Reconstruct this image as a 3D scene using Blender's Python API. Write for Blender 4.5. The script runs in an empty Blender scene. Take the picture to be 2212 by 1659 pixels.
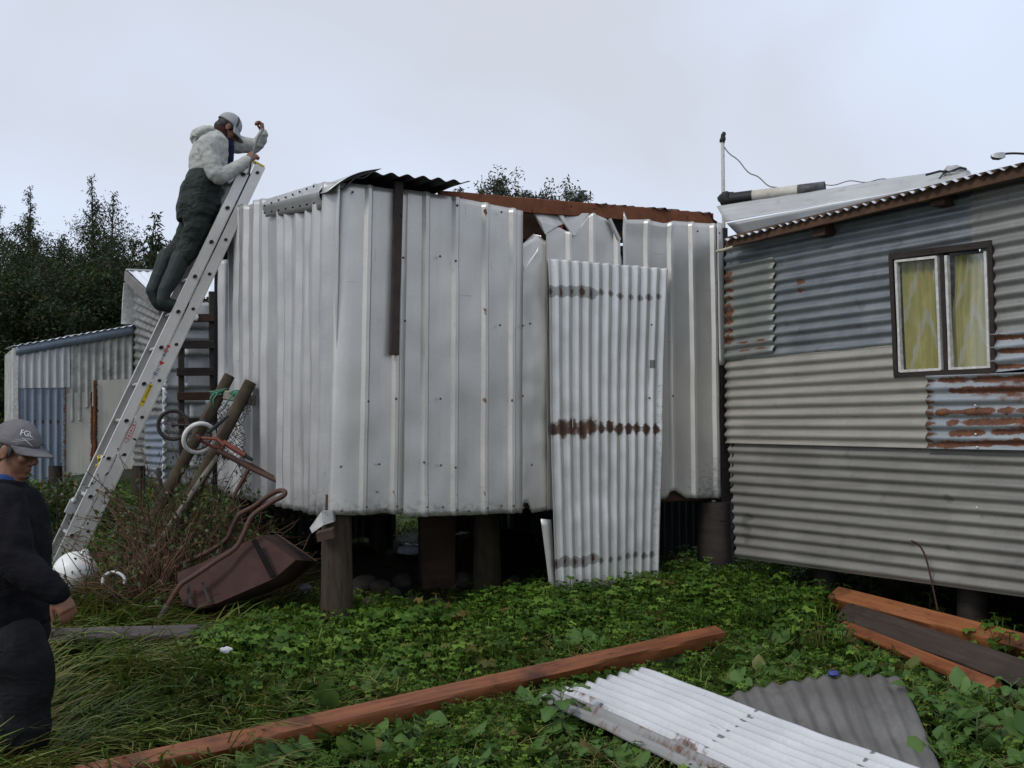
import bpy, bmesh, math, random
import numpy as np
from mathutils import Vector, Matrix, noise as mnoise

scene = bpy.context.scene
COL = scene.collection
PI = math.pi
rnd = random.Random(11)

# ------------------------------------------------------------------ camera
# pixel picks below are in a 2212 x 1659 reading of the photograph
FPX, CX, CY = 2330.0, 1106.0, 829.5
CAM_H = 1.6
PITCH = math.atan((905.0 - CY) / FPX)
cam_data = bpy.data.cameras.new("camera")
cam = bpy.data.objects.new("camera", cam_data)
COL.objects.link(cam)
cam_data.sensor_width = 36.0
cam_data.lens = 36.0 * FPX / 2212.0
cam_data.clip_start = 0.05
cam_data.clip_end = 2000.0
cam.location = (0, 0, CAM_H)
cam.rotation_euler = (PI / 2 + PITCH, 0, 0)
scene.camera = cam

# ------------------------------------------------------------------ world, sun, exposure
SUN_AZ = (-0.74, -0.67)
SUN_EL = math.radians(42)
world = bpy.data.worlds.new("World")
scene.world = world
world.use_nodes = True
_nt = world.node_tree
_nt.nodes.clear()
_out = _nt.nodes.new('ShaderNodeOutputWorld')
_bg = _nt.nodes.new('ShaderNodeBackground')
_bg.inputs['Strength'].default_value = 0.10
_sky = _nt.nodes.new('ShaderNodeTexSky')
_sky.sky_type = 'NISHITA'
_sky.sun_disc = False
_sky.sun_elevation = SUN_EL
_sky.sun_rotation = math.atan2(SUN_AZ[0], SUN_AZ[1])
_sky.air_density = 1.0
_sky.dust_density = 2.0
_tc = _nt.nodes.new('ShaderNodeTexCoord')
_mp = _nt.nodes.new('ShaderNodeMapping')
_mp.inputs['Scale'].default_value = (1.0, 1.0, 1.7)
_mp.inputs['Location'].default_value = (2.15, 0.6, 1.3)
_nz = _nt.nodes.new('ShaderNodeTexNoise')
_nz.inputs['Scale'].default_value = 1.9
_nz.inputs['Detail'].default_value = 4.0
_nz.inputs['Roughness'].default_value = 0.45
_nz.inputs['Distortion'].default_value = 0.5
_rp = _nt.nodes.new('ShaderNodeValToRGB')
_rp.color_ramp.elements[0].position = 0.34
_rp.color_ramp.elements[0].color = (6.9, 7.25, 8.1, 1)
_rp.color_ramp.elements[1].position = 0.66
_rp.color_ramp.elements[1].color = (8.1, 9.2, 11.3, 1)
_mx = _nt.nodes.new('ShaderNodeMix')
_mx.data_type = 'RGBA'
_mx.inputs[0].default_value = 0.90
_nt.links.new(_tc.outputs['Generated'], _mp.inputs['Vector'])
_nt.links.new(_mp.outputs['Vector'], _nz.inputs['Vector'])
_nt.links.new(_nz.outputs['Fac'], _rp.inputs['Fac'])
_nt.links.new(_sky.outputs['Color'], _mx.inputs[6])
_nt.links.new(_rp.outputs['Color'], _mx.inputs[7])
_nt.links.new(_mx.outputs[2], _bg.inputs['Color'])
_nt.links.new(_bg.outputs['Background'], _out.inputs['Surface'])

sun_data = bpy.data.lights.new("sun", 'SUN')
sun_data.energy = 1.5
sun_data.angle = math.radians(14)
sun_data.color = (1.0, 0.97, 0.92)
sun = bpy.data.objects.new("sun", sun_data)
COL.objects.link(sun)
_sd = Vector((SUN_AZ[0] * math.cos(SUN_EL), SUN_AZ[1] * math.cos(SUN_EL), math.sin(SUN_EL)))
sun.rotation_euler = _sd.to_track_quat('Z', 'Y').to_euler()
sun.location = (-6, -6, 12)

scene.view_settings.view_transform = 'Standard'
scene.view_settings.look = 'None'
scene.view_settings.exposure = 0.0
scene.view_settings.gamma = 1.0
scene.view_settings.use_curve_mapping = False
scene.render.engine = 'CYCLES'
scene.cycles.use_denoising = True
scene.cycles.max_bounces = 6
scene.cycles.transparent_max_bounces = 12

# ------------------------------------------------------------------ pixel -> place
_sp, _cp = math.sin(PITCH), math.cos(PITCH)

def ray(x, y):
    u = (x - CX) / FPX
    v = (CY - y) / FPX
    return Vector((u, _cp - v * _sp, _sp + v * _cp))

CAMP = Vector((0, 0, CAM_H))

def at(x, y, Y):
    d = ray(x, y)
    return CAMP + d * (Y / d.y)

def on_plane(x, y, p0, n):
    d = ray(x, y)
    return CAMP + d * ((p0 - CAMP).dot(n) / d.dot(n))

def gz(x, y):
    """height of the ground"""
    h = 0.075 * (y - 4.2)
    if y < 4.2:
        h = 0.02 * (y - 4.2)
    if y > 16:
        h = 0.075 * 11.8 + 0.02 * (y - 16)
    h += 0.05 * (mnoise.noise((x * 0.55, y * 0.55, 3.1)))
    if y < 60:
        h += 0.018 * mnoise.noise((x * 2.3, y * 2.3, 7.7))
    return h

def on_ground(x, y, lift=0.0):
    d = ray(x, y)
    t = 3.0
    for _ in range(60):
        p = CAMP + d * t
        e = p.z - (gz(p.x, p.y) + lift)
        t += e / max(0.05, -d.z + 0.075) * 0.9
        t = max(0.5, min(t, 200))
    return CAMP + d * t

# ------------------------------------------------------------------ mesh helpers
class MB:
    def __init__(self):
        self.v, self.f = [], []

    def add(self, vs, fs):
        o = len(self.v)
        self.v += [tuple(p) for p in vs]
        self.f += [tuple(o + i for i in f) for f in fs]

    def box(self, c, ax, ay, az):
        """centre and three half-axis vectors"""
        c, ax, ay, az = Vector(c), Vector(ax), Vector(ay), Vector(az)
        vs = [c + ax * i + ay * j + az * k for k in (-1, 1) for j in (-1, 1) for i in (-1, 1)]
        self.add(vs, [(0, 2, 3, 1), (4, 5, 7, 6), (0, 1, 5, 4), (2, 6, 7, 3), (0, 4, 6, 2), (1, 3, 7, 5)])

    def abox(self, x0, y0, z0, x1, y1, z1):
        self.box(((x0 + x1) / 2, (y0 + y1) / 2, (z0 + z1) / 2), ((x1 - x0) / 2, 0, 0), (0, (y1 - y0) / 2, 0), (0, 0, (z1 - z0) / 2))

    def beam(self, a, b, w, h, up=(0, 0, 1), bev=0.0, seg=1, wob=0.0):
        """timber from a to b, w sideways, h along up; bevelled edges, optional waviness"""
        a, b = Vector(a), Vector(b)
        d = (b - a)
        L = d.length
        d = d / L
        side = d.cross(Vector(up)).normalized()
        upv = side.cross(d).normalized()
        bev = min(bev, w * 0.45, h * 0.45)
        if bev > 0:
            prof = [(-w / 2 + bev, -h / 2), (w / 2 - bev, -h / 2), (w / 2, -h / 2 + bev), (w / 2, h / 2 - bev),
                    (w / 2 - bev, h / 2), (-w / 2 + bev, h / 2), (-w / 2, h / 2 - bev), (-w / 2, -h / 2 + bev)]
        else:
            prof = [(-w / 2, -h / 2), (w / 2, -h / 2), (w / 2, h / 2), (-w / 2, h / 2)]
        n = len(prof)
        vs, fs = [], []
        for i in range(seg + 1):
            t = i / seg
            for k, (p, q) in enumerate(prof):
                o = 0.0
                if wob:
                    o = wob * mnoise.noise((t * L * 3.0 + k * 0.7, k * 1.3 + a.x, a.y))
                vs.append(a + d * (t * L) + side * (p + o) + upv * (q + o * 0.7))
        for i in range(seg):
            for k in range(n):
                k2 = (k + 1) % n
                fs.append((i * n + k, i * n + k2, (i + 1) * n + k2, (i + 1) * n + k))
        fs.append(tuple(reversed(range(n))))
        fs.append(tuple(seg * n + k for k in range(n)))
        self.add(vs, fs)

    def tube(self, pts, rad, sides=8, caps=True, flat=1.0):
        pts = [Vector(p) for p in pts]
        if not isinstance(rad, (list, tuple)):
            rad = [rad] * len(pts)
        n = len(pts)
        vs, fs = [], []
        prev = None
        for i, p in enumerate(pts):
            d = (pts[min(i + 1, n - 1)] - pts[max(i - 1, 0)])
            if d.length < 1e-9:
                d = Vector((0, 0, 1))
            d.normalize()
            if prev is None:
                ref = Vector((0, 0, 1)) if abs(d.z) < 0.9 else Vector((1, 0, 0))
                s = d.cross(ref).normalized()
            else:
                s = (prev - d * prev.dot(d))
                s = s.normalized() if s.length > 1e-6 else d.orthogonal().normalized()
            prev = s
            t = d.cross(s)
            for k in range(sides):
                a = 2 * PI * k / sides
                vs.append(p + s * (math.cos(a) * rad[i]) + t * (math.sin(a) * rad[i] * flat))
        for i in range(n - 1):
            for k in range(sides):
                k2 = (k + 1) % sides
                fs.append((i * sides + k, i * sides + k2, (i + 1) * sides + k2, (i + 1) * sides + k))
        if caps:
            fs.append(tuple(reversed(range(sides))))
            fs.append(tuple((n - 1) * sides + k for k in range(sides)))
        self.add(vs, fs)

    def ball(self, c, rx, ry, rz, nu=12, nv=8, wob=0.0, seed=0.0):
        c = Vector(c)
        vs, fs = [], []
        for j in range(nv + 1):
            th = PI * j / nv
            for i in range(nu):
                ph = 2 * PI * i / nu
                q = Vector((math.sin(th) * math.cos(ph), math.sin(th) * math.sin(ph), math.cos(th)))
                r = 1.0 + (wob * mnoise.noise(q * 1.7 + Vector((seed, seed * 2, 0))) if wob else 0)
                vs.append(c + Vector((q.x * rx, q.y * ry, q.z * rz)) * r)
        for j in range(nv):
            for i in range(nu):
                i2 = (i + 1) % nu
                fs.append((j * nu + i, (j + 1) * nu + i, (j + 1) * nu + i2, j * nu + i2))
        self.add(vs, fs)

    def build(self, name, mat, parent=None, smooth=None, loc=None, **props):
        o = self.obj(name, mat, parent, smooth, loc)
        for k, v in props.items():
            o[k] = v
        return o

    def obj(self, name, mat, parent, smooth, loc):
        if loc is None:
            loc = base_of(parent) if parent is not None else Vector((0, 0, 0))
            if parent is None and self.v:
                xs = [p[0] for p in self.v]; ys = [p[1] for p in self.v]; zs = [p[2] for p in self.v]
                loc = Vector(((min(xs) + max(xs)) / 2, (min(ys) + max(ys)) / 2, min(zs)))
        loc = Vector(loc)
        me = bpy.data.meshes.new(name)
        me.from_pydata([(p[0] - loc.x, p[1] - loc.y, p[2] - loc.z) for p in self.v], [], self.f)
        me.update()
        return link_mesh(name, me, mat, parent, smooth, loc)


def base_of(o):
    return Vector(o["_base"]) if "_base" in o else Vector((0, 0, 0))


def link_mesh(name, me, mat, parent, smooth, loc):
    o = bpy.data.objects.new(name, me)
    COL.objects.link(o)
    if isinstance(mat, (list, tuple)):
        for m in mat:
            me.materials.append(m)
    elif mat is not None:
        me.materials.append(mat)
    if smooth is not None:
        for p in me.polygons:
            p.use_smooth = True
        if smooth < 180:
            me.set_sharp_from_angle(angle=math.radians(smooth))
    if parent is not None:
        o.parent = parent
        o.location = loc - base_of(parent)
    else:
        o.location = loc
    o["_base"] = tuple(loc)
    return o


def thing(name, label, cat, loc, group=None):
    o = bpy.data.objects.new(name, None)
    COL.objects.link(o)
    o.location = loc
    o.empty_display_size = 0.2
    o["_base"] = tuple(loc)
    o["label"] = label
    o["category"] = cat
    if group:
        o["group"] = group
    return o


def tag(o, label, cat, group=None):
    o["label"] = label
    o["category"] = cat
    if group:
        o["group"] = group
    return o


def structure(o):
    o["kind"] = "structure"
    return o


def big_mesh(name, verts, faces_idx, nper, mat, parent=None, colors=None, loc=(0, 0, 0), smooth=False):
    """numpy arrays -> one mesh; faces_idx (n, nper)"""
    me = bpy.data.meshes.new(name)
    nv, nf = len(verts), len(faces_idx)
    loc = Vector(loc)
    vv = verts.astype(np.float32) - np.array(loc, dtype=np.float32)
    me.vertices.add(nv)
    me.vertices.foreach_set('co', vv.ravel())
    me.loops.add(nf * nper)
    me.loops.foreach_set('vertex_index', faces_idx.astype(np.int32).ravel())
    me.polygons.add(nf)
    me.polygons.foreach_set('loop_start', np.arange(0, nf * nper, nper, dtype=np.int32))
    if smooth:
        me.polygons.foreach_set('use_smooth', np.ones(nf, dtype=bool))
    me.update(calc_edges=True)
    if colors is not None:
        ca = me.color_attributes.new('tint', 'FLOAT_COLOR', 'POINT')
        ca.data.foreach_set('color', colors.astype(np.float32).ravel())
    me.validate()
    return link_mesh(name, me, mat, parent, None, loc)

# ------------------------------------------------------------------ material helper
class G:
    def __init__(self, name):
        self.m = bpy.data.materials.new(name)
        self.m.use_nodes = True
        self.nt = self.m.node_tree
        self.nt.nodes.clear()
        self.out = self.nt.nodes.new('ShaderNodeOutputMaterial')
        self.bsdf = self.nt.nodes.new('ShaderNodeBsdfPrincipled')
        self.nt.links.new(self.bsdf.outputs[0], self.out.inputs['Surface'])

    def put(self, sock, v):
        if isinstance(v, bpy.types.NodeSocket):
            self.nt.links.new(v, sock)
        elif isinstance(v, (tuple, list)):
            if len(sock.default_value) == 4 and len(v) == 3:
                v = (*v, 1.0)
            sock.default_value = v
        else:
            sock.default_value = v

    def set(self, **kw):
        for k, v in kw.items():
            self.put(self.bsdf.inputs[k.replace('_', ' ')], v)
        return self

    def coord(self, which='Object', scale=(1, 1, 1), rot=(0, 0, 0), loc=(0, 0, 0)):
        t = self.nt.nodes.new('ShaderNodeTexCoord')
        mp = self.nt.nodes.new('ShaderNodeMapping')
        mp.inputs['Scale'].default_value = scale
        mp.inputs['Rotation'].default_value = rot
        mp.inputs['Location'].default_value = loc
        self.nt.links.new(t.outputs[which], mp.inputs['Vector'])
        return mp.outputs[0]

    def noise(self, vec, scale=5, detail=4, rough=0.55, dist=0.0):
        n = self.nt.nodes.new('ShaderNodeTexNoise')
        self.put(n.inputs['Vector'], vec)
        n.inputs['Scale'].default_value = scale
        n.inputs['Detail'].default_value = detail
        n.inputs['Roughness'].default_value = rough
        n.inputs['Distortion'].default_value = dist
        return n.outputs['Fac']

    def voro(self, vec, scale=5, feature='F1', rand=1.0):
        n = self.nt.nodes.new('ShaderNodeTexVoronoi')
        n.feature = feature
        self.put(n.inputs['Vector'], vec)
        n.inputs['Scale'].default_value = scale
        n.inputs['Randomness'].default_value = rand
        return n.outputs['Distance']

    def wave(self, vec, scale=5, dist=2.0, detail=2, direction='X'):
        n = self.nt.nodes.new('ShaderNodeTexWave')
        n.bands_direction = direction
        self.put(n.inputs['Vector'], vec)
        n.inputs['Scale'].default_value = scale
        n.inputs['Distortion'].default_value = dist
        n.inputs['Detail'].default_value = detail
        return n.outputs['Fac']

    def ramp(self, fac, stops):
        n = self.nt.nodes.new('ShaderNodeValToRGB')
        e = n.color_ramp.elements
        while len(e) < len(stops):
            e.new(0.5)
        for el, (p, c) in zip(e, stops):
            el.position = p
            if not isinstance(c, (tuple, list)):
                c = (c, c, c)
            el.color = (*c[:3], 1.0)
        self.put(n.inputs['Fac'], fac)
        return n.outputs['Color']

    def step(self, fac, a, b):
        n = self.nt.nodes.new('ShaderNodeMapRange')
        n.interpolation_type = 'SMOOTHSTEP'
        self.put(n.inputs['Value'], fac)
        n.inputs['From Min'].default_value = a
        n.inputs['From Max'].default_value = b
        return n.outputs['Result']

    def mix(self, fac, a, b, blend='MIX'):
        n = self.nt.nodes.new('ShaderNodeMix')
        n.data_type = 'RGBA'
        n.blend_type = blend
        self.put(n.inputs[0], fac)
        self.put(n.inputs[6], a)
        self.put(n.inputs[7], b)
        return n.outputs[2]

    def math(self, op, a, b=0.5, clamp=False):
        n = self.nt.nodes.new('ShaderNodeMath')
        n.operation = op
        n.use_clamp = clamp
        self.put(n.inputs[0], a)
        self.put(n.inputs[1], b)
        return n.outputs[0]

    def attr(self, name):
        n = self.nt.nodes.new('ShaderNodeAttribute')
        n.attribute_name = name
        return n.outputs['Color']

    def chan(self, col):
        n = self.nt.nodes.new('ShaderNodeSeparateColor')
        self.nt.links.new(col, n.inputs[0])
        return n.outputs[0], n.outputs[1], n.outputs[2]

    def bump(self, h, strength=0.3, dist=0.01):
        n = self.nt.nodes.new('ShaderNodeBump')
        n.inputs['Strength'].default_value = strength
        n.inputs['Distance'].default_value = dist
        self.put(n.inputs['Height'], h)
        self.nt.links.new(n.outputs[0], self.bsdf.inputs['Normal'])
        return self


def tin(name, c1, c2, metallic=0.35, rough=0.5, rust=0.0, speck=0.3, streak=0.5, dirt=(0.05, 0.05, 0.045), rustcol=((0.055, 0.020, 0.011), (0.17, 0.062, 0.024)), dirtamt=0.35, patch=2.2):
    """weathered sheet metal; UV = (across, along) in metres; colour attribute 'wear' = rust, grime, bare"""
    g = G(name)
    uv = g.coord('UV')
    st = g.coord('UV', (14, 0.8, 1))
    big = g.noise(uv, patch, 4, 0.55)
    strk = g.noise(st, 1.6, 4, 0.65)
    fine = g.noise(uv, 55, 3, 0.6)
    col = g.mix(g.ramp(big, [(0.3, 0), (0.7, 1)]), c1, c2)
    sfac = g.math('MULTIPLY', g.step(strk, 0.42, 0.75), streak)
    col = g.mix(sfac, col, tuple(x * 0.72 for x in c1), 'MIX')
    col = g.mix(g.math('MULTIPLY', g.step(fine, 0.5, 0.8), 0.25), col, (1, 1, 1), 'SOFT_LIGHT')
    w = g.chan(g.attr('wear'))
    wn = g.noise(uv, 26, 5, 0.65)
    wn2 = g.noise(uv, 7, 4, 0.6)
    # grime
    gr = g.math('ADD', w[1], g.math('MULTIPLY', g.math('SUBTRACT', wn, 0.5), 0.9))
    gr = g.math('MULTIPLY', g.step(gr, 0.25, 0.75), g.step(w[1], 0.02, 0.3))
    gd = g.math('MULTIPLY', g.step(wn2, 0.55, 0.85), dirtamt)
    col = g.mix(g.math('MAXIMUM', g.math('MULTIPLY', gr, 0.85), gd), col, dirt)
    # scratches and hairline marks
    sc1 = g.noise(g.coord('UV', (3, 60, 1), (0, 0, 0.5)), 1.0, 2, 0.5)
    sc2 = g.noise(g.coord('UV', (70, 3.5, 1), (0, 0, -0.12)), 1.0, 2, 0.5)
    scr = g.math('MULTIPLY', g.math('MAXIMUM', g.step(sc1, 0.73, 0.76), g.step(sc2, 0.71, 0.75)), 0.55)
    col = g.mix(scr, col, tuple(x * 0.45 for x in c1))
    # specks
    sp = g.voro(uv, 42)
    spk = g.math('MULTIPLY', g.math('SUBTRACT', 1.0, g.step(sp, 0.06, 0.14)), g.step(g.noise(uv, 5, 2), 0.55, 0.72))
    col = g.mix(g.math('MULTIPLY', spk, speck), col, (0.05, 0.045, 0.04))
    # bare, duller patch
    br = g.step(g.math('ADD', w[2], g.math('MULTIPLY', g.math('SUBTRACT', wn, 0.5), 0.5)), 0.42, 0.55)
    br = g.math('MULTIPLY', br, g.step(w[2], 0.02, 0.1))
    col = g.mix(g.math('MULTIPLY', br, 0.75), col, (0.17, 0.165, 0.15))
    # rust
    rf = g.math('ADD', w[0], g.math('MULTIPLY', g.math('SUBTRACT', wn, 0.5), 1.1))
    rf = g.math('MULTIPLY', g.step(rf, 0.30, 0.62), g.step(w[0], 0.02, 0.2))
    if rust > 0:
        rn = g.step(g.noise(g.coord('UV', (2.2, 0.7, 1)), 3.0, 6, 0.68), 0.66 - rust * 0.3, 0.78 - rust * 0.22)
        rf = g.math('MAXIMUM', rf, rn)
    rc = g.ramp(g.noise(uv, 18, 5, 0.7), [(0.3, rustcol[0]), (0.7, rustcol[1])])
    col = g.mix(rf, col, rc)
    g.set(Base_Color=col, Metallic=g.math('MULTIPLY', g.math('SUBTRACT', 1.0, g.math('MAXIMUM', rf, gr)), metallic),
          Roughness=g.math('ADD', g.math('MULTIPLY', big, 0.2), g.math('ADD', g.math('MULTIPLY', rf, 0.3), rough - 0.1)))
    g.bump(g.math('ADD', g.math('MULTIPLY', wn2, 1.0), g.math('MULTIPLY', wn, 0.25)), 0.14, 0.006)
    return g.m


def wood(name, c1, c2, rough=0.75, grain=(1, 1, 1), scale=6.0, moss=0.0, dark=0.4, spec=0.3):
    g = G(name)
    oc = g.coord('Object')
    gr = g.coord('Object', grain)
    n1 = g.noise(gr, scale, 5, 0.65, 0.4)
    n2 = g.noise(oc, 3.0, 4, 0.6)
    n3 = g.noise(oc, 40, 3, 0.6)
    col = g.mix(g.ramp(n1, [(0.3, 0), (0.7, 1)]), c1, c2)
    col = g.mix(g.math('MULTIPLY', g.step(n2, 0.5, 0.75), dark), col, tuple(x * 0.25 for x in c1))
    col = g.mix(g.math('MULTIPLY', g.step(n3, 0.6, 0.8), 0.35), col, tuple(x * 0.4 for x in c1))
    ck = g.noise(g.coord('Object', tuple(x * 1.7 for x in grain)), scale * 1.6, 2, 0.5, 0.2)
    col = g.mix(g.math('MULTIPLY', g.step(ck, 0.66, 0.72), 0.8), col, tuple(x * 0.12 for x in c1))
    if moss:
        col = g.mix(g.math('MULTIPLY', g.step(g.noise(oc, 2.2, 4, 0.6), 0.45, 0.7), moss), col, (0.05, 0.06, 0.015))
    g.set(Base_Color=col, Roughness=g.math('ADD', g.math('MULTIPLY', n2, 0.25), rough - 0.12), Specular_IOR_Level=spec)
    g.bump(g.math('ADD', n1, g.math('MULTIPLY', n3, 0.3)), 0.5, 0.006)
    return g.m


def plain(name, c, rough=0.6, metallic=0.0, var=0.25, scale=12, bump=0.2, c2=None, sheen=0.0, bscale=None, spec=0.4):
    g = G(name)
    oc = g.coord('Object')
    n = g.noise(oc, scale, 4, 0.6)
    b = c2 if c2 else tuple(x * (1 - var) for x in c)
    col = g.mix(g.ramp(n, [(0.32, 0), (0.68, 1)]), c, b)
    g.set(Base_Color=col, Roughness=rough, Metallic=metallic, Specular_IOR_Level=spec)
    if bump:
        g.bump(g.noise(oc, bscale or scale * 4, 4, 0.6), bump, 0.004)
    return g.m


def leafmat(name, c1, c2, c3, rough=0.55, trans=0.25, spec=0.35):
    """foliage: colour attribute 'tint'.r picks the shade of each leaf, .g browns it"""
    g = G(name)
    r, gg, b = g.chan(g.attr('tint'))
    col = g.ramp(r, [(0.0, c1), (0.5, c2), (1.0, c3)])
    col = g.mix(gg, col, (0.16, 0.11, 0.035))
    g.set(Base_Color=col, Roughness=rough, Specular_IOR_Level=spec)
    tr = g.nt.nodes.new('ShaderNodeBsdfTranslucent')
    g.put(tr.inputs[0], g.mix(0.5, col, (0.12, 0.16, 0.02)))
    ms = g.nt.nodes.new('ShaderNodeMixShader')
    ms.inputs[0].default_value = trans
    g.nt.links.new(g.bsdf.outputs[0], ms.inputs[1])
    g.nt.links.new(tr.outputs[0], ms.inputs[2])
    g.nt.links.new(ms.outputs[0], g.out.inputs['Surface'])
    return g.m

# ------------------------------------------------------------------ sheet metal
class Plane:
    """vertical wall plane: origin at a corner, u along it, n towards the viewer"""
    def __init__(self, p0, u):
        self.p0 = Vector((p0[0], p0[1], 0))
        self.u = Vector((u[0], u[1], 0)).normalized()
        n = Vector((self.u.y, -self.u.x, 0))
        if n.dot(CAMP - self.p0) < 0:
            n = -n
        self.n = n

    def px(self, x, y):
        return on_plane(x, y, self.p0, self.n)

    def uz(self, x, y):
        p = self.px(x, y)
        return (p - self.p0).dot(self.u), p.z

    def pt(self, u, z, off=0.0):
        return self.p0 + self.u * u + Vector((0, 0, z)) + self.n * off


def wave_prof(pitch=0.076, amp=0.009, phase=0.0):
    return lambda d: amp * math.cos(2 * PI * (d / pitch) + phase)


def rib_prof(ribs, h=0.027, w0=0.030, w1=0.011):
    def f(d):
        for r in ribs:
            a = abs(d - r)
            if a < w0:
                return h * (1.0 if a < w1 else (w0 - a) / (w0 - w1))
        return 0.0
    return f


def samples(W, step, ribs=(), w0=0.030, w1=0.011):
    s = set(np.linspace(0, W, max(2, int(round(W / step)) + 1)).tolist())
    for r in ribs:
        s = {q for q in s if abs(q - r) > w0 + 0.006}
        for q in (r - w0, r - w1, r + w1, r + w0):
            if 0 <= q <= W:
                s.add(q)
    return sorted(s)


def sheet(name, mat, parent, corners, prof, n, across='h', step=0.0095, vstep=0.05, ribs=(), dent=0.004, dscale=2.2,
          off=0.0, top=None, bot=None, wear=None, thick=0.0, smooth=35, seed=0.0, bend=None, keep=None, loc=None, rw=(0.030, 0.011)):
    """corners TL, TR, BR, BL (3D).  across 'h': the waves are crossed going left-right (ridges run up-down),
    'v': crossed going top-bottom.  top/bot: functions of the fraction across returning a shift along (metres)."""
    TL, TR, BR, BL = [Vector(c) for c in corners]
    n = Vector(n)
    if across == 'h':
        A0, A1, B0, B1 = TL, TR, BL, BR         # (a, 0)=top edge, (a, 1)=bottom edge
    else:
        A0, A1, B0, B1 = TL, BL, TR, BR
    W = ((A1 - A0).length + (B1 - B0).length) / 2
    L = ((B0 - A0).length + (B1 - A1).length) / 2
    ds = samples(W, step, ribs, *rw)
    nb = max(2, int(round(L / vstep)) + 1)
    vs, uvs, wr = [], [], []
    for d in ds:
        a = d / W
        t = A0.lerp(A1, a)
        b = B0.lerp(B1, a)
        al = (b - t)
        ln = al.length
        al = al / ln
        s0 = top(a) if top else 0.0
        s1 = bot(a) if bot else 0.0
        h = prof(d)
        for j in range(nb):
            q = j / (nb - 1)
            m = s0 + (ln + s1 - s0) * q
            p = t + al * m
            dn = dent * mnoise.noise((d * dscale + seed, m * dscale * 0.6 + seed * 3.1, seed)) + dent * 0.4 * mnoise.noise((d * dscale * 4 + seed, m * dscale * 2.5, seed + 5))
            o = off + h + dn
            if bend:
                o += bend(a, q)
            vs.append(p + n * o)
            uvs.append((d + seed * 0.37, m + seed * 0.91))
            wr.append(wear(d, m, a, q) if wear else (0, 0, 0))
    fs = []
    for i in range(len(ds) - 1):
        for j in range(nb - 1):
            if keep and not keep((ds[i] + ds[i + 1]) / 2 / W, (j + 0.5) / (nb - 1)):
                continue
            fs.append((i * nb + j, i * nb + j + 1, (i + 1) * nb + j + 1, (i + 1) * nb + j))
    if loc is None:
        loc = base_of(parent) if parent is not None else (TL + TR + BL + BR) / 4
    loc = Vector(loc)
    me = bpy.data.meshes.new(name)
    me.from_pydata([tuple(p - loc) for p in vs], [], fs)
    me.update()
    uvl = me.uv_layers.new(name='UVMap')
    li = np.zeros(len(me.loops), dtype=np.int32)
    me.loops.foreach_get('vertex_index', li)
    ua = np.array(uvs, dtype=np.float32)[li]
    uvl.data.foreach_set('uv', ua.ravel())
    ca = me.color_attributes.new('wear', 'FLOAT_COLOR', 'POINT')
    wa = np.ones((len(vs), 4), dtype=np.float32)
    wa[:, :3] = np.array(wr, dtype=np.float32)
    ca.data.foreach_set('color', wa.ravel())
    o = link_mesh(name, me, mat, parent, smooth, loc)
    if thick:
        md = o.modifiers.new('thickness', 'SOLIDIFY')
        md.thickness = thick
        md.offset = -1
    return o


def pw(pts):
    """piecewise linear function through (x, y) points"""
    xs = [p[0] for p in pts]
    ys = [p[1] for p in pts]
    return lambda a: float(np.interp(a, xs, ys))


def ragged(amp, freq, seed):
    return lambda a: amp * mnoise.noise((a * freq + seed, seed * 1.7, 0.3)) + amp * 0.5 * mnoise.noise((a * freq * 3.7 + seed, seed, 1.3))
# ================================================================== materials
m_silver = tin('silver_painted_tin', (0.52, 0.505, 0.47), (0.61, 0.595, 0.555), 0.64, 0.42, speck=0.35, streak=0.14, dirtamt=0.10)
m_silver_side = tin('silver_tin_side_dimmed', (0.41, 0.405, 0.395), (0.50, 0.495, 0.48), 0.60, 0.45, speck=0.3, streak=0.25, dirtamt=0.16)  # front tin darkened to offset the stronger sun on the left side
m_zinc_door = tin('bright_corrugated_zinc', (0.54, 0.535, 0.505), (0.67, 0.66, 0.63), 0.55, 0.33, speck=0.8, streak=0.2, dirtamt=0.10, rustcol=((0.030, 0.017, 0.011), (0.125, 0.055, 0.026)))
m_white_sheet = tin('pale_zinc_sheet', (0.50, 0.50, 0.51), (0.60, 0.60, 0.61), 0.25, 0.38, speck=0.6, streak=0.2, dirtamt=0.15)
m_blue_zinc = tin('blue_grey_zinc', (0.15, 0.175, 0.19), (0.25, 0.27, 0.28), 0.35, 0.48, rust=0.07, speck=0.5, streak=0.9, dirtamt=0.8, dirt=(0.06, 0.07, 0.075), patch=4.0)
m_grey_zinc = tin('brown_grey_zinc', (0.22, 0.22, 0.205), (0.30, 0.295, 0.275), 0.30, 0.52, rust=0.05, speck=0.5, streak=0.9, dirtamt=0.8, dirt=(0.08, 0.08, 0.075))
m_cream_zinc = tin('cream_painted_zinc', (0.265, 0.253, 0.215), (0.335, 0.32, 0.275), 0.05, 0.55, speck=0.6, streak=0.7, dirtamt=0.55, dirt=(0.13, 0.13, 0.105), patch=3.5)
m_low_zinc = tin('dull_grey_zinc', (0.175, 0.168, 0.150), (0.24, 0.232, 0.21), 0.12, 0.55, speck=0.8, streak=0.7, dirtamt=0.6, dirt=(0.09, 0.09, 0.085))
m_rust_zinc = tin('rusty_zinc', (0.25, 0.28, 0.30), (0.35, 0.375, 0.395), 0.3, 0.5, rust=0.46, speck=0.3, streak=0.5, dirtamt=0.3)
m_edge_zinc = tin('rust_edged_zinc', (0.18, 0.205, 0.205), (0.27, 0.265, 0.22), 0.3, 0.5, rust=0.14, speck=0.3, streak=0.6, dirtamt=0.4)
m_dark_zinc = tin('shade_dark_zinc', (0.022, 0.023, 0.026), (0.04, 0.042, 0.046), 0.3, 0.55, rust=0.05, speck=0.2, streak=0.4)  # underside shade is put into this colour; hidden walls share it
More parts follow.
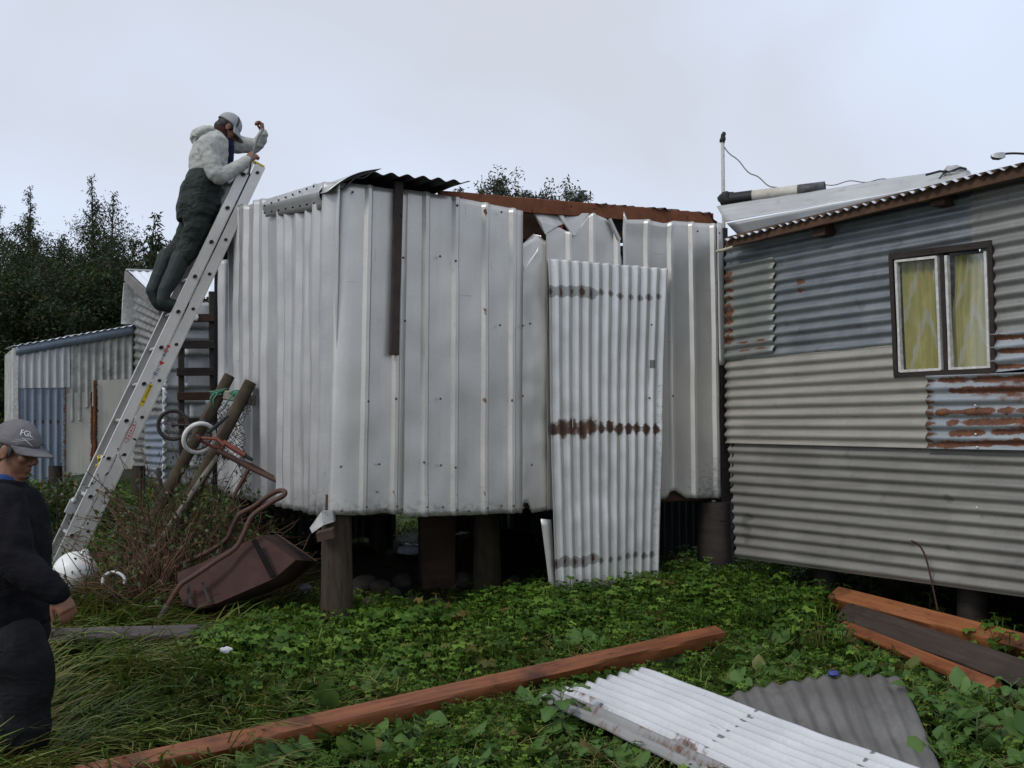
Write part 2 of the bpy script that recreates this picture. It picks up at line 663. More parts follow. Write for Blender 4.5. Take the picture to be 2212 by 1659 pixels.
m_moss_zinc = tin('lichen_zinc', (0.24, 0.24, 0.22), (0.50, 0.50, 0.46), 0.05, 0.7, rust=0.03, speck=0.9, streak=0.7, dirtamt=0.85, dirt=(0.045, 0.045, 0.035), patch=6.0)
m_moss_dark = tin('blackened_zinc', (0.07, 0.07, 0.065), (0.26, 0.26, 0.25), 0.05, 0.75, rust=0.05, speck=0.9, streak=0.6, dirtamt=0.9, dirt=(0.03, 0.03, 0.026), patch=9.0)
m_paint_plate = tin('cream_peeling_plate', (0.48, 0.46, 0.40), (0.58, 0.56, 0.50), 0.0, 0.6, rust=0.0, speck=0.4, streak=0.5, dirtamt=0.4, dirt=(0.22, 0.20, 0.15))
m_blue_side = tin('faded_blue_zinc', (0.17, 0.205, 0.26), (0.24, 0.28, 0.34), 0.2, 0.5, rust=0.06, speck=0.2, streak=0.5)
m_white_roof = tin('white_wet_roof', (0.70, 0.72, 0.75), (0.80, 0.82, 0.85), 0.2, 0.35, speck=0.3, streak=0.1, dirtamt=0.05)
m_old_sheet = tin('old_brown_grey_sheet', (0.11, 0.105, 0.097), (0.21, 0.20, 0.19), 0.25, 0.5, rust=0.22, speck=0.3, streak=0.7, dirtamt=0.5, rustcol=((0.06, 0.03, 0.018), (0.13, 0.075, 0.04)))
m_redwood = wood('wet_red_timber', (0.13, 0.036, 0.012), (0.25, 0.080, 0.024), 0.55, (1, 1, 1), 5.0, dark=0.65, spec=0.5)
m_brownwood = wood('brown_timber', (0.035, 0.020, 0.013), (0.07, 0.038, 0.023), 0.8, (1, 1, 6), 4.0)
m_darkwood = wood('dark_wet_timber', (0.018, 0.014, 0.012), (0.038, 0.028, 0.022), 0.7, (1, 1, 6), 4.0)
m_rafter = wood('red_rafter', (0.12, 0.038, 0.016), (0.20, 0.070, 0.027), 0.7, (1, 1, 1), 9.0, dark=0.5)
m_log = wood('mossy_log', (0.026, 0.019, 0.013), (0.065, 0.048, 0.032), 0.9, (5, 5, 0.7), 5.0, moss=0.6)
m_weathered = wood('weathered_board', (0.17, 0.15, 0.12), (0.27, 0.24, 0.20), 0.85, (6, 6, 0.6), 4.0)
m_nail = plain('rusty_nail_head', (0.05, 0.03, 0.022), 0.7, c2=(0.12, 0.10, 0.09), scale=3)
m_black = plain('soot_and_shade_black', (0.012, 0.012, 0.013), 0.6, var=0.5)
m_white_paint = plain('flaking_white_paint', (0.62, 0.62, 0.60), 0.6, c2=(0.40, 0.38, 0.34), scale=30)
m_stone = plain('river_stone', (0.028, 0.023, 0.020), 0.85, c2=(0.055, 0.045, 0.038), scale=9, bump=0.4)

g = G('soil_and_moss')
oc = g.coord('Object')
n1 = g.noise(oc, 1.1, 6, 0.6)
n2 = g.noise(oc, 9, 6, 0.65)
c = g.mix(g.ramp(n1, [(0.35, 0), (0.65, 1)]), (0.016, 0.012, 0.008), (0.014, 0.022, 0.006))
c = g.mix(g.math('MULTIPLY', g.step(n2, 0.5, 0.7), 0.6), c, (0.035, 0.055, 0.012))
g.set(Base_Color=c, Roughness=0.9, Specular_IOR_Level=0.2)
g.bump(n2, 0.8, 0.05)
m_ground = g.m

# ================================================================== ground
gx = np.concatenate([np.linspace(-160, -12, 24), np.linspace(-11.8, 9, 150), np.linspace(9.5, 160, 24)])
gy = np.concatenate([np.linspace(-40, 2.5, 14), np.linspace(2.6, 17, 120), np.linspace(17.5, 60, 30), np.linspace(70, 320, 12)])
gv = np.array([(x, y, gz(x, y)) for y in gy for x in gx])
nx = len(gx)
gf = np.array([(j * nx + i, j * nx + i + 1, (j + 1) * nx + i + 1, (j + 1) * nx + i) for j in range(len(gy) - 1) for i in range(nx - 1)])
ground = structure(big_mesh('ground', gv, gf, 4, m_ground, smooth=True))

# ================================================================== main shed on stilts
C0 = at(720, 1113, 6.85)
C1 = at(1555, 1077, 8.33)
FP = Plane(C0, C1 - C0)
LP = Plane(C0, Vector((-1316, 2330, 0)))
FW = (Vector((C1.x, C1.y, 0)) - FP.p0).length
shed = thing('tin_shed', 'silver tin shed raised on log stilts with torn front sheets', 'shed', (C0.x, C0.y, gz(C0.x, C0.y)))


def fu(x, y=750):
    return FP.uz(x, y)[0]


def fz(x, y):
    return FP.uz(x, y)[1]


def lu(x, y=750):
    return LP.uz(x, y)[0]


def pxs(P, *pp):
    return [P.px(*p) for p in pp]


def grime_bottom(start=0.86, k=0.7, base=0.0):
    return lambda d, m, a, q: (0.0, base + max(0.0, (q - start) / (1 - start)) * k, 0.0)


def nail_wear(heights, xs, W, L, r=0.012, g=0.0):
    """rust dots at given (across, along) metres"""
    spots = [(x, h, r * rnd.uniform(0.6, 1.4)) for x in xs for h in heights if rnd.random() < 0.8]
    def f(d, m, a, q):
        v = 0.0
        for x, h, rr in spots:
            if abs(d - x) < 0.05 and abs(m - h) < 0.08:
                e = math.hypot(d - x, (m - h) * (1.0 if m < h else 0.45))
                v = max(v, 1.0 - e / (rr * 1.6))
        return (max(v, 0.0), max(0.0, (q - 0.9) * 5.0) + g, 0.0)
    return f


def ribs_rel(P, xs, x0, y=750):
    b = P.uz(x0, y)[0]
    return [abs(P.uz(x, y)[0] - b) for x in xs]


# --- front sheets
def front(name, px4, ribx, x0, **kw):
    cs = pxs(FP, *px4)
    ribs = ribs_rel(FP, ribx, x0)
    kw.setdefault('step', 0.03)
    kw.setdefault('vstep', 0.035)
    return sheet(name, kw.pop('mat', m_silver), shed, cs, rib_prof(ribs), FP.n, 'h', ribs=ribs, **kw)


W1 = fu(874) - fu(716)
front('wall_sheet', [(727, 393), (880, 414), (869, 1108), (712, 1114)], [785, 851], 716, off=0.012, dent=0.012, dscale=1.6, seed=1.3,
      bot=lambda a: 0.012 * mnoise.noise((a * 5, 1, 2)), wear=nail_wear([0.08, 1.98], [0.08, 0.3, 0.42, 0.52], W1, 2.1), thick=0.002,
      bend=lambda a, q: -0.05 * max(0, (0.22 - a) / 0.22) ** 2)
front('wall_sheet', [(872, 412), (1131, 449), (1128, 1108), (868, 1117)], [918, 983, 1048, 1107], 870, off=0.0, dent=0.016, dscale=1.7, seed=4.4,
      bot=ragged(0.006, 9, 2), top=lambda a: -0.01 + 0.03 * a * a, wear=nail_wear([0.06, 0.75, 1.35, 1.98], [0.16, 0.38, 0.6, 0.8], 1, 2.1, r=0.014), thick=0.002)
front('wall_sheet', [(1126, 520), (1192, 516), (1192, 1102), (1124, 1112)], [], 1126, off=-0.014, dent=0.015, dscale=3.0, seed=6.2,
      top=pw([(0, 0.03), (0.52, -0.03), (0.54, -0.06), (0.7, 0.0), (1, 0.02)]), bot=pw([(0, 0.0), (0.1, -0.08), (0.3, -0.07), (0.34, 0.0), (1, 0.0)]),
      wear=lambda d, m, a, q: (0.55 if mnoise.noise((d * 30, m * 22, 3)) > 0.52 and q > 0.6 else 0.0, 0.15, 0.0), thick=0.002)


def zig(a):
    return float(np.interp(a, [0, 0.18, 0.40, 0.62, 0.8, 1.0], [0.20, 0.15, 0.23, 0.02, -0.10, -0.1]))


S4L = (FP.px(1171, 455) - FP.px(1172, 1104)).length


def bend4(a, q):
    h = zig(a) - q * S4L
    return -0.55 * h if h > 0 else 0.0


front('wall_sheet', [(1171, 455), (1346, 466), (1350, 1080), (1173, 1104)], [1173.5, 1229, 1280, 1334], 1171, off=0.004, dent=0.012, dscale=2.0, seed=8.8,
      top=pw([(0, 0.16), (0.03, 0.16), (0.18, 0.105), (0.38, 0.165), (0.58, -0.003), (0.64, 0.0), (0.81, 0.035), (0.93, 0.17), (0.98, 0.33), (1, 0.35)]), vstep=0.02,
      wear=lambda d, m, a, q: (0.0, 0.2 if q > 0.85 else 0.05, 0.0), thick=0.002)
front('wall_sheet', [(1344, 466), (1548, 487), (1557, 1076), (1350, 1080)], [1396, 1447, 1494, 1541], 1345, off=0.008, dent=0.010, dscale=2.0, seed=12.1,
      top=pw([(0, -0.03), (0.03, 0.03), (0.22, 0.015), (0.42, 0.03), (0.52, 0.0), (1, -0.01)]),
      bot=pw([(0, 0), (0.42, 0.0), (0.46, -0.07), (0.55, -0.045), (0.62, -0.005), (1, 0.0)]),
      wear=lambda d, m, a, q: (0.5 if (abs(a - 0.98) < 0.02 and int(m * 9) % 4 == 0) else 0.0, max(0, q - 0.72) * 2.6 * max(0.2, min(1, a * 1.5 - 0.5)), 0.0), thick=0.002,
      bend=lambda a, q: 0.25 * max(0, 0.06 - q) * (1 if a < 0.5 else 0))
# two corners of that sheet folded back at the top
def fold(pp, offs):
    b = MB()
    vs = [FP.px(*p) + FP.n * o for p, o in zip(pp, offs)]
    n_ = len(vs)
    b.add(vs + [v - FP.n * 0.004 + Vector((0, 0, -0.002)) for v in vs], [tuple(range(n_)), tuple(reversed(range(n_, 2 * n_)))] + [(i, (i + 1) % n_, n_ + (i + 1) % n_, n_ + i) for i in range(n_)])
    o = b.build('bent_corner', m_silver_flap, shed)
    return o
m_silver_flap = plain('folded_silver_tin', (0.50, 0.495, 0.475), 0.42, 0.45, c2=(0.42, 0.415, 0.40), scale=9, bump=0.1)
fold([(1158, 451), (1180, 454), (1214, 458), (1226, 480), (1203, 489), (1176, 506), (1168, 480)], [-0.06, -0.05, -0.06, -0.03, 0.008, 0.012, 0.0])
fold([(1214, 458), (1274, 460), (1238, 512), (1226, 480)], [-0.06, -0.008, 0.012, -0.03])
fold([(1131, 530), (1163, 502), (1172, 508), (1160, 545), (1133, 585)], [-0.05, -0.07, -0.02, 0.0, -0.005])
for (xa, ya, xb, yb) in ((1214, 458, 1238, 510), (1313, 474, 1334, 520)):
    b = MB(); b.beam(FP.px(xa, ya) + FP.n * (-0.045 if xa < 1300 else 0.02), FP.px(xb, yb) + FP.n * 0.022, 0.032, 0.022, up=FP.n, bev=0.006); b.build('rib_end', m_silver_flap, shed)
# bent-out flap on the right edge
sheet('edge_strip', m_silver, shed, pxs(FP, (1541, 482), (1553, 484), (1562, 790), (1547, 790)), lambda d: 0.0, FP.n, 'h', step=0.02, off=0.04, dent=0.006, seed=3.3, thick=0.002,
      wear=lambda d, m, a, q: (0.6 if q > 0.97 else 0, 0.0, 0.0))

# --- corrugated zinc leaf nailed over the front
DO = [(1175, 560), (1431, 582), (1411, 1296), (1190, 1300)]
dcs = pxs(FP, *DO)
dW = ((dcs[0] - dcs[1]).length + (dcs[3] - dcs[2]).length) / 2
dL = ((dcs[0] - dcs[3]).length + (dcs[1] - dcs[2]).length) / 2
pitchd = dW / 12.0
rows = []
for yy, seedv, big in ((628, 1, 1.0), (924, 2, 1.15), (1217, 3, 0.95)):
    m0 = (FP.px(1180, 560) - FP.px(1180, yy)).length
    rr = random.Random(seedv)
    for k in range(12):
        left = 1.6 if k < 5 else 1.05
        rows.append(((k + 0.15 + 0.12 * rr.random()) * pitchd, m0 + rr.uniform(-0.012, 0.012) - (0.03 if yy == 1217 else 0) * (k / 12.0), 0.034 * big * left * rr.uniform(0.85, 1.15), rr.uniform(0.65, 1.0), rr.random()))


def wear_door(d, m, a, q):
    rs = br = gr0 = 0.0
    for (x, h, r, s, dk) in rows:
        if abs(m - h) < 0.1 and abs(d - x) < 0.09:
            e = math.hypot((d - x) * 0.85, m - h)
            br = max(br, 1.25 - e / r)
            e2 = math.hypot(d - x, (m - h) * 0.75)
            mid_ = abs(h - rows[14][1]) < 0.05
            rs = max(rs, s * ((1.4 if mid_ else 1.15) - e2 / (r * (0.95 if mid_ else 0.62))))
            if mid_ and dk > 0.4:
                gr0 = max(gr0, 1.1 - e2 / (r * 0.8))
    gr = max(0.0, min(0.7, gr0))
    if abs(d - 0.9 * dW) < 0.02 and abs(m - 0.72) < 0.03:
        gr = 0.9
    if a > 0.95 and q > 0.35:
        gr = max(gr, 0.35)
    return (max(0, min(1, rs)), gr, max(0, min(1, br)))


sheet('corrugated_panel', m_zinc_door, shed, dcs, wave_prof(pitchd, 0.0125, 0.6), FP.n, 'h', step=0.0085, vstep=0.0125, off=0.048, dent=0.009, dscale=2.6, seed=2.7,
      wear=wear_door, thick=0.002, top=ragged(0.004, 20, 3), smooth=180,
      bend=lambda a, q: 0.05 * max(0, q - 0.7) + 0.02 * math.sin(q * 9 + a * 2) * 0.3)
sheet('narrow_strip', m_silver, shed, pxs(FP, (1164, 1120), (1186, 1122), (1202, 1296), (1186, 1298)), lambda d: 0.0, FP.n, 'h', step=0.03, off=0.03, dent=0.004, seed=5.0, thick=0.002)

# --- left sheets
def left(name, px4, ribx, x0, **kw):
    cs = pxs(LP, *px4)
    ribs = ribs_rel(LP, ribx, x0)
    kw.setdefault('step', 0.035)
    kw.setdefault('vstep', 0.04)
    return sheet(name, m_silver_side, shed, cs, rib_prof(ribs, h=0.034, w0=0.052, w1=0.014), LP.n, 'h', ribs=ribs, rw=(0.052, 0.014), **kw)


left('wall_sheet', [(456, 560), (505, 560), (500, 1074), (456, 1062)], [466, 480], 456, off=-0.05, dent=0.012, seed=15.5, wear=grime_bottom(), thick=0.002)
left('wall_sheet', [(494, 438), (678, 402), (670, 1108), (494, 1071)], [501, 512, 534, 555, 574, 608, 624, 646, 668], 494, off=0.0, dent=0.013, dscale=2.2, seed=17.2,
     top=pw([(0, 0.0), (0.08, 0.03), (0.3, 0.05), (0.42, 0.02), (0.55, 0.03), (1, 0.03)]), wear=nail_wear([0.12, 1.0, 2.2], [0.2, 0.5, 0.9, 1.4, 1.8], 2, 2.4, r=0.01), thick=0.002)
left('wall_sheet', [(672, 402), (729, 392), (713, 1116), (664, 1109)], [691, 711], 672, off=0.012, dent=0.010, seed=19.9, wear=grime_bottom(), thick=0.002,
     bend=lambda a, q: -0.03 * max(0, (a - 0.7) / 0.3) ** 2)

# flashing along the left roof edge with rows of nail heads
fl = sheet('flashing', m_silver_side, shed, pxs(LP, (588, 430), (712, 393), (709, 452), (583, 470)), lambda d: 0.0, LP.n, 'h', step=0.04, vstep=0.03, off=0.05, dent=0.012, dscale=2.0, seed=21.0, thick=0.002,
           bend=lambda a, q: 0.02 * math.cos((q - 0.45) * PI * 2) )
nb = MB()
for i in range(8):
    for yy, y2 in ((446, 405), (462, 441)):
        x = 592 + 15.5 * i
        p = LP.px(x, yy + (y2 - yy) * (i / 7.0)) + LP.n * 0.072
        nb = MB(); nb.ball(p, 0.008, 0.008, 0.008, 6, 4); nb.build('nail', m_black, fl)


# frame, floor and hidden sides
zf = 1.045
D_S = 3.15


def sp(u, s, z):
    """shed point: u along the front, s back along the left side"""
    return FP.p0 + FP.u * u + LP.u * s + Vector((0, 0, z))


b = MB(); b.beam(FP.pt(-0.01, zf, -0.09), FP.pt(FW, zf, -0.09), 0.10, 0.14, bev=0.01); b.build('floor_beam', m_brownwood, shed)
b = MB(); b.beam(sp(0.12, 0.1, zf), sp(0.12, D_S, zf), 0.10, 0.14, bev=0.01); b.build('floor_beam', m_brownwood, shed)
for k in range(14):
    s0 = 0.2 + k * (D_S - 0.2) / 14
    b = MB(); b.beam(sp(0.1, s0 + 0.1, zf + 0.09), sp(FW - 0.1, s0 + 0.1, zf + 0.09), (D_S - 0.2) / 14 - 0.006, 0.03)
    b.build('floor_board', m_brownwood, shed)
nb_ = -LP.u
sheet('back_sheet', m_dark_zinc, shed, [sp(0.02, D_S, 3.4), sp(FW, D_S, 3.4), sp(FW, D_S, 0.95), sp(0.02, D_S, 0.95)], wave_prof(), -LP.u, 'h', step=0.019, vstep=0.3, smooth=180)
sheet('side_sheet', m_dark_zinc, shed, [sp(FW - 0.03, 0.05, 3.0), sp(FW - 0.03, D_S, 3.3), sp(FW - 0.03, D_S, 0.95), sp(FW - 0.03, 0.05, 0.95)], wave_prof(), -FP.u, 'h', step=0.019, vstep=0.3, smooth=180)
# inner boards seen through the torn gap
b = MB(); b.beam(FP.pt(fu(1100), fz(1150, 478), -0.18), FP.pt(fu(1230), fz(1150, 478), -0.18), 0.03, 0.20); b.build('inner_board', m_brownwood, shed)
# rafter along the top of the front
b = MB(); b.beam(FP.pt(fu(955, 425), fz(955, 427), -0.045), FP.pt(fu(1545, 470), fz(1545, 474), -0.045), 0.05, 0.105, bev=0.004, seg=12, wob=0.004)
b.build('rafter', m_rafter, shed)
b = MB(); b.beam(sp(0.05, 0.1, 3.02), sp(0.05, D_S, 3.4), 0.05, 0.1); b.build('rafter', m_rafter, shed)
for u in (0.9, 1.8, 2.6):
    b = MB(); b.beam(sp(u, 0.12, 3.0), sp(u, D_S, 3.36), 0.05, 0.09); b.build('rafter', m_rafter, shed)
# dark strip nailed down the front
b = MB()
b.beam(FP.pt(fu(855.5, 398), fz(855, 396), 0.045), FP.pt(fu(845, 768), fz(845, 768), 0.05), 0.058, 0.03, up=FP.n, bev=0.003, seg=10, wob=0.003)
b.build('batten', wood('dark_stained_batten', (0.028, 0.020, 0.018), (0.055, 0.036, 0.03), 0.7, (1, 1, 1), 8), shed)

# roof: lifted corrugated sheet at the corner
z_r = 3.165
def roofbend(a, q):
    return -0.42 * max(0.0, 0.24 - a) ** 1.5 * 2.2 - 0.02 * a
o1 = 0.19
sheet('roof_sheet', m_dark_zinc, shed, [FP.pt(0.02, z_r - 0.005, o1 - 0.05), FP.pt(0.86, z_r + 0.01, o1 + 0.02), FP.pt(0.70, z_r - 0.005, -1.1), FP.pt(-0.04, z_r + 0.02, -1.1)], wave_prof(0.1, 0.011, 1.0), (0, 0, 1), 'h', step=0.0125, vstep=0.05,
      off=0.0, dent=0.02, dscale=1.2, seed=31.0, bend=roofbend, thick=0.003, smooth=180,
      bot=None, top=pw([(0, 0.10), (0.1, 0.06), (0.3, 0.0), (0.9, 0.0), (1, 0.0)]))
# pale rolled edge turning down to the flashing
rp = []
sheet('roof_edge', m_silver_side, shed, [FP.pt(-0.055, 3.03, 0.02), FP.pt(0.26, 3.185, 0.155), FP.pt(0.24, 3.20, -0.55), FP.pt(-0.07, 3.10, -0.6)], lambda d: 0.0, Vector((-0.3, -0.3, 0.9)).normalized(), 'h', step=0.03, vstep=0.06,
      off=0.012, dent=0.006, seed=33.0, bend=lambda a, q: 0.035 * math.sin(a * PI), thick=0.003, smooth=180)
# roof sheets left on the right end and on the back
sheet('roof_sheet', m_dark_zinc, shed, [FP.pt(fu(1290, 452), fz(1300, 443), -0.02), FP.pt(FW + 0.10, fz(1530, 458), -0.02), FP.pt(FW + 0.1, fz(1530, 462) + 0.25, -1.6), FP.pt(fu(1300, 452), fz(1300, 446) + 0.28, -1.6)],
      wave_prof(0.085, 0.011), (0, 0, 1), 'h', step=0.0125, vstep=0.08, off=0.004, dent=0.02, dscale=2.0, seed=35.0, thick=0.003, smooth=180,
      top=ragged(0.05, 7, 4), bend=lambda a, q: -0.16 * max(0, a - 0.86) / 0.14 * (1 if a > 0.86 else 0))
sheet('roof_sheet', m_dark_zinc, shed, [sp(0.10, 1.6, 3.16), sp(FW, 1.6, 3.16), sp(FW, D_S + 0.1, 3.38), sp(0.10, D_S + 0.1, 3.38)], wave_prof(0.076, 0.009), (0, 0, 1), 'h', step=0.019, vstep=0.2, dent=0.01, seed=36.0, thick=0.003, smooth=180)

# added dark sheets that black out the bright ground seen under the floor
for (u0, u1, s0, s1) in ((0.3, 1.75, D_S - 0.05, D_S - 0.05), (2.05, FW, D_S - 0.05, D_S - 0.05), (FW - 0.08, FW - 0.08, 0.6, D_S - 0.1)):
    sheet('dark_blocker_sheet', m_dark_zinc, shed, [sp(u0, s0, 1.0), sp(u1, s1, 1.0), sp(u1, s1, 0.45), sp(u0, s0, 0.45)], wave_prof(), -LP.u if s0 == s1 else -FP.u, 'h', step=0.019, vstep=0.2, smooth=180, bot=ragged(0.08, 6, u0 + 1))
sheet('dark_blocker_sheet', m_dark_zinc, shed, [sp(2.30, 0.95, 1.0), sp(FW + 1.2, 0.95, 1.0), sp(FW + 1.2, 0.95, 0.28), sp(2.30, 0.95, 0.28)], wave_prof(), -LP.u, 'h', step=0.019, vstep=0.2, smooth=180)
# nail heads on the front sheets
nm = MB(); nm.ball((0, 0, 0), 0.0085, 0.0085, 0.0085, 8, 5)
nm0 = None
rn_ = random.Random(77)
for x in (735, 760, 787, 812, 830, 849, 866, 916, 950, 981, 1010, 1046, 1075, 1105, 1122, 1140, 1168, 1398, 1448, 1496, 1543):
    for y in (1096, 1003, 862, 700, 560, 430):
        ok = (y == 1096 and x < 1180) or rn_.random() < 0.30
        yb = {1096: 1098 if x < 1180 else 1060}.get(y, y) + rn_.uniform(-7, 7)
        if not ok or (x > 1140 and x < 1200 and y < 900):
            continue
        if y == 430:
            yb = np.interp(x, [735, 880, 1130, 1200, 1345, 1545], [415, 430, 468, 530, 490, 505])
        p = FP.px(x + rn_.uniform(-4, 4), yb) + FP.n * (0.042 if x < 868 or x > 1350 else 0.030)
        if nm0 is None:
            nm0 = nm.build('nail', m_nail, shed, 180, loc=base_of(shed)); nm0.location = p - base_of(shed)
            me_ = nm0.data
            me_.transform(Matrix.Translation(base_of(shed)))
        else:
            o_ = bpy.data.objects.new('nail', me_); COL.objects.link(o_); o_.parent = shed; o_.location = p - base_of(shed)
# stilts
def log(a, b_, r0, r1, seed, sides=14, seg=9, wob=0.16):
    mb = MB()
    a, b_ = Vector(a), Vector(b_)
    d = (b_ - a)
    ax = d.normalized()
    s = ax.orthogonal().normalized()
    t = ax.cross(s)
    vs, fs = [], []
    for i in range(seg + 1):
        q = i / seg
        for k in range(sides):
            an = 2 * PI * k / sides
            r = (r0 + (r1 - r0) * q) * (1 + wob * mnoise.noise((math.cos(an) * 1.3 + seed, math.sin(an) * 1.3, q * 1.2 + seed)) + 0.05 * mnoise.noise((an * 3, q * 2, seed)))
            vs.append(a + d * q + s * (math.cos(an) * r) + t * (math.sin(an) * r))
    for i in range(seg):
        for k in range(sides):
            k2 = (k + 1) % sides
            fs.append((i * sides + k, i * sides + k2, (i + 1) * sides + k2, (i + 1) * sides + k))
    fs.append(tuple(reversed(range(sides))))
    fs.append(tuple(seg * sides + k for k in range(sides)))
    mb.add(vs, fs)
    return mb


def stilt(x, Y, r0, r1, seed, ztop=0.90, m=None, lean=0.0):
    p = at(x, 1100, Y)
    z0 = gz(p.x, p.y) - 0.12
    log((p.x, p.y, z0), (p.x - lean, p.y, ztop), r0, r1, seed).build('post', m or m_log, shed, 50)


stilt(730, 6.98, 0.120, 0.098, 1.0, 0.985, lean=0.01)
stilt(1052, 8.15, 0.105, 0.10, 3.0)
stilt(823, 10.0, 0.12, 0.12, 5.0, m=m_darkwood)
stilt(1545, 8.40, 0.15, 0.13, 7.0, 0.96, m=m_darkwood)
stilt(1135, 10.8, 0.11, 0.11, 9.0, m=m_darkwood)
stilt(1330, 8.7, 0.12, 0.12, 10.0, m=m_darkwood)
pb = sp(0.25, D_S - 0.15, 0)
log((pb.x, pb.y, gz(pb.x, pb.y) - 0.1), (pb.x, pb.y, 0.92), 0.1, 0.1, 11).build('post', m_darkwood, shed, 50)
p = at(945, 1100, 8.35)
b = MB(); b.beam((p.x, p.y, gz(p.x, p.y) - 0.05), (p.x - 0.01, p.y, 0.9), 0.27, 0.14, up=(0.3, -0.9, 0), bev=0.012, seg=6, wob=0.01); b.build('post', m_brownwood, shed, 40)
# corner post between the shed and the house
b = MB(); b.beam(FP.pt(FW + 0.06, 0.45, -0.03), FP.pt(FW + 0.045, fz(1560, 492), -0.03), 0.085, 0.09, up=FP.n, bev=0.006, seg=8, wob=0.006); b.build('corner_post', m_darkwood, shed)
# crumpled tin and a rusty scrap on top of the corner log
q = at(700, 1130, 6.80)
b = MB()
pts = [(-0.09, 0, -0.03), (-0.02, 0.01, 0.07), (0.05, 0.0, 0.075), (0.065, -0.01, 0.01), (0.0, -0.035, -0.01), (-0.07, -0.03, -0.06)]
vs = [q + Vector(p_) for p_ in pts] + [q + Vector(p_) + Vector((0.004, 0.05, 0.004)) for p_ in pts]
b.add(vs, [(0, 1, 4, 5), (1, 2, 3, 4), (0, 1, 7, 6), (1, 2, 8, 7), (2, 3, 9, 8), (6, 7, 10, 11), (7, 8, 9, 10), (5, 11, 6, 0), (4, 10, 11, 5), (3, 9, 10, 4)])
b.build('crumpled_tin', plain('dull_crumpled_tin', (0.30, 0.30, 0.29), 0.5, 0.4, c2=(0.20, 0.20, 0.19), scale=20), shed)
b = MB(); b.box(q + Vector((0.025, -0.07, -0.062)), (0.05, 0.01, 0.012), (0, 0.035, 0.006), (-0.006, 0, 0.026)); b.build('rusty_scrap', m_brownwood, shed)

# ================================================================== house on the right
HP = Plane(at(1580, 905, 8.25), at(2212, 905, 6.15) - at(1580, 905, 8.25))
hb = HP.px(1600, 1205)
house = thing('tin_house', 'house clad in patched horizontal corrugated sheets with a two pane window', 'house', (hb.x, hb.y, gz(hb.x, hb.y)))

WIN = [(1933, 562), (2141, 540), (2150, 797), (1943, 806)]
wcs = pxs(HP, *WIN)
wu0 = HP.uz(1942, 690)[0]; wu1 = HP.uz(2142, 680)[0]
wz1 = HP.uz(1933, 562)[1]; wz0 = HP.uz(1943, 802)[1]


def hole_keep(cs):
    TL, TR, BR, BL = cs
    def k(a, q):      # across 'v': a goes top-bottom, q goes left-right
        l = TL.lerp(BL, a); r = TR.lerp(BR, a)
        p_ = l.lerp(r, q)
        u = (p_ - HP.p0).dot(HP.u)
        return not (wu0 - 0.004 < u < wu1 + 0.004 and wz0 - 0.004 < p_.z < wz1 + 0.004)
    return k


def hsheet(name, mat, px4, off, seed, **kw):
    cs = pxs(HP, *px4)
    kw.setdefault('dent', 0.006)
    kw.setdefault('vstep', 0.06)
    return sheet(name, mat, house, cs, wave_prof(kw.pop('pitch', 0.076), kw.pop('amp', 0.0125), kw.pop('phase', 0.0)), HP.n, 'v', step=0.0095, off=off, seed=seed, smooth=180, keep=hole_keep(cs), **kw)


def spots_wear(lst, grime=0.0):
    def f(d, m, a, q):
        v = 0.0; gg = grime
        for (x, y, r, kind) in lst:
            e = math.hypot(d - x, (m - y) * (0.5 if kind == 'r' else 0.9)) / r
            if e < 1.3:
                if kind == 'r':
                    v = max(v, 1.25 - e)
                else:
                    gg = max(gg, 1.3 - e)
        return (min(1, max(0, v)), min(1, gg), 0.0)
    return f


def hpos(px4, x, y):
    """across (down) and along (right) metres of a pixel inside a 'v' sheet"""
    cs = pxs(HP, *px4)
    p_ = HP.px(x, y)
    u = (p_ - HP.p0).dot(HP.u)
    u0 = (cs[0] - HP.p0).dot(HP.u)
    f = (u - u0) / max(1e-6, ((cs[1] - HP.p0).dot(HP.u) - u0))
    return cs[0].lerp(cs[1], f).z - p_.z, u - u0


T1 = [(1568, 516), (2110, 398), (2110, 728), (1568, 780)]
sw = [(*hpos(T1, 1731, 608), 0.028, 'r'), (*hpos(T1, 1732, 626), 0.022, 'r'), (*hpos(T1, 1745, 570), 0.012, 'g'), (*hpos(T1, 1795, 545), 0.012, 'g')]
hsheet('wall_sheet', m_blue_zinc, T1, 0.004, 41.0, wear=spots_wear(sw))
T2 = [(2100, 402), (2290, 358), (2290, 712), (2100, 733)]
hsheet('wall_sheet', m_grey_zinc, T2, 0.012, 43.0, phase=0.9)
T3 = [(1570, 578), (1676, 556), (1676, 766), (1570, 780)]
sw = []
for yy in (595, 609, 628, 644, 661, 678, 695, 714, 732):
    sw.append((*hpos(T3, 1574 + rnd.uniform(0, 5), yy), rnd.uniform(0.022, 0.05), 'r'))
for yy in (743, 760):
    for xx in range(1580, 1672, 9):
        sw.append((*hpos(T3, xx, yy - (xx - 1580) * 0.1), 0.010, 'r'))
hsheet('wall_sheet', m_edge_zinc, T3, 0.018, 45.0, wear=spots_wear(sw), thick=0.002)
T4 = [(1570, 779), (2024, 736), (2024, 969), (1570, 957)]
hsheet('wall_sheet', m_cream_zinc, T4, 0.010, 47.0, phase=2.0, thick=0.002)
T5 = [(1572, 953), (2290, 975), (2290, 1302), (1588, 1205)]
sw = [(*hpos(T5, 2040, 1078), 0.035, 'g'), (*hpos(T5, 2050, 1080), 0.02, 'g'), (*hpos(T5, 2038, 1186), 0.03, 'g'), (*hpos(T5, 2045, 1192), 0.02, 'g'), (*hpos(T5, 1803, 1062), 0.018, 'g'), (*hpos(T5, 1800, 1160), 0.016, 'r')]
for k in range(9):
    sw.append((*hpos(T5, 1594 + rnd.uniform(0, 14), 1105 + k * 7), rnd.uniform(0.03, 0.05), 'g'))
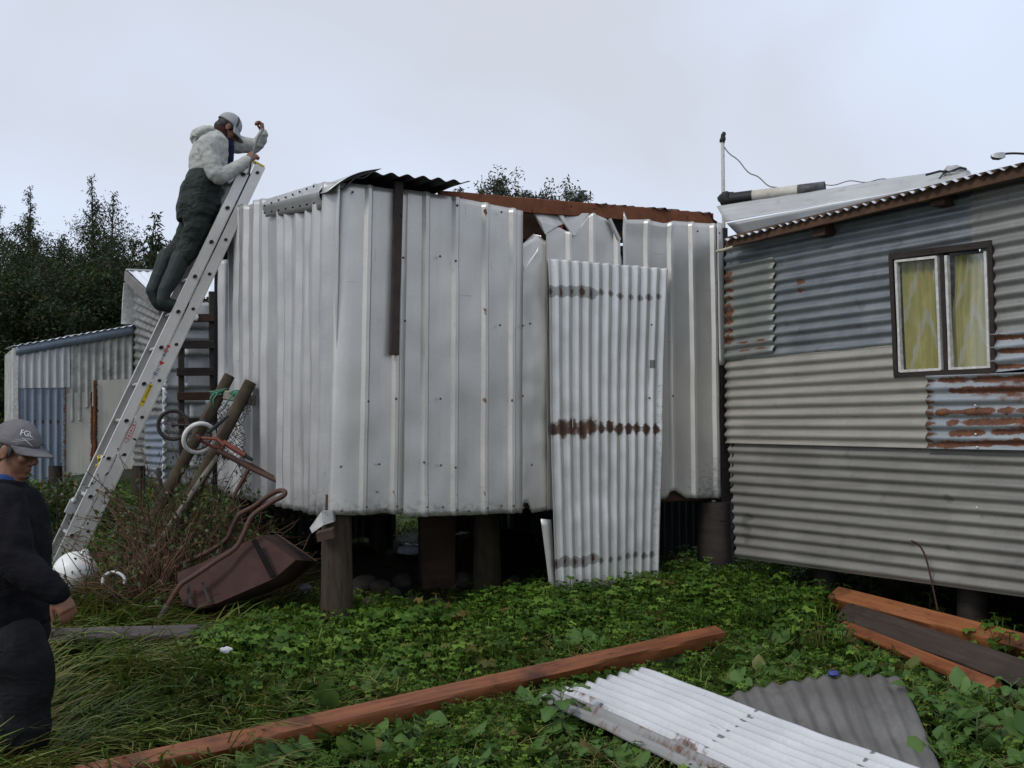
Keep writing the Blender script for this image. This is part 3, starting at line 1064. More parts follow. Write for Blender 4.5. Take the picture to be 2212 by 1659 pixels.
def flank_dirt(base_w, pitch, phase, amt):
    def f(d, m, a, q):
        r0, g0, b0 = base_w(d, m, a, q)
        ph = (d / pitch + phase / (2 * PI)) % 1.0
        if 0.20 < ph < 0.42:
            g0 = max(g0, amt * (0.55 + 0.9 * mnoise.noise((m * 3.0, d * 9.0, 5.0))))
        return (r0, max(0.0, g0), b0)
    return f
hsheet('wall_sheet', m_low_zinc, T5, -0.008, 49.0, phase=1.0, wear=flank_dirt(spots_wear(sw), 0.076, 1.0, 0.55), dent=0.008)
T6 = [(2008, 812), (2290, 802), (2290, 974), (2008, 969)]
rr = random.Random(5)
sw = []
for k in range(7):
    yy = 822 + k * 23
    sw += [(*hpos(T6, 2010, yy), 0.016, 'r'), (*hpos(T6, 2010, yy + 11), 0.014, 'r'), (*hpos(T6, 2034, yy), 0.016, 'r')]
    if k in (0, 1, 3, 4, 5, 6):
        x0 = rr.choice((2040, 2060, 2044))
        for xx in range(x0, 2230, 7):
            if rr.random() < 0.6:
                sw.append((*hpos(T6, xx, yy - (xx - 2010) * 0.02), rr.uniform(0.012, 0.034), 'r'))
hsheet('wall_sheet', m_rust_zinc, T6, 0.026, 51.0, wear=spots_wear(sw), thick=0.002)
T7 = [(2146, 722), (2290, 708), (2290, 790), (2146, 806)]
sw = [(*hpos(T7, xx, yy), rr.uniform(0.012, 0.024), 'r') for yy in (728, 757, 790) for xx in range(2152, 2225, 6) if rr.random() < 0.75]
hsheet('wall_sheet', m_rust_zinc, T7, 0.020, 53.0, wear=spots_wear(sw), thick=0.002)
# loose white-washers on the wall
for (x, y) in ((2116, 876), (2120, 966), (2120, 1096), (2117, 938)):
    b = MB(); b.ball(HP.px(x, y) + HP.n * 0.04, 0.008, 0.008, 0.008, 8, 5); b.build('washer', m_white_paint, house)

# window
win = MB()
def wp(fu_, fz_, off):
    t = wcs[0].lerp(wcs[1], fu_); bt = wcs[3].lerp(wcs[2], fu_)
    return t.lerp(bt, fz_) + HP.n * off
def wbar(mb, a, b_, w, d, off):
    mb.beam(wp(*a, off), wp(*b_, off), w, d, up=HP.n, seg=8, wob=0.003)
fr = MB()
wbar(fr, (-0.015, -0.03), (-0.008, 1.02), 0.024, 0.05, 0.004)
wbar(fr, (1.015, -0.06), (1.008, 1.02), 0.022, 0.05, 0.002)
wbar(fr, (-0.03, 1.02), (1.02, 1.012), 0.026, 0.05, 0.0)
wbar(fr, (-0.03, -0.03), (1.02, -0.05), 0.034, 0.05, 0.003)
wbar(fr, (0.525, -0.02), (0.525, 1.0), 0.022, 0.05, -0.012)
window = fr.build('window', m_darkwood, house)
def sash(f0, f1, n):
    s = MB()
    wbar(s, (f0, 0.01), (f0, 0.99), 0.017, 0.03, 0.010)
    wbar(s, (f1, 0.01), (f1, 0.99), 0.017, 0.03, 0.011)
    wbar(s, (f0, 0.985), (f1, 0.985), 0.017, 0.03, 0.012)
    if n == 0:
        wbar(s, (f0, 0.015), (f1, 0.015), 0.015, 0.03, 0.013)
    s.build('sash', m_white_paint, window)
sash(0.035, 0.475, 0)
sash(0.575, 0.965, 1)
g = G('old_window_glass')
g.set(Base_Color=(0.9, 0.95, 0.92), Roughness=0.05, Transmission_Weight=1.0, IOR=1.45, Alpha=1.0)
tr = g.nt.nodes.new('ShaderNodeBsdfTransparent')
gl = g.nt.nodes.new('ShaderNodeBsdfGlossy'); gl.inputs['Roughness'].default_value = 0.06
ms = g.nt.nodes.new('ShaderNodeMixShader'); ms.inputs[0].default_value = 0.17
g.nt.links.new(tr.outputs[0], ms.inputs[1]); g.nt.links.new(gl.outputs[0], ms.inputs[2]); g.nt.links.new(ms.outputs[0], g.out.inputs['Surface'])
m_glass = g.m
for f0, f1 in ((0.04, 0.47), (0.58, 0.96)):
    b = MB(); b.add([wp(f0, 0.02, 0.0), wp(f1, 0.02, 0.0), wp(f1, 0.98, 0.0), wp(f0, 0.98, 0.0)], [(0, 1, 2, 3)])
    b.build('pane', m_glass, window)
# curtains: yellow cloth with a pale chevron print
g = G('yellow_patterned_curtain')
uv = g.coord('UV')
sx = g.nt.nodes.new('ShaderNodeSeparateXYZ'); g.nt.links.new(uv, sx.inputs[0])
X, Yv = sx.outputs[0], sx.outputs[1]
ax = g.math('ABSOLUTE', g.math('SUBTRACT', X, 0.52))
def chev(yc, wdt):
    d = g.math('SUBTRACT', g.math('SUBTRACT', Yv, g.math('MULTIPLY', ax, 1.25)), yc)
    return g.math('SUBTRACT', 1.0, g.step(g.math('ABSOLUTE', d), wdt, wdt + 0.025))
wht = g.math('MAXIMUM', chev(0.46, 0.055), chev(-0.12, 0.05))
sat = g.step(g.noise(uv, 4, 3), 0.45, 0.65)
cc = g.mix(sat, (0.27, 0.26, 0.055), (0.36, 0.32, 0.09))
cc = g.mix(g.math('MULTIPLY', g.step(g.voro(g.coord('UV', (3, 3.2, 1)), 1.6), 0.25, 0.1), 0.6), cc, (0.40, 0.22, 0.06))
cc = g.mix(wht, cc, (0.34, 0.33, 0.22))
g.set(Base_Color=cc, Roughness=0.9)
m_curt = g.m
def curtain(f0, f1, seed, cut=False):
    n, mrows = 60, 24
    vs, fs, uvs = [], [], []
    for j in range(mrows + 1):
        q = j / mrows
        for i in range(n + 1):
            a = i / n
            aa = a
            if cut:
                gap = 0.13 * max(0.0, 1 - q / 0.42) ** 0.35 if q < 0.42 else 0.0
                aa = gap + a * (1 - gap)
            off = -0.045 + 0.010 * math.sin(a * 34 + seed + 1.5 * math.sin(q * 3)) * (0.5 + 0.5 * (1 - q)) + 0.006 * math.sin(a * 71 + seed)
            vs.append(wp(f0 + (f1 - f0) * aa, 0.01 + 0.98 * q, off)); uvs.append((a, q))
    for j in range(mrows):
        for i in range(n):
            k = j * (n + 1) + i
            fs.append((k, k + 1, k + n + 2, k + n + 1))
    b = MB(); b.add(vs, fs)
    o = b.build('curtain', m_curt, window, 180)
    uvl = o.data.uv_layers.new(name='UVMap')
    for l in o.data.loops:
        uvl.data[l.index].uv = uvs[l.vertex_index]
    return o
curtain(0.03, 0.50, 0.4)
curtain(0.55, 0.98, 2.2, True)

# eave: fascia, stub brackets, corrugated roof edge
eL = HP.uz(1574, 520); eR = HP.uz(2290, 358)
def hp(u, z, off):
    return HP.pt(u, z, off)
ov = 0.16
def eave_z(x, y, off):
    p_ = on_plane(x, y, HP.p0 + HP.n * off, HP.n)
    return (p_ - HP.p0).dot(HP.u), p_.z
a0 = eave_z(1572, 524, ov - 0.03); a1 = eave_z(2290, 348, ov - 0.03)
b = MB(); b.beam(hp(a0[0], a0[1], ov - 0.03), hp(a1[0], a1[1], ov - 0.03), 0.035, 0.085, bev=0.004, seg=20, wob=0.004); b.build('fascia', wood('brown_fascia', (0.055, 0.030, 0.018), (0.11, 0.058, 0.032), 0.8, (1, 1, 1), 8), house)
for (x, y, wd) in ((1791, 499, 0.11), (2048, 432, 0.10)):
    p_ = HP.px(x, y)
    b = MB(); b.beam(p_ - HP.n * 0.05, p_ + HP.n * (ov - 0.06), wd, 0.085, bev=0.005); b.build('bracket', m_brownwood, house)
r0 = eave_z(1566, 519, ov + 0.02); r1 = eave_z(2300, 329, ov + 0.02)
SL = 0.27
RD = 2.4
rTL = hp(r0[0], r0[1], ov + 0.02); rTR = hp(r1[0] + 0.1, r1[1], ov + 0.02)
rBR = hp(r1[0] + 0.1, r1[1] + SL * RD, ov - RD); rBL = hp(r0[0], r0[1] + SL * RD, ov - RD)
m_roof_house = tin('wet_zinc_roof', (0.52, 0.54, 0.57), (0.62, 0.64, 0.67), 0.3, 0.35, speck=0.3, streak=0.2, dirtamt=0.1)
sheet('roof_sheet', [m_roof_house, m_dark_zinc], house, [rTL, rTR, rBR, rBL], wave_prof(0.076, 0.010), (0, 0, 1), 'h', step=0.0095, vstep=0.2, dent=0.012, dscale=2.5, seed=61.0, smooth=180, top=ragged(0.02, 11, 5))
ro = house.children[-1]
md = ro.modifiers.new('thickness', 'SOLIDIFY'); md.thickness = 0.004; md.offset = -1; md.material_offset = 1; md.material_offset_rim = 1  # underside and rim take the darker zinc, eave shade in the colour
# hidden walls that close the house
sheet('end_sheet', m_dark_zinc, house, [hp(0.0, 2.9, 0.0), hp(0.0, 3.3, -3.0), hp(0.0, 0.6, -3.0), hp(0.0, 0.6, 0.0)], wave_prof(), -HP.u, 'v', step=0.019, vstep=0.5, smooth=180)
sheet('end_sheet', m_dark_zinc, house, [hp(eR[0] + 0.1, 2.9, 0.0), hp(eR[0] + 0.1, 3.3, -3.0), hp(eR[0] + 0.1, 0.4, -3.0), hp(eR[0] + 0.1, 0.4, 0.0)], wave_prof(), HP.u, 'v', step=0.019, vstep=0.5, smooth=180)
sheet('back_sheet', m_dark_zinc, house, [hp(0, 3.3, -3.0), hp(eR[0] + 0.1, 3.3, -3.0), hp(eR[0] + 0.1, 0.4, -3.0), hp(0, 0.4, -3.0)], wave_prof(), -HP.n, 'v', step=0.019, vstep=0.5, smooth=180)
b = MB()
b.beam(hp(0.0, 0.80, -1.6), hp(eR[0] + 0.1, 0.70, -1.6), 2.5, 0.05); b.build('floor', m_darkwood, house)
for u in (0.7, 1.9):
    p_ = hp(u, 0, -0.25)
    log((p_.x, p_.y, gz(p_.x, p_.y) - 0.1), (p_.x, p_.y, 0.75), 0.09, 0.09, u).build('pier', m_darkwood, house, 50)

# long silver capping above the eave
m_cap = tin('streaked_capping', (0.33, 0.33, 0.32), (0.46, 0.46, 0.45), 0.2, 0.5, speck=0.5, streak=0.5, dirtamt=0.5)
m_cap2 = tin('plain_capping', (0.27, 0.275, 0.275), (0.33, 0.335, 0.335), 0.3, 0.5, speck=0.3, streak=0.3, dirtamt=0.2)
ca, cb, cc_, cd = at(1548, 446, 8.95), at(2086, 362, 8.0), at(1985, 402, 7.85), at(1568, 480, 8.75)
capn = Vector((-0.6, -0.6, 0.5)).normalized()
sheet('capping', m_cap, house, [ca, cb, cc_ + (cb - ca) * 0.17, cd], lambda d: 0.0, capn, 'v', step=0.03, vstep=0.06, dent=0.015, dscale=3.0, seed=71.0, thick=0.003)
sheet('capping', m_cap2, house, [cd + Vector((0, 0, -0.002)), cc_ + (cb - ca) * 0.17, at(2085, 420, 7.8), at(1600, 513, 8.7)], lambda d: 0.0, capn, 'v', step=0.03, vstep=0.08, dent=0.008, seed=72.0, thick=0.003,
      off=-0.012)
b = MB(); b.beam(at(1602, 512, 8.72), at(1990, 428, 7.85), 0.02, 0.016); b.build('capping_edge', m_silver_side, house)
# crumpled dark end with wires
q = at(2062, 378, 7.95)
b = MB()
b.ball(q, 0.10, 0.06, 0.055, 12, 8, 0.9, 2.0); b.build('crumpled_sheet', m_silver_side, house, 60)
b = MB(); b.tube([at(2015, 402, 7.9), at(2030, 385, 7.9), at(2042, 368, 7.9), at(2052, 372, 7.88)], 0.006, 5); b.tube([at(2000, 378, 7.9), at(2030, 370, 7.9), at(2050, 372, 7.9), at(2075, 362, 7.9), at(2088, 366, 7.9)], 0.009, 5)
b.build('wire_tie', m_black, house)

# ================================================================== small patched shed at the back left
K = 1.0
near = at(357, 900, 11.4)
SPn = Plane(near, Vector((FP.u.x, FP.u.y, 0)))          # front of the taller part, runs right
SPs = Plane(near, Vector((LP.u.x, LP.u.y, 0)))          # its left side, runs back
far = SPs.px(289, 800)
LT = Plane(far, Vector((-FP.u.x, -FP.u.y, 0)))           # lean-to front, runs left
back = thing('patched_shed', 'low shed patched with corrugated scraps and rusty plates behind the ladder', 'shed', (near.x, near.y, gz(near.x, near.y)))


def bsheet(name, mat, P, px4, off, seed, across='h', prof=None, **kw):
    kw.setdefault('smooth', 180)
    kw.setdefault('vstep', 0.06)
    return sheet(name, mat, back, pxs(P, *px4), prof or wave_prof(0.083, 0.012, kw.pop('phase', 0.0)), P.n, across, off=off, seed=seed, **kw)


flat = lambda d: 0.0
bsheet('wall_sheet', m_moss_zinc, LT, [(140, 725), (286, 708), (286, 870), (140, 885)], 0.0, 81.0, bot=pw([(0, 0.15), (0.28, 0.14), (0.30, 0.0), (0.62, -0.02), (0.64, -0.13), (1, -0.14)]), dent=0.008)
bsheet('wall_sheet', m_cream_zinc, LT, [(38, 745), (150, 728), (150, 838), (38, 840)], 0.014, 82.0, dent=0.004, mat_=None) if False else sheet('wall_sheet', tin('pale_grey_zinc', (0.42, 0.42, 0.43), (0.52, 0.52, 0.52), 0.2, 0.5, speck=0.3), back, pxs(LT, (38, 745), (150, 728), (150, 837), (38, 839)), wave_prof(0.083, 0.012, 0.5), LT.n, 'h', off=0.016, seed=82.0, smooth=180, vstep=0.06)
def w_blue(d, m, a, q):
    r = 0.0
    if abs(q - 0.37) < 0.05 and int(d / 0.083) % 1 == 0 and (d % 0.083) < 0.03:
        r = 0.7
    if a > 0.93:
        r = 0.5
    return (r, 0.0, 0.0)
bsheet('wall_sheet', m_blue_side, LT, [(38, 836), (142, 834), (142, 1040), (38, 1045)], 0.004, 83.0, wear=w_blue, dent=0.006)
def w_peel(x0, x1):
    def f(d, m, a, q):
        n = 0.35 * mnoise.noise((d * 9, m * 7, 2.0))
        return (max(0.0, min(1.0, (x0 - a) * 9 + n + 0.25)) if x0 < 0.5 else max(0.0, min(1.0, (a - x0) * 9 + n + 0.25)), 0.0, 0.0)
    return f
bsheet('wall_plate', m_paint_plate, LT, [(134, 850), (204, 846), (204, 1020), (134, 1030)], -0.008, 84.0, prof=flat, step=0.02, vstep=0.03, wear=w_peel(0.86, 1), dent=0.01)
bsheet('wall_plate', m_paint_plate, LT, [(201, 822), (292, 818), (292, 1012), (201, 1016)], 0.018, 85.0, prof=flat, step=0.02, vstep=0.03, wear=w_peel(0.13, 0), dent=0.008)
# rusty vertical edge of that plate
b = MB(); b.beam(LT.px(203, 822) + LT.n * 0.03, LT.px(203, 1015) + LT.n * 0.03, 0.022, 0.03, up=LT.n, seg=10, wob=0.004)
b.build('rusty_edge', plain('deep_rust', (0.10, 0.028, 0.014), 0.8, c2=(0.22, 0.08, 0.02), scale=14), back)
# eave strip and lean-to roof
bsheet('eave_strip', m_blue_side, LT, [(34, 748), (288, 703), (288, 722), (34, 768)], 0.04, 86.0, prof=flat, step=0.03, vstep=0.1, dent=0.006, thick=0.003)
A = LT.px(30, 748) + LT.n * 0.06; Bp = LT.px(290, 703) + LT.n * 0.06
sheet('roof_sheet', m_white_roof, back, [A, Bp, Bp - LT.n * 1.6 + Vector((0, 0, 0.05)), A - LT.n * 1.6 + Vector((0, 0, 0.05))], wave_prof(0.083, 0.01), (0, 0, 1), 'h', step=0.02, vstep=0.2, seed=87.0, smooth=180, thick=0.003)
# corner board on its left end
b = MB(); b.beam(LT.px(33, 752), LT.px(33, 1045), 0.06, 0.06, up=LT.n, seg=8, wob=0.008); b.build('corner_board', m_white_paint, back)
sheet('end_sheet', m_moss_zinc, back, [LT.px(31, 752), LT.px(31, 752) - LT.n * 1.6, LT.px(31, 1045) - LT.n * 1.6, LT.px(31, 1045)], wave_prof(0.083, 0.012), LT.u, 'h', step=0.02, vstep=0.2, smooth=180, seed=88.0)
# taller part: left side
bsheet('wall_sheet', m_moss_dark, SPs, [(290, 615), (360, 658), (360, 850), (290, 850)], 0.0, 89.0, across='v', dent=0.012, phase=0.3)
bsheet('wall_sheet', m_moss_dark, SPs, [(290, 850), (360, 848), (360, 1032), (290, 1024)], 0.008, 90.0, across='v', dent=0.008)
sheet('wall_sheet', m_blue_side, back, pxs(SPs, (318, 900), (358, 896), (358, 1034), (318, 1028)), wave_prof(0.083, 0.012), SPs.n, 'v', off=0.02, seed=91.0, smooth=180, vstep=0.1)
b = MB(); b.beam(SPs.px(282, 612), SPs.px(276, 700), 0.02, 0.16, up=LT.u, seg=6, wob=0.006); b.build('end_board', m_white_paint, back)
# taller part: front of lapped flattened tins
m_lap = tin('flattened_tin', (0.40, 0.41, 0.42), (0.55, 0.56, 0.56), 0.4, 0.42, rust=0.02, speck=0.3, streak=0.3, dirtamt=0.4)
rr = random.Random(8)
ys = [655, 705, 730, 762, 795, 832, 866, 900, 930, 968, 1005, 1040]
for i in range(len(ys) - 1):
    x = 352
    row_xs = [352, rr.choice((388, 400, 410)), 470]
    for x0, x1 in zip(row_xs[:-1], row_xs[1:]):
        dy = rr.uniform(-3, 3)
        bsheet('lapped_tin', m_lap, SPn, [(x0 - 2, ys[i] + dy), (x1 + 2, ys[i] + dy + 1), (x1 + 2, ys[i + 1] + 8), (x0 - 2, ys[i + 1] + 6)], 0.012 + 0.006 * rr.random(), 100 + i + x0 * 0.01, prof=flat, step=0.05, vstep=0.04, dent=0.016, dscale=5.0, thick=0.002,
               bend=lambda a, q: 0.022 * q, wear=lambda d, m, a, q: (0.0, 0.25 if q > 0.92 else 0.0, 0.0))
# its white roof, high at the back
rA = SPs.px(276, 588) + Vector((0, 0, 0.02)); rB = at(346, 652, 11.3)
rC = at(470, 640, 12.0); rD = at(470, 592, 14.2)
sheet('roof_sheet', m_white_roof, back, [rA, rD, rC, rB], wave_prof(0.083, 0.008), (0, -0.2, 1), 'h', step=0.02, vstep=0.1, seed=92.0, smooth=180, thick=0.003, dent=0.01)
b = MB(); b.beam(rA + Vector((-0.02, -0.02, -0.07)), rB + Vector((0, 0, -0.07)), 0.03, 0.12); b.build('barge_board', wood('grey_weathered', (0.12, 0.11, 0.11), (0.2, 0.19, 0.18), 0.85), back)
b = MB(); b.beam(rA + Vector((-0.01, -0.02, 0.01)), rD + Vector((0, 0, 0.01)), 0.05, 0.02); b.build('ridge_strip', m_silver_side, back)
# stumps under it
for (x, Y) in ((300, 12.0), (352, 11.5), (420, 12.0), (120, 12.0), (45, 11.8)):
    p_ = at(x, 1040, Y)
    log((p_.x, p_.y, gz(p_.x, p_.y) - 0.1), (p_.x, p_.y, 1.08), 0.08, 0.07, x).build('stump', m_darkwood, back, 50)
b = MB(); b.beam(SPn.px(352, 1030) - SPn.n * 0.3, SPn.px(480, 1030) - SPn.n * 0.3, 0.6, 0.06); b.build('floor', m_darkwood, back)
# ================================================================== more materials
m_alu = plain('brushed_aluminium', (0.60, 0.58, 0.54), 0.36, 0.6, c2=(0.52, 0.50, 0.47), scale=7, bump=0.08)
m_alu_dull = plain('dull_aluminium', (0.46, 0.46, 0.45), 0.5, 0.5, scale=7, bump=0.08)
m_rustred = plain('rusted_steel', (0.032, 0.013, 0.010), 0.9, c2=(0.052, 0.023, 0.017), scale=8, bump=0.4, bscale=60)
m_rusttube = plain('rusted_tube', (0.085, 0.036, 0.022), 0.7, c2=(0.045, 0.023, 0.018), scale=11, bump=0.4)
m_redpaint = plain('worn_red_paint', (0.20, 0.035, 0.02), 0.6, c2=(0.10, 0.035, 0.02), scale=22, bump=0.3)
m_rubber = plain('old_rubber', (0.03, 0.026, 0.024), 0.8)
m_tyre_white = plain('dirty_white_tyre', (0.66, 0.66, 0.64), 0.6, c2=(0.50, 0.48, 0.44), scale=16)
m_buoy = plain('white_plastic_buoy', (0.74, 0.74, 0.72), 0.4, c2=(0.60, 0.59, 0.54), scale=6)
m_green_rope = plain('green_nylon_rope', (0.05, 0.16, 0.10), 0.7, c2=(0.09, 0.24, 0.16), scale=40)
m_net = plain('black_net', (0.012, 0.012, 0.015), 0.8)
m_yellow = plain('yellow_plastic', (0.55, 0.42, 0.02), 0.5, var=0.15)
m_red_ink = plain('red_ink', (0.42, 0.03, 0.03), 0.5, var=0.1)
m_blue_ink = plain('blue_ink', (0.04, 0.05, 0.22), 0.5, var=0.1)
m_black_ink = plain('black_ink', (0.01, 0.01, 0.01), 0.5, var=0.1)
m_white_ink = plain('white_print', (0.7, 0.7, 0.68), 0.5, var=0.05)
m_ropegrey = plain('grey_rope', (0.20, 0.20, 0.18), 0.85, scale=60)
m_steelpipe = plain('sooty_cream_pipe', (0.52, 0.49, 0.42), 0.6, c2=(0.35, 0.32, 0.27), scale=9)
m_cable = plain('pale_cable', (0.55, 0.50, 0.36), 0.6)

# ================================================================== aluminium extension ladder
Qw = LP.px(514, 443)
def onV(x, y, off=0.0):
    return on_plane(x, y, Qw + LP.u * off, LP.u)
lt = onV(551, 352); lb = onV(150, 1200)
le = (lt - lb).normalized()                     # up the ladder
lr = LP.u.copy()                                # along the rungs, away from the viewer
lm = le.cross(lr).normalized()
if lm.dot(LP.n) < 0:
    lm = -lm                                    # towards the climber
zg = gz(lb.x - 0.1, lb.y)
foot = lb - le * ((lb.z - zg - 0.02) / le.z)
LLEN = (lt - foot).length
ladder = thing('extension_ladder', 'aluminium extension ladder leaning on the left side of the silver shed', 'ladder', foot)
LW = 0.42
RD2, RT = 0.080, 0.030


def lad(t, c, m):
    """t up from the foot, c across away from the viewer, m out towards the climber"""
    return foot + le * t + lr * c + lm * m


def rail(c, m, side, t0=0.0, t1=None):
    t1 = LLEN if t1 is None else t1
    b = MB()
    # C-channel: web on the outside, two flanges inwards
    wc = c + side * RT * 0.5
    b.box((lad(t0, wc, m) + lad(t1, wc, m)) / 2, le * (t1 - t0) / 2, lm * RD2 / 2, lr * 0.0022)
    for k in (-1, 1):
        b.box((lad(t0, c, m + k * (RD2 / 2 - 0.002)) + lad(t1, c, m + k * (RD2 / 2 - 0.002))) / 2, le * (t1 - t0) / 2 * 0.9995, lm * 0.004, lr * (RT / 2 + 0.003))
    # shallow raised bead along the web
    b.box((lad(t0, wc + side * 0.003, m - RD2 * 0.36) + lad(t1, wc + side * 0.003, m - RD2 * 0.36)) / 2, le * (t1 - t0) / 2 * 0.999, lm * 0.006, lr * 0.003)
    return b.build('rail', m_alu, ladder)


for m in (0.048, -0.048):
    for c, side in ((0.0 if m < 0 else 0.012, -1), (LW if m < 0 else LW - 0.012, 1)):
        rail(c, m, side)
tf = (onV(375, 669) - foot).dot(le)
tb = (onV(402, 661) - foot).dot(le)
RS = 0.318
for m, o0 in ((0.048, tf % RS), (-0.048, tb % RS)):
    k = 0
    while o0 + k * RS < LLEN - 0.05:
        t = o0 + k * RS
        b = MB()
        b.tube([lad(t, -RT * 0.5 - 0.006, m), lad(t, LW + RT * 0.5 + 0.006, m)], 0.019, 12, caps=False, flat=0.85)
        r = b.build('rung', m_alu_dull, ladder, 40)
        b = MB()
        b.tube([lad(t, -RT * 0.5 - 0.003, m), lad(t, -RT * 0.5 + 0.02, m)], 0.0152, 12, flat=0.85)
        b.build('rung_shade_plug', m_black, r)  # black plug painting the dark inside of the hollow rung
        k += 1
# foot pads and top caps
for c in (0.0, LW):
    b = MB(); b.box(lad(0.02, c, -0.048), le * 0.03, lm * 0.045, lr * 0.024); b.build('foot_pad', m_rubber, ladder)
b = MB(); b.box(lad(LLEN + 0.004, 0.0, -0.03), le * 0.008, lm * 0.05, lr * 0.02); b.build('end_cap', m_yellow, ladder)
# stickers on the outer face of the near rail
fo = lad(0, -RT * 0.5 - 0.0034, 0)
def sticker(name, mat, x, y, l, w, lift=0.0, parent=None, rot=0.0, keepm=None):
    p_ = on_plane(x, y, fo - lr * lift, lr)
    b = MB()
    e2 = le * math.cos(rot) + lm * math.sin(rot)
    m2 = -le * math.sin(rot) + lm * math.cos(rot)
    b.box(p_, e2 * l / 2, m2 * w / 2, lr * 0.0007)
    return b.build(name, mat, parent or ladder)


def oval(mat, x, y, l, w, lift, ring, name):
    p_ = on_plane(x, y, fo - lr * lift, lr)
    n = 28
    vs, fs = [], []
    for i in range(n):
        a = 2 * PI * i / n
        vs.append(p_ + le * (math.cos(a) * l / 2) + lm * (math.sin(a) * w / 2))
    if ring:
        for i in range(n):
            a = 2 * PI * i / n
            vs.append(p_ + le * (math.cos(a) * (l / 2 - ring)) + lm * (math.sin(a) * (w / 2 - ring)))
        fs = [(i, (i + 1) % n, n + (i + 1) % n, n + i) for i in range(n)]
    else:
        fs = [tuple(range(n))]
    b = MB(); b.add(vs, fs)
    return b.build(name, mat, ladder)


def lettering(body, mat, parent, size, org, xdir, ydir, lift, name='lettering', shear=0.0):
    cu = bpy.data.curves.new('text', 'FONT')
    cu.body = body
    cu.size = size
    cu.align_x = 'CENTER'
    cu.align_y = 'CENTER'
    cu.shear = shear
    to = bpy.data.objects.new('text', cu)
    COL.objects.link(to)
    dg = bpy.context.evaluated_depsgraph_get()
    me = bpy.data.meshes.new_from_object(to.evaluated_get(dg))
    bpy.data.objects.remove(to)
    bpy.data.curves.remove(cu)
    x, y = Vector(xdir).normalized(), Vector(ydir).normalized()
    nrm = x.cross(y)
    base = base_of(parent)
    for v in me.vertices:
        q = Vector(org) + x * v.co.x + y * v.co.y + nrm * lift - base
        v.co = q
    me.update()
    me.materials.clear()
    return link_mesh(name, me, mat, parent, None, base)


oval(m_red_ink, 282, 933, 0.185, 0.044, 0.0, 0.0045, 'oval_logo')
pq = on_plane(282, 933, fo - lr * 0.0004, lr)
for k, (l_, w_) in enumerate(((0.006, 0.020), (0.012, 0.016), (0.006, 0.019), (0.012, 0.014), (0.006, 0.018), (0.011, 0.016))):
    b = MB(); b.box(pq + le * (-0.056 + 0.0225 * k), le * l_ / 2, lm * w_ / 2, lr * 0.0005); b.build('logo_stroke', m_red_ink, ladder)
ys_ = sticker('warning_label', m_yellow, 316, 853, 0.19, 0.032)
sticker('label_mark', m_black_ink, 319.5, 846, 0.105, 0.0055, 0.0012, ys_)
sticker('label_mark', m_black_ink, 309, 867, 0.0065, 0.024, 0.0012, ys_)
sticker('label_mark', m_black_ink, 325, 834, 0.005, 0.026, 0.0012, ys_)
sticker('red_print', m_red_ink, 364, 748, 0.022, 0.024)
oval(m_red_ink, 359, 757, 0.034, 0.034, 0.0, 0.005, 'round_print')
sticker('print_line', m_red_ink, 359, 757, 0.02, 0.006, 0.0004)
sticker('blue_print', m_blue_ink, 355, 767, 0.010, 0.020)
p0_ = on_plane(349, 784, fo, lr)
b = MB(); b.add([p0_ + lm * 0.022 + le * 0.012, p0_ - lm * 0.022 + le * 0.012, p0_ - le * 0.024], [(0, 1, 2)]); b.build('red_triangle', m_red_ink, ladder)
for i, (x, y) in enumerate(((343.5, 797), (341.5, 801), (337, 806), (335.5, 809))):
    sticker('blue_print', m_blue_ink, x, y, 0.006, 0.018 if i < 2 else 0.032)
# rung lock, rivets, plate
b = MB(); b.box(lad(LLEN * 0.16, LW - 0.03, 0.075), le * 0.055, lm * 0.04, lr * 0.018); b.ball(lad(LLEN * 0.16 + 0.05, LW - 0.03, 0.085), 0.03, 0.03, 0.03, 10, 6); b.build('rung_lock', m_alu_dull, ladder)
b = MB(); b.tube([lad(LLEN * 0.15, LW - 0.1, 0.06), lad(LLEN * 0.135, LW - 0.1, 0.06)], 0.008, 6); b.build('lock_pull', m_rubber, ladder)
b = MB(); b.box(lad(LLEN * 0.205, LW - RT, 0.048), le * 0.05, lm * 0.03, lr * 0.002); b.build('plate', m_alu_dull, ladder)
for t in (0.185, 0.205):
    for m in (0.055, 0.028):
        b = MB(); b.ball(lad(LLEN * t, -RT * 0.5 - 0.004, m), 0.004, 0.004, 0.004, 6, 4); b.build('rivet', m_alu, ladder)

# rope held by the climber, running down between the rails
rope_pts = [at(569, 279, 8.52), at(557, 297, 8.5), at(550, 318, 8.48), at(546, 337, 8.46), at(541, 352, 8.46)]
rt = rope_pts + [lad(LLEN - 0.10, 0.035, 0.0), lad(LLEN - 0.3, 0.03, -0.002), lad(LLEN - 0.62, 0.03, -0.004)]
b = MB(); b.tube(rt, 0.010, 7)
tag(b.build('pull_rope', m_ropegrey, None, 180), 'grey rope held by the climber and running down the ladder top', 'rope')
# yellow cord knotted round a rung
b = MB()
pc = lad(LLEN * 0.262, LW * 0.55, 0.05)
pts = []
for i in range(26):
    a = i * 0.9
    pts.append(pc + le * (0.03 * math.sin(a * 0.7) + 0.002 * i) + lm * (0.03 * math.cos(a)) + lr * (-0.10 + 0.008 * i))
b.tube(pts, 0.007, 6)
tag(b.build('yellow_cord', m_yellow, None, 180), 'yellow cord knotted round a low rung of the aluminium ladder', 'cord')

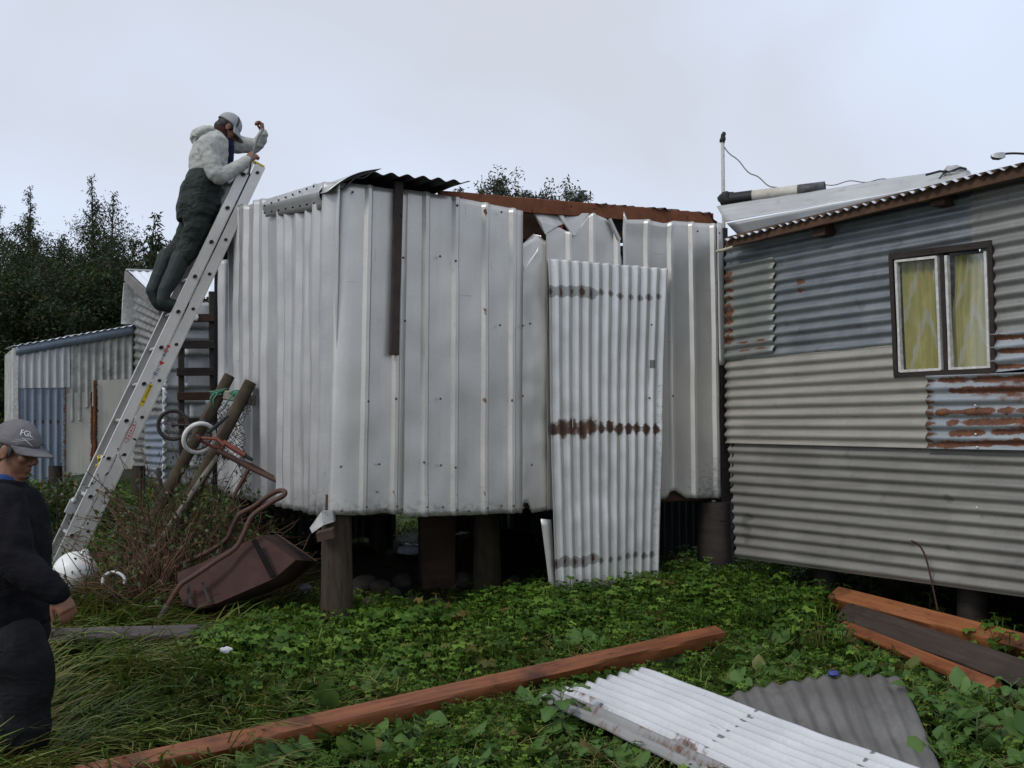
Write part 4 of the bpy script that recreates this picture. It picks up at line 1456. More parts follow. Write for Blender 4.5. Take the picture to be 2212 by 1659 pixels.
# ================================================================== old wooden ladder by the back shed
wl = thing('wooden_ladder', 'old dark wooden ladder with wide board rungs against the patched shed', 'ladder', SPn.px(385, 1000) + SPn.n * 0.12)
gzl = gz(*SPn.px(385, 1000).xy)
def wlp(x, y, off):
    return SPn.px(x, y) + SPn.n * off
for x in (383, 450):
    a = wlp(x + 3, 632, 0.09); b_ = wlp(x, 960, 0.22)
    b = MB(); b.beam(a, b_ + (b_ - a) * 0.14, 0.055, 0.045, up=SPn.n, bev=0.004, seg=8, wob=0.006); b.build('rail', m_darkwood, wl)
for i, y in enumerate((690, 747, 805, 857, 912)):
    o = 0.09 + (y - 632) / 328 * 0.13 + 0.035
    b = MB(); b.beam(wlp(374, y, o), wlp(466, y - 1, o), 0.03, 0.085, bev=0.004, seg=4, wob=0.004); b.build('rung', m_brownwood if i in (0, 3) else m_darkwood, wl)
# white rag on the upper rung
b = MB(); b.ball(wlp(414, 688, 0.16), 0.04, 0.012, 0.04, 10, 6, 0.5, 3); tag(b.build('white_rag', m_white_paint, None, 60), 'small white scrap stuck on the old ladder top rung', 'scrap')

# ================================================================== leaning poles, ties and net
def pole(x0, y0, Y0, x1, y1, Y1, w, label, m):
    a, b_ = at(x0, y0, Y0), at(x1, y1, Y1)
    d = (b_ - a)
    if b_.z > gz(b_.x, b_.y):
        b_ = b_ + d * ((b_.z - gz(b_.x, b_.y) + 0.05) / max(0.1, -d.z))
    b = MB(); b.beam(a, b_, w, w, up=(0.4, -0.8, 0.3), bev=w * 0.22, seg=14, wob=0.008)
    return tag(b.build('leaning_pole', m, None, 50), label, 'pole')
m_pole = wood('mossy_pole', (0.036, 0.026, 0.018), (0.080, 0.060, 0.040), 0.9, (1, 1, 1), 9, moss=0.4)
pole(496, 812, 8.42, 250, 1270, 7.95, 0.085, 'squared wooden pole tied with green rope, the one farther from the shed wall', m_pole)
pole(541, 826, 8.25, 300, 1290, 7.75, 0.09, 'squared wooden pole tied with green rope, the one with the crosspiece end', m_pole)
pole(470, 985, 7.95, 312, 1215, 7.75, 0.032, 'thin grey stick leaning below the white wheel', m_weathered)
b = MB(); b.beam(at(486, 853, 8.36), at(549, 866, 8.28), 0.05, 0.075, bev=0.01, seg=4, wob=0.006)
tag(b.build('crosspiece', m_weathered, None), 'short wooden crosspiece lashed between two leaning poles', 'board')
def lash(x, y, Y, n, seed, label, tail):
    r = random.Random(seed)
    c = at(x, y, Y)
    pts = []
    for i in range(n):
        a = i * 1.05
        pts.append(c + Vector((0.065 * math.cos(a) + r.uniform(-.01, .01), 0.06 * math.sin(a), -0.03 + 0.012 * (i % 7) + r.uniform(-.012, .012))))
    b = MB(); b.tube(pts, 0.007, 5)
    b.tube([c + Vector((0.0, -0.06, 0)), c + Vector((-0.03, -0.07, -0.05)), c + Vector((-0.02 + tail, -0.07, -0.11))], 0.006, 5)
    b.tube([c + Vector((-0.02, -0.06, 0)), c + Vector((-0.05, -0.07, -0.03)), c + Vector((-0.045 - tail, -0.07, -0.10))], 0.006, 5)
    tag(b.build('green_lashing', m_green_rope, None, 180), label, 'rope')
lash(474, 850, 8.38, 24, 3, 'tangled green rope lashing the pole away from the wall', 0.0)
lash(517, 850, 8.27, 20, 5, 'green rope tied round the pole beside the crosspiece end', 0.05)
# torn black fishing net
def netpt(u, v):
    x = 460 + 88 * u - 30 * v + 10 * math.sin(v * 5 + u * 3)
    y = 866 + 140 * v + 6 * math.sin(u * 6)
    return at(x, y, 8.36 - 0.25 * u + 0.05 * math.sin(u * 9 + v * 4))
b = MB()
NU, NV = 15, 20
rn = random.Random(4)
jit = {(i, j): Vector((rn.uniform(-.012, .012), rn.uniform(-.02, .02), rn.uniform(-.012, .012))) for i in range(NU + 1) for j in range(NV + 1)}
P = {(i, j): netpt(i / NU, j / NV) + jit[(i, j)] for i in range(NU + 1) for j in range(NV + 1)}
for i in range(NU + 1):
    for j in range(NV + 1):
        if j / NV > 0.55 + 0.45 * (0.5 + 0.5 * mnoise.noise((i * 0.4, 3.0, 1.0))) + 0.1:
            continue
        for di, dj in ((1, 1), (-1, 1)):
            if (i + di, j + dj) in P and rn.random() < 0.93:
                b.tube([P[(i, j)], P[(i + di, j + dj)]], 0.0028, 3, caps=False)
no = b.build('fishing_net', m_net, None)
tag(no, 'torn black fishing net hanging between the lashed poles', 'net')

# ================================================================== small rusty bicycle hung on the poles
bike = thing('small_bicycle', 'small rusty red bicycle with one white tyre dumped on the brush', 'bicycle', at(470, 1000, 7.85))
def wheel(x, y, Y, R, nrm, mt, tr):
    c = at(x, y, Y)
    n = Vector(nrm).normalized()
    s = n.orthogonal().normalized(); t = n.cross(s)
    ring = lambda r, off=0: [c + s * (math.cos(2 * PI * k / 36) * r) + t * (math.sin(2 * PI * k / 36) * r) + n * off for k in range(37)]
    b = MB(); b.tube(ring(R), tr, 10, caps=False); w = b.build('wheel', mt, bike, 180)
    b = MB(); b.tube(ring(R - tr * 0.95), tr * 0.42, 8, caps=False); b.build('rim', m_rusttube, w, 180)
    b = MB(); b.tube([c - n * 0.035, c + n * 0.035], 0.016, 10); b.build('hub', m_rusttube, w, 40)
    for k in range(14):
        a = 2 * PI * k / 14
        b = MB(); b.tube([c + n * (0.02 if k % 2 else -0.02), c + (s * math.cos(a) + t * math.sin(a)) * (R - tr)], 0.0018, 4); b.build('spoke', m_rusttube, w)
    return c
w1 = wheel(374, 918, 8.05, 0.108, (0.25, -1, 0.05), m_rubber, 0.013)
w2 = wheel(430, 946, 7.85, 0.112, (0.62, -0.85, -0.42), m_tyre_white, 0.017)
def tubepart(name, pts, r, m):
    b = MB(); b.tube(pts, r, 10); b.build(name, m, bike, 50)
tubepart('fork', [w2 + Vector((0.03, -0.03, 0)), at(469, 948, 7.80), at(484, 962, 7.80)], [0.012, 0.014, 0.016], m_redpaint)
tubepart('fork', [w2 + Vector((-0.02, 0.03, -0.01)), at(462, 966, 7.90), at(484, 968, 7.84)], 0.011, m_redpaint)
tubepart('head_tube', [at(482, 955, 7.82), at(530, 984, 7.80)], 0.020, m_redpaint)
tubepart('steerer', [at(526, 982, 7.8), at(546, 994, 7.8)], 0.013, m_black)
tubepart('main_tube', [at(470, 972, 7.86), at(540, 1010, 7.86), at(606, 1043, 7.80)], [0.022, 0.020, 0.015], m_rusttube)
tubepart('top_tube', [at(480, 985, 7.9), at(545, 1004, 7.9), at(590, 1030, 7.85)], 0.012, m_rusttube)
tubepart('seat_tube', [at(540, 1008, 7.86), at(520, 1045, 7.85), at(503, 1074, 7.84)], [0.016, 0.016, 0.012], m_rusttube)
tubepart('chain_stay', [at(449, 935, 7.8), at(470, 918, 7.85), at(492, 899, 7.95)], [0.012, 0.015, 0.010], m_black)
tubepart('wheel_stay', [w1 + Vector((0, -0.04, 0)), at(410, 918, 8.0), at(445, 908, 7.98)], 0.010, m_rubber)

# ================================================================== rusty wheelbarrow on its side
m_legshadow = plain('leg_and_shadow_black', (0.010, 0.008, 0.008), 0.95, spec=0.1)
m_darkgrip = plain('worn_grip', (0.09, 0.07, 0.055), 0.8)
wb = thing('wheelbarrow', 'rusty wheelbarrow without its wheel tipped on its side', 'wheelbarrow', at(470, 1320, 7.0))
outer = [(384, 1238, 7.10), (388, 1285, 6.98), (398, 1306, 6.92), (427, 1313, 6.90), (468, 1303, 6.90), (593, 1249, 6.92), (638, 1210, 7.0), (562, 1158, 7.18), (503, 1184, 7.16), (440, 1215, 7.14)]
ov_ = [at(*p_) for p_ in outer]
cen = sum(ov_, Vector()) / len(ov_)
nb1 = Vector((0.10, 0.95, -0.22)).normalized()
rimv = [cen + (p_ - cen) * 1.14 + nb1 * 0.26 for p_ in ov_]
midv = [cen + (p_ - cen) * 1.02 + nb1 * 0.03 for p_ in ov_]
n = len(ov_)
b = MB()
b.add(ov_ + midv + rimv + [cen - nb1 * 0.012], [(i, (i + 1) % n, n + (i + 1) % n, n + i) for i in range(n)] + [(n + i, n + (i + 1) % n, 2 * n + (i + 1) % n, 2 * n + i) for i in range(n)] + [(i, 3 * n, (i + 1) % n) for i in range(n)])
tray = b.build('tray', m_rustred, wb, 30)
md = tray.modifiers.new('thickness', 'SOLIDIFY'); md.thickness = 0.004
b = MB(); b.tube(rimv + [rimv[0]], 0.011, 8, caps=False); b.build('rim', m_rusttube, tray, 180)
def spline(pts, n=6):
    pts = [Vector(p_) for p_ in pts]
    out = []
    for i in range(len(pts) - 1):
        p0, p1, p2, p3 = pts[max(i - 1, 0)], pts[i], pts[i + 1], pts[min(i + 2, len(pts) - 1)]
        for k in range(n):
            t = k / n
            out.append(0.5 * ((2 * p1) + (p2 - p0) * t + (2 * p0 - 5 * p1 + 4 * p2 - p3) * t * t + (3 * p1 - p0 - 3 * p2 + p3) * t ** 3))
    out.append(pts[-1])
    return out
fr = [(345, 1336, 6.86), (375, 1286, 6.87), (392, 1262, 6.88), (416, 1246, 6.89), (465, 1213, 6.95), (508, 1184, 7.05), (527, 1152, 7.08), (545, 1115, 7.1), (583, 1087, 7.12), (612, 1071, 7.14), (615, 1062, 7.17), (604, 1060, 7.22), (583, 1069, 7.27), (548, 1094, 7.3), (517, 1112, 7.32), (503, 1138, 7.34), (489, 1165, 7.36), (450, 1192, 7.38), (396, 1217, 7.4), (370, 1236, 7.42), (350, 1254, 7.42)]
b = MB(); b.tube(spline([at(*p_) for p_ in fr], 5), 0.0165, 10); b.build('frame', m_rusttube, wb, 180)
b = MB(); b.tube([at(345, 1336, 6.86), at(362, 1307, 6.865)], 0.020, 10); b.build('grip', m_darkgrip, wb, 50)
b = MB(); b.beam(at(548, 1166, 7.06), at(590, 1246, 6.88), 0.035, 0.008, up=(0, -1, 0.2)); b.build('leg', m_legshadow, wb)  # flat dark bar drawing the leg and its shadow on the tray
b = MB(); b.beam(at(405, 1262, 6.94), at(412, 1306, 6.87), 0.02, 0.006, up=(0, -1, 0.2)); b.build('leg', m_rubber, wb)
b = MB(); b.beam(at(437, 1258, 6.93), at(452, 1300, 6.87), 0.016, 0.006, up=(0, -1, 0.2)); b.build('brace', m_rubber, wb)

# ================================================================== buoy, hoop, odds
c = at(162, 1236, 7.55)
b = MB(); b.ball(c, 0.148, 0.148, 0.143, 28, 18, 0.02, 1.0); b.ball(c + Vector((0.06, 0.02, 0.13)), 0.03, 0.03, 0.03, 10, 6)
tag(b.build('buoy', m_buoy, None, 180), 'round white plastic buoy lying in the grass at the ladder foot', 'buoy')
pts = [at(246 + 24 * math.cos(a), 1256 - 20 * math.sin(a), 7.25 + 0.08 * math.sin(a)) for a in np.linspace(-0.3, PI + 0.3, 16)]
b = MB(); b.tube(pts, 0.013, 8)
tag(b.build('grey_hoop', m_alu_dull, None, 180), 'bent grey tube hoop half buried in grass beside the buoy', 'tube')

def timber(name, label, m, a, b_, w, h, up, cat='timber', lift=0.06, seg=24, wob=0.006, bev=0.008):
    pa, pb = on_ground(*a, lift), on_ground(*b_, lift)
    d = (pb - pa); L = d.length; d = d / L
    side = d.cross(Vector(up)).normalized(); u3 = side.cross(d)
    mb = MB(); mb.beam((-L / 2, 0, 0), (L / 2, 0, 0), w, h, up=(0, 0, 1), bev=bev, seg=seg, wob=wob)
    o = mb.build(name, m, None, 40, loc=(0, 0, 0))
    c_ = (pa + pb) / 2
    o.matrix_world = Matrix(((d.x, -side.x, u3.x, c_.x), (d.y, -side.y, u3.y, c_.y), (d.z, -side.z, u3.z, c_.z), (0, 0, 0, 1)))
    return tag(o, label, cat)

m_redgrain = wood('wet_red_timber_grain', (0.12, 0.034, 0.012), (0.27, 0.090, 0.028), 0.5, (0.5, 7, 7), 4.0, dark=0.9, spec=0.5)
timber('timber_beam', 'long wet red beam lying across the weeds past the pale zinc sheet', m_redgrain, (60, 1712), (1552, 1372), 0.105, 0.09, (0.15, -0.35, 0.92), lift=0.12, bev=0.012, seg=60, wob=0.012)
m_orange = wood('fresh_orange_timber', (0.18, 0.060, 0.021), (0.30, 0.112, 0.040), 0.6, (0.5, 7, 7), 4, dark=0.95)
timber('timber_beam', 'orange faced beam lying along the foot of the house wall', m_orange, (1806, 1291), (2330, 1430), 0.125, 0.11, (-0.35, -0.35, 0.85), lift=0.16)
timber('timber_plank', 'dark brown plank lying between the orange beam and the narrow board', wood('dark_plank_grain', (0.030, 0.022, 0.018), (0.06, 0.043, 0.033), 0.6, (0.5, 8, 8), 4), (1822, 1325), (2330, 1500), 0.17, 0.06, (-0.4, -0.5, 0.75), lift=0.11)
timber('timber_plank', 'narrow reddish board between the dark plank and the old grey sheet', m_redgrain, (1818, 1352), (2150, 1484), 0.09, 0.04, (-0.3, -0.3, 0.9), lift=0.09)
timber('timber_plank', 'dark weathered board lying in the long grass below the wheelbarrow', wood('grey_dark_board', (0.055, 0.047, 0.045), (0.10, 0.085, 0.08), 0.85, (0.6, 6, 6), 5), (60, 1376), (488, 1363), 0.11, 0.04, (0, -0.45, 0.9), lift=0.17)
b = MB()
p_ = at(1430, 1252, 7.9)
b.beam(p_, p_ + Vector((0.28, 0.08, -0.03)), 0.07, 0.05, bev=0.01)
tag(b.build('timber_offcut', m_brownwood, None), 'short timber offcut in the weeds beside the corrugated panel foot', 'timber')

# pale corrugated sheet lying on the weeds
tl, tr = on_ground(1160, 1503, 0.13), on_ground(1398, 1444, 0.18)
br = on_ground(2030, 1676, 0.12)
bl = tl + (br - tr) + Vector((0, 0, -0.01))
cs = [tl, tr, br, bl]
WS = (tr - tl).length
LS = (br - tr).length
def wear_ws(d, m, a, q):
    gr = 0.0; rs = 0.0
    ph = (d / (WS / 10.0)) % 1.0
    for m1 in (LS * 0.53, LS * 0.9):
        if abs(m - m1 - 0.25 * (0.5 - a)) < 0.014 and 0.30 < ph < 0.62:
            gr = 0.9
    k_ = a + 0.05 * mnoise.noise((m * 4, 1.0, 2.0))
    if k_ < 0.24:
        rs = 0.30 + 0.3 * mnoise.noise((d * 20, m * 5, 1)); gr = max(gr, 0.2)
    if q < 0.03:
        gr = max(gr, 0.35)
    return (max(0, rs), gr, 0.6 if k_ < 0.2 else 0.0)
o = sheet('corrugated_sheet', m_white_sheet, None, cs, wave_prof(WS / 10.0, 0.018, 0.4), (tr - tl).cross(br - tr).normalized() * -1 if (tr - tl).cross(br - tr).z > 0 else (tr - tl).cross(br - tr).normalized(), 'h', step=0.008, vstep=0.02,
          off=0.0, dent=0.012, dscale=2.0, seed=121.0, wear=wear_ws, thick=0.002, smooth=180, top=ragged(0.012, 14, 9), bend=lambda a, q: 0.05 * max(0, 0.14 - a) / 0.14 if False else -0.0)
tag(o, 'pale ridged zinc sheet lying flat on the weeds beside the red beam', 'metal sheet')
tl, tr, br, bl = on_ground(1556, 1506, 0.08), on_ground(1946, 1466, 0.15), on_ground(2052, 1700, 0.10), on_ground(1690, 1720, 0.06)
o = sheet('corrugated_sheet', m_old_sheet, None, [tl, tr, br, bl], wave_prof(0.078, 0.009), (0, 0, 1), 'h', step=0.0095, vstep=0.03, dent=0.03, dscale=2.0, seed=123.0, thick=0.002, smooth=180,
          top=ragged(0.03, 8, 2), bend=lambda a, q: 0.10 * max(0, 0.45 - q) * math.sin(a * PI), wear=lambda d, m, a, q: (0.0, 0.3 * (1 if a > 0.6 else 0), 0.5 if mnoise.noise((d * 6, m * 6, 2)) > 0.45 else 0.0))
tag(o, 'old brown grey corrugated sheet lying partly under the pale sheet', 'metal sheet')

# ================================================================== on the house roof
pa, pb = at(1568, 432, 8.98), at(1782, 406, 8.62)
pipe = thing('chimney_pipe', 'sooty cream stove pipe with black ends lying along the house roof', 'pipe', pa)
pd = (pb - pa)
b = MB(); b.tube([pa + pd * 0.27, pa + pd * 0.75], 0.052, 18); b.build('pipe_body', m_steelpipe, pipe, 50)
b = MB(); b.tube([pa + pd * 0.05, pa + pd * 0.28], 0.0545, 18); b.build('pipe_elbow', m_black, pipe, 50)
b = MB(); b.tube([pa + pd * 0.74, pa + pd * 1.0], 0.0535, 18, caps=False); o = b.build('pipe_end', plain('soot_grey', (0.03, 0.03, 0.033), 0.6, c2=(0.16, 0.16, 0.165), scale=7), pipe, 50)
md = o.modifiers.new('thickness', 'SOLIDIFY'); md.thickness = 0.004
b = MB(); b.ball(pa + Vector((0.01, 0, 0.01)), 0.07, 0.06, 0.065, 14, 9, 0.5, 4); b.build('pipe_collar', m_black, pipe, 60)
ma, mb_ = at(1563, 440, 9.15), at(1561, 306, 9.15)
mast = thing('mast', 'thin white pole with a black clamp on top of the house roof', 'pole', ma)
b = MB(); b.tube([ma - Vector((0, 0, 0.25)), mb_], 0.0155, 10); b.build('tube', m_white_paint, mast, 50)
b = MB(); b.ball(mb_ + Vector((0, 0, 0.02)), 0.026, 0.026, 0.04, 8, 6, 0.6, 2); b.ball(mb_ + Vector((0.008, 0, 0.06)), 0.02, 0.02, 0.028, 8, 6, 0.6, 5); b.build('clamp', m_black, mast, 60)
w0, w1_ = at(1563, 315, 9.15), at(1681, 409, 8.8)
pts = [w0.lerp(w1_, t) + Vector((0, 0, -0.045 * math.sin(PI * t) - 0.012 * math.sin(t * 17))) for t in np.linspace(0, 1, 24)]
b = MB(); b.tube(pts, 0.0055, 5)
tag(b.build('guy_wire', m_ropegrey, None, 180), 'slack wire from the white pole down to the stove pipe', 'wire')
pts = [at(1782 + 215 * t, 399 + 3 * math.sin(t * 19) - 10 * t + 4 * math.sin(t * PI) * -1, 8.6 - 0.5 * t) for t in np.linspace(0, 1, 30)]
b = MB(); b.tube(pts, 0.0035, 4)
tag(b.build('tie_wire', m_rusttube, None, 180), 'thin rusty wire trailing from the stove pipe along the capping', 'wire')
pts = [at(1548, 543, 8.18), at(1566, 539, 8.1), at(1583, 533, 8.02)]
pts2 = [at(1583, 533, 8.02), at(1605, 522, 7.96), at(1635, 505, 7.92), at(1668, 489, 7.98), at(1700, 480, 8.1)]
cab = thing('drop_cable', 'pale cable running from the shed corner up over the house eave', 'cable', pts[0])
b = MB(); b.tube(spline(pts, 4), 0.011, 8); b.build('sleeve', m_cable, cab, 180)
b = MB(); b.tube(spline(pts2, 4), 0.007, 6); b.build('core', m_ropegrey, cab, 180)

# far street lamp
lamp = thing('street_lamp', 'far grey street lamp showing above the house roof', 'street lamp', (at(2330, 500, 30).x, 30, gz(15, 30)))
bx_ = at(2330, 500, 30).x
hz = at(2160, 334, 30)
b = MB(); b.tube([(bx_, 30, gz(15, 30) - 0.2), (bx_, 30, hz.z - 0.3)], [0.11, 0.07], 10); b.build('pole', m_alu_dull, lamp, 50)
b = MB(); b.tube(spline([(bx_, 30, hz.z - 0.32), (bx_ - 0.35, 30, hz.z - 0.10), (at(2205, 338, 30).x, 30, hz.z + 0.03), (at(2168, 334, 30).x, 30, hz.z + 0.02)], 6), 0.032, 8); b.build('arm', m_rubber, lamp, 180)
b = MB()
h0, h1 = at(2170, 334, 30), at(2141, 336, 30)
vs = []
for q, w_, hh in ((0, 0.06, 0.09), (0.3, 0.13, 0.12), (0.75, 0.12, 0.10), (1.0, 0.05, 0.04)):
    p_ = h0.lerp(h1, q)
    vs += [p_ + Vector((0, -w_, -hh)), p_ + Vector((0, w_, -hh)), p_ + Vector((0, w_ * 0.7, hh * 0.5)), p_ + Vector((0, -w_ * 0.7, hh * 0.5))]
b.add(vs, [(4 * i + k, 4 * i + (k + 1) % 4, 4 * i + 4 + (k + 1) % 4, 4 * i + 4 + k) for i in range(3) for k in range(4)] + [(3, 2, 1, 0), (12, 13, 14, 15)])
b.build('lamp_head', m_alu_dull, lamp, 30)

# ================================================================== stones and litter under the shed
rs = random.Random(9)
spots = [(891, 1268, 7.55, 0.085), (940, 1272, 7.7, 0.055), (790, 1200, 8.3, 0.09), (822, 1214, 8.2, 0.07), (768, 1212, 8.0, 0.06), (850, 1235, 8.0, 0.06), (870, 1215, 8.4, 0.07), (1000, 1240, 8.4, 0.08), (1110, 1230, 8.3, 0.07), (805, 1250, 7.7, 0.06), (640, 1262, 7.4, 0.05), (660, 1240, 7.8, 0.06), (1185, 1250, 8.2, 0.06)]
wherex = ['round brown stone in the dark under the shed front', 'small stone under the shed next to the round brown stone']
for i, (x, y, Y, r) in enumerate(spots):
    p_ = at(x, y, Y)
    z = gz(p_.x, p_.y) + r * 0.45
    b = MB(); b.ball((p_.x, p_.y, z), r * rs.uniform(1, 1.3), r * rs.uniform(0.9, 1.2), r * rs.uniform(0.7, 0.95), 14, 9, 0.35, i * 1.7)
    o = b.build('stone', m_stone, None, 180)
    tag(o, 'large round brown stone under the shed front edge' if i == 0 else 'dark stone half hidden in the shade under the raised shed', 'stone', None if i == 0 else 'stones under the shed')
def litter(x, y, Y, r, m, label, seed):
    p_ = at(x, y, Y)
    b = MB(); b.ball((p_.x, p_.y, max(p_.z, gz(p_.x, p_.y) + r * 0.4)), r * 1.5, r, r * 0.7, 14, 9, 0.5, seed)
    tag(b.build('litter', m, None, 70), label, 'litter')
m_bag = plain('white_plastic_bag', (0.62, 0.65, 0.72), 0.35, c2=(0.4, 0.5, 0.62), scale=14)
p_ = on_ground(1002, 1190)
litter(886, 1225, 9.6, 0.075, m_bag, 'crumpled white and blue plastic bag seen under the shed', 3.0)
litter(488, 1404, 5.55, 0.022, m_white_ink, 'small white shell lying on cleared ground below the grey board', 5.0)
litter(660, 1268, 7.3, 0.035, plain('grey_rag', (0.15, 0.15, 0.16), 0.8), 'grey rag on the ground between wheelbarrow and corner post', 6.0)
litter(1801, 1455, 5.6, 0.02, m_blue_ink, 'small blue plastic scrap on the edge of the old sheet', 7.0)
# ================================================================== people
m_skin = plain('weathered_skin', (0.22, 0.105, 0.062), 0.55, c2=(0.17, 0.075, 0.045), scale=18, bump=0.15)
m_hair = plain('black_hair', (0.012, 0.010, 0.009), 0.6)
m_greyhair = plain('dark_grey_hair', (0.05, 0.045, 0.042), 0.7)
m_eye = plain('eye', (0.03, 0.022, 0.018), 0.2, bump=0)


def fabric(name, c1, c2, rough=0.8, fold=0.6, scale=9, stain=None, fscale=13):
    g = G(name)
    oc = g.coord('Object')
    n = g.noise(oc, scale, 5, 0.6, 0.6)
    col = g.mix(g.ramp(n, [(0.3, 0), (0.7, 1)]), c1, c2)
    if stain:
        col = g.mix(g.math('MULTIPLY', g.step(g.noise(oc, 5, 5, 0.65), 0.52, 0.72), 0.6), col, stain)
    g.set(Base_Color=col, Roughness=rough, Specular_IOR_Level=0.15)
    f = g.noise(g.coord('Object', (1, 1, 1.6)), fscale, 3, 0.5, 1.6)
    g.bump(f, fold, 0.02)
    return g.m


m_jacket = fabric('pale_grey_jacket', (0.43, 0.435, 0.40), (0.35, 0.355, 0.33), 0.75, 0.35, stain=(0.20, 0.21, 0.195))
m_lime = fabric('lime_lining', (0.42, 0.62, 0.07), (0.36, 0.55, 0.06), 0.7, 0.2)
m_navy = fabric('navy_fabric', (0.010, 0.013, 0.045), (0.008, 0.010, 0.03), 0.85, 0.3)
m_wader = fabric('dark_waders', (0.017, 0.023, 0.020), (0.011, 0.015, 0.013), 0.55, 0.9, fscale=9)
m_boot = fabric('green_grey_boots', (0.032, 0.043, 0.039), (0.022, 0.030, 0.028), 0.55, 0.2)
m_capgrey = fabric('grey_cap', (0.36, 0.36, 0.37), (0.30, 0.30, 0.31), 0.85, 0.15)
m_capold = fabric('faded_grey_cap', (0.17, 0.16, 0.165), (0.12, 0.115, 0.12), 0.9, 0.3, stain=(0.28, 0.27, 0.27))
m_collar = fabric('brown_collar', (0.055, 0.022, 0.016), (0.035, 0.015, 0.012), 0.85, 0.2)
m_blackjacket = fabric('black_fleece', (0.010, 0.009, 0.012), (0.006, 0.006, 0.008), 0.95, 0.4)
m_blacktrouser = fabric('black_rain_trousers', (0.010, 0.011, 0.013), (0.005, 0.006, 0.007), 0.75, 0.5, fscale=7)
m_bluecollar = fabric('blue_collar', (0.03, 0.07, 0.20), (0.02, 0.05, 0.15), 0.8, 0.1)


def ring_chain(mb, pts, lat, sides=20):
    """closed tube of ellipses: pts = (centre, half-depth, half-width); lat = sideways direction"""
    lat = Vector(lat).normalized()
    n = len(pts)
    vs, fs = [], []
    for i, (c, rf, rl) in enumerate(pts):
        d = (Vector(pts[min(i + 1, n - 1)][0]) - Vector(pts[max(i - 1, 0)][0])).normalized()
        l = (lat - d * lat.dot(d)).normalized()
        f = l.cross(d)
        for k in range(sides):
            a = 2 * PI * k / sides
            vs.append(Vector(c) + f * (math.cos(a) * rf) + l * (math.sin(a) * rl))
    for i in range(n - 1):
        for k in range(sides):
            k2 = (k + 1) % sides
            fs.append((i * sides + k, i * sides + k2, (i + 1) * sides + k2, (i + 1) * sides + k))
    fs.append(tuple(reversed(range(sides))))
    fs.append(tuple((n - 1) * sides + k for k in range(sides)))
    mb.add(vs, fs)


def limb(mb, pts, sides=14):
    """tapered limb with rounded ends: pts = (centre, radius)"""
    P_ = [Vector(p[0]) for p in pts]
    R_ = [p[1] for p in pts]
    Q, S = [], []
    for i in range(len(P_) - 1):
        for k in range(5):
            t = k / 5
            Q.append(P_[i].lerp(P_[i + 1], t)); S.append(R_[i] + (R_[i + 1] - R_[i]) * t)
    Q.append(P_[-1]); S.append(R_[-1])
    # soften the corners
    for _ in range(2):
        Q = [Q[0]] + [(Q[i - 1] + Q[i] * 2 + Q[i + 1]) / 4 for i in range(1, len(Q) - 1)] + [Q[-1]]
    mb.tube(Q, S, sides)
    mb.ball(P_[0], R_[0], R_[0], R_[0], 12, 8)
    mb.ball(P_[-1], R_[-1], R_[-1], R_[-1], 12, 8)


def hand(mb, wrist, d, up, size=1.0, curl=0.9, mirror=1, spread=0.10):
    """palm and five fingers; d = from wrist to knuckles, up = back of the hand"""
    d = Vector(d).normalized()
    up = Vector(up)
    up = (up - d * up.dot(d)).normalized()
    s = d.cross(up) * mirror
    w = Vector(wrist)
    k = size
    ring_chain(mb, [(w - d * 0.02 * k, 0.022 * k, 0.028 * k), (w + d * 0.02 * k, 0.020 * k, 0.034 * k), (w + d * 0.06 * k, 0.018 * k, 0.042 * k), (w + d * 0.085 * k, 0.015 * k, 0.040 * k)], s, 14)
    for i, (o, ln) in enumerate(((-0.031, 0.070), (-0.0105, 0.080), (0.0105, 0.075), (0.031, 0.058))):
        p = w + d * 0.078 * k + s * o * k
        ang = 0.25
        pts = [(p - d * 0.012 * k, 0.0098 * k)]
        for seg in range(3):
            ang += curl * (0.9 if seg else 0.55)
            L = ln * k * (0.46, 0.32, 0.24)[seg]
            dirv = d * math.cos(ang) - up * math.sin(ang) + s * spread * o * 10 * 0.3
            p = p + dirv.normalized() * L
            pts.append((p, (0.0095, 0.0088, 0.0078)[seg] * k))
        limb(mb, pts, 8)
    p = w + d * 0.018 * k - s * 0.026 * k
    pts = [(p, 0.013 * k)]
    for a_, L in ((0.7, 0.036), (0.35, 0.030), (0.15, 0.024)):
        p = p + (d * math.cos(a_) - s * math.sin(a_) * 0.8 - up * 0.45).normalized() * L * k
        pts.append((p, 0.0102 * k))
    limb(mb, pts, 8)


def head(mb, M):
    """head in local axes x forward, y left, z up; M places it"""
    def B(c, r, wob=0.0):
        t = MB(); t.ball(c, *r, 20, 14, wob, 1.0)
        mb.add([M @ Vector(v) for v in t.v], t.f)
    def T(pts, r, s=10):
        t = MB(); t.tube(pts, r, s)
        mb.add([M @ Vector(v) for v in t.v], t.f)
    B((0, 0, 0.035), (0.098, 0.075, 0.095))
    B((0.022, 0, -0.045), (0.068, 0.060, 0.078))
    B((0.055, 0, -0.098), (0.030, 0.032, 0.024))
    B((0.076, 0, 0.022), (0.020, 0.052, 0.014))
    T([(0.084, 0, 0.015), (0.100, 0, -0.012), (0.113, 0, -0.034)], [0.009, 0.012, 0.015])
    B((0.098, 0.011, -0.038), (0.012, 0.010, 0.009)); B((0.098, -0.011, -0.038), (0.012, 0.010, 0.009))
    B((0.083, 0, -0.063), (0.014, 0.024, 0.007)); B((0.081, 0, -0.076), (0.014, 0.022, 0.008))
    B((0.062, 0.036, -0.020), (0.026, 0.022, 0.022)); B((0.062, -0.036, -0.020), (0.026, 0.022, 0.022))
    for s in (-1, 1):
        B((-0.004, s * 0.078, -0.010), (0.022, 0.009, 0.034))
        B((0.004, s * 0.082, -0.028), (0.010, 0.007, 0.012))


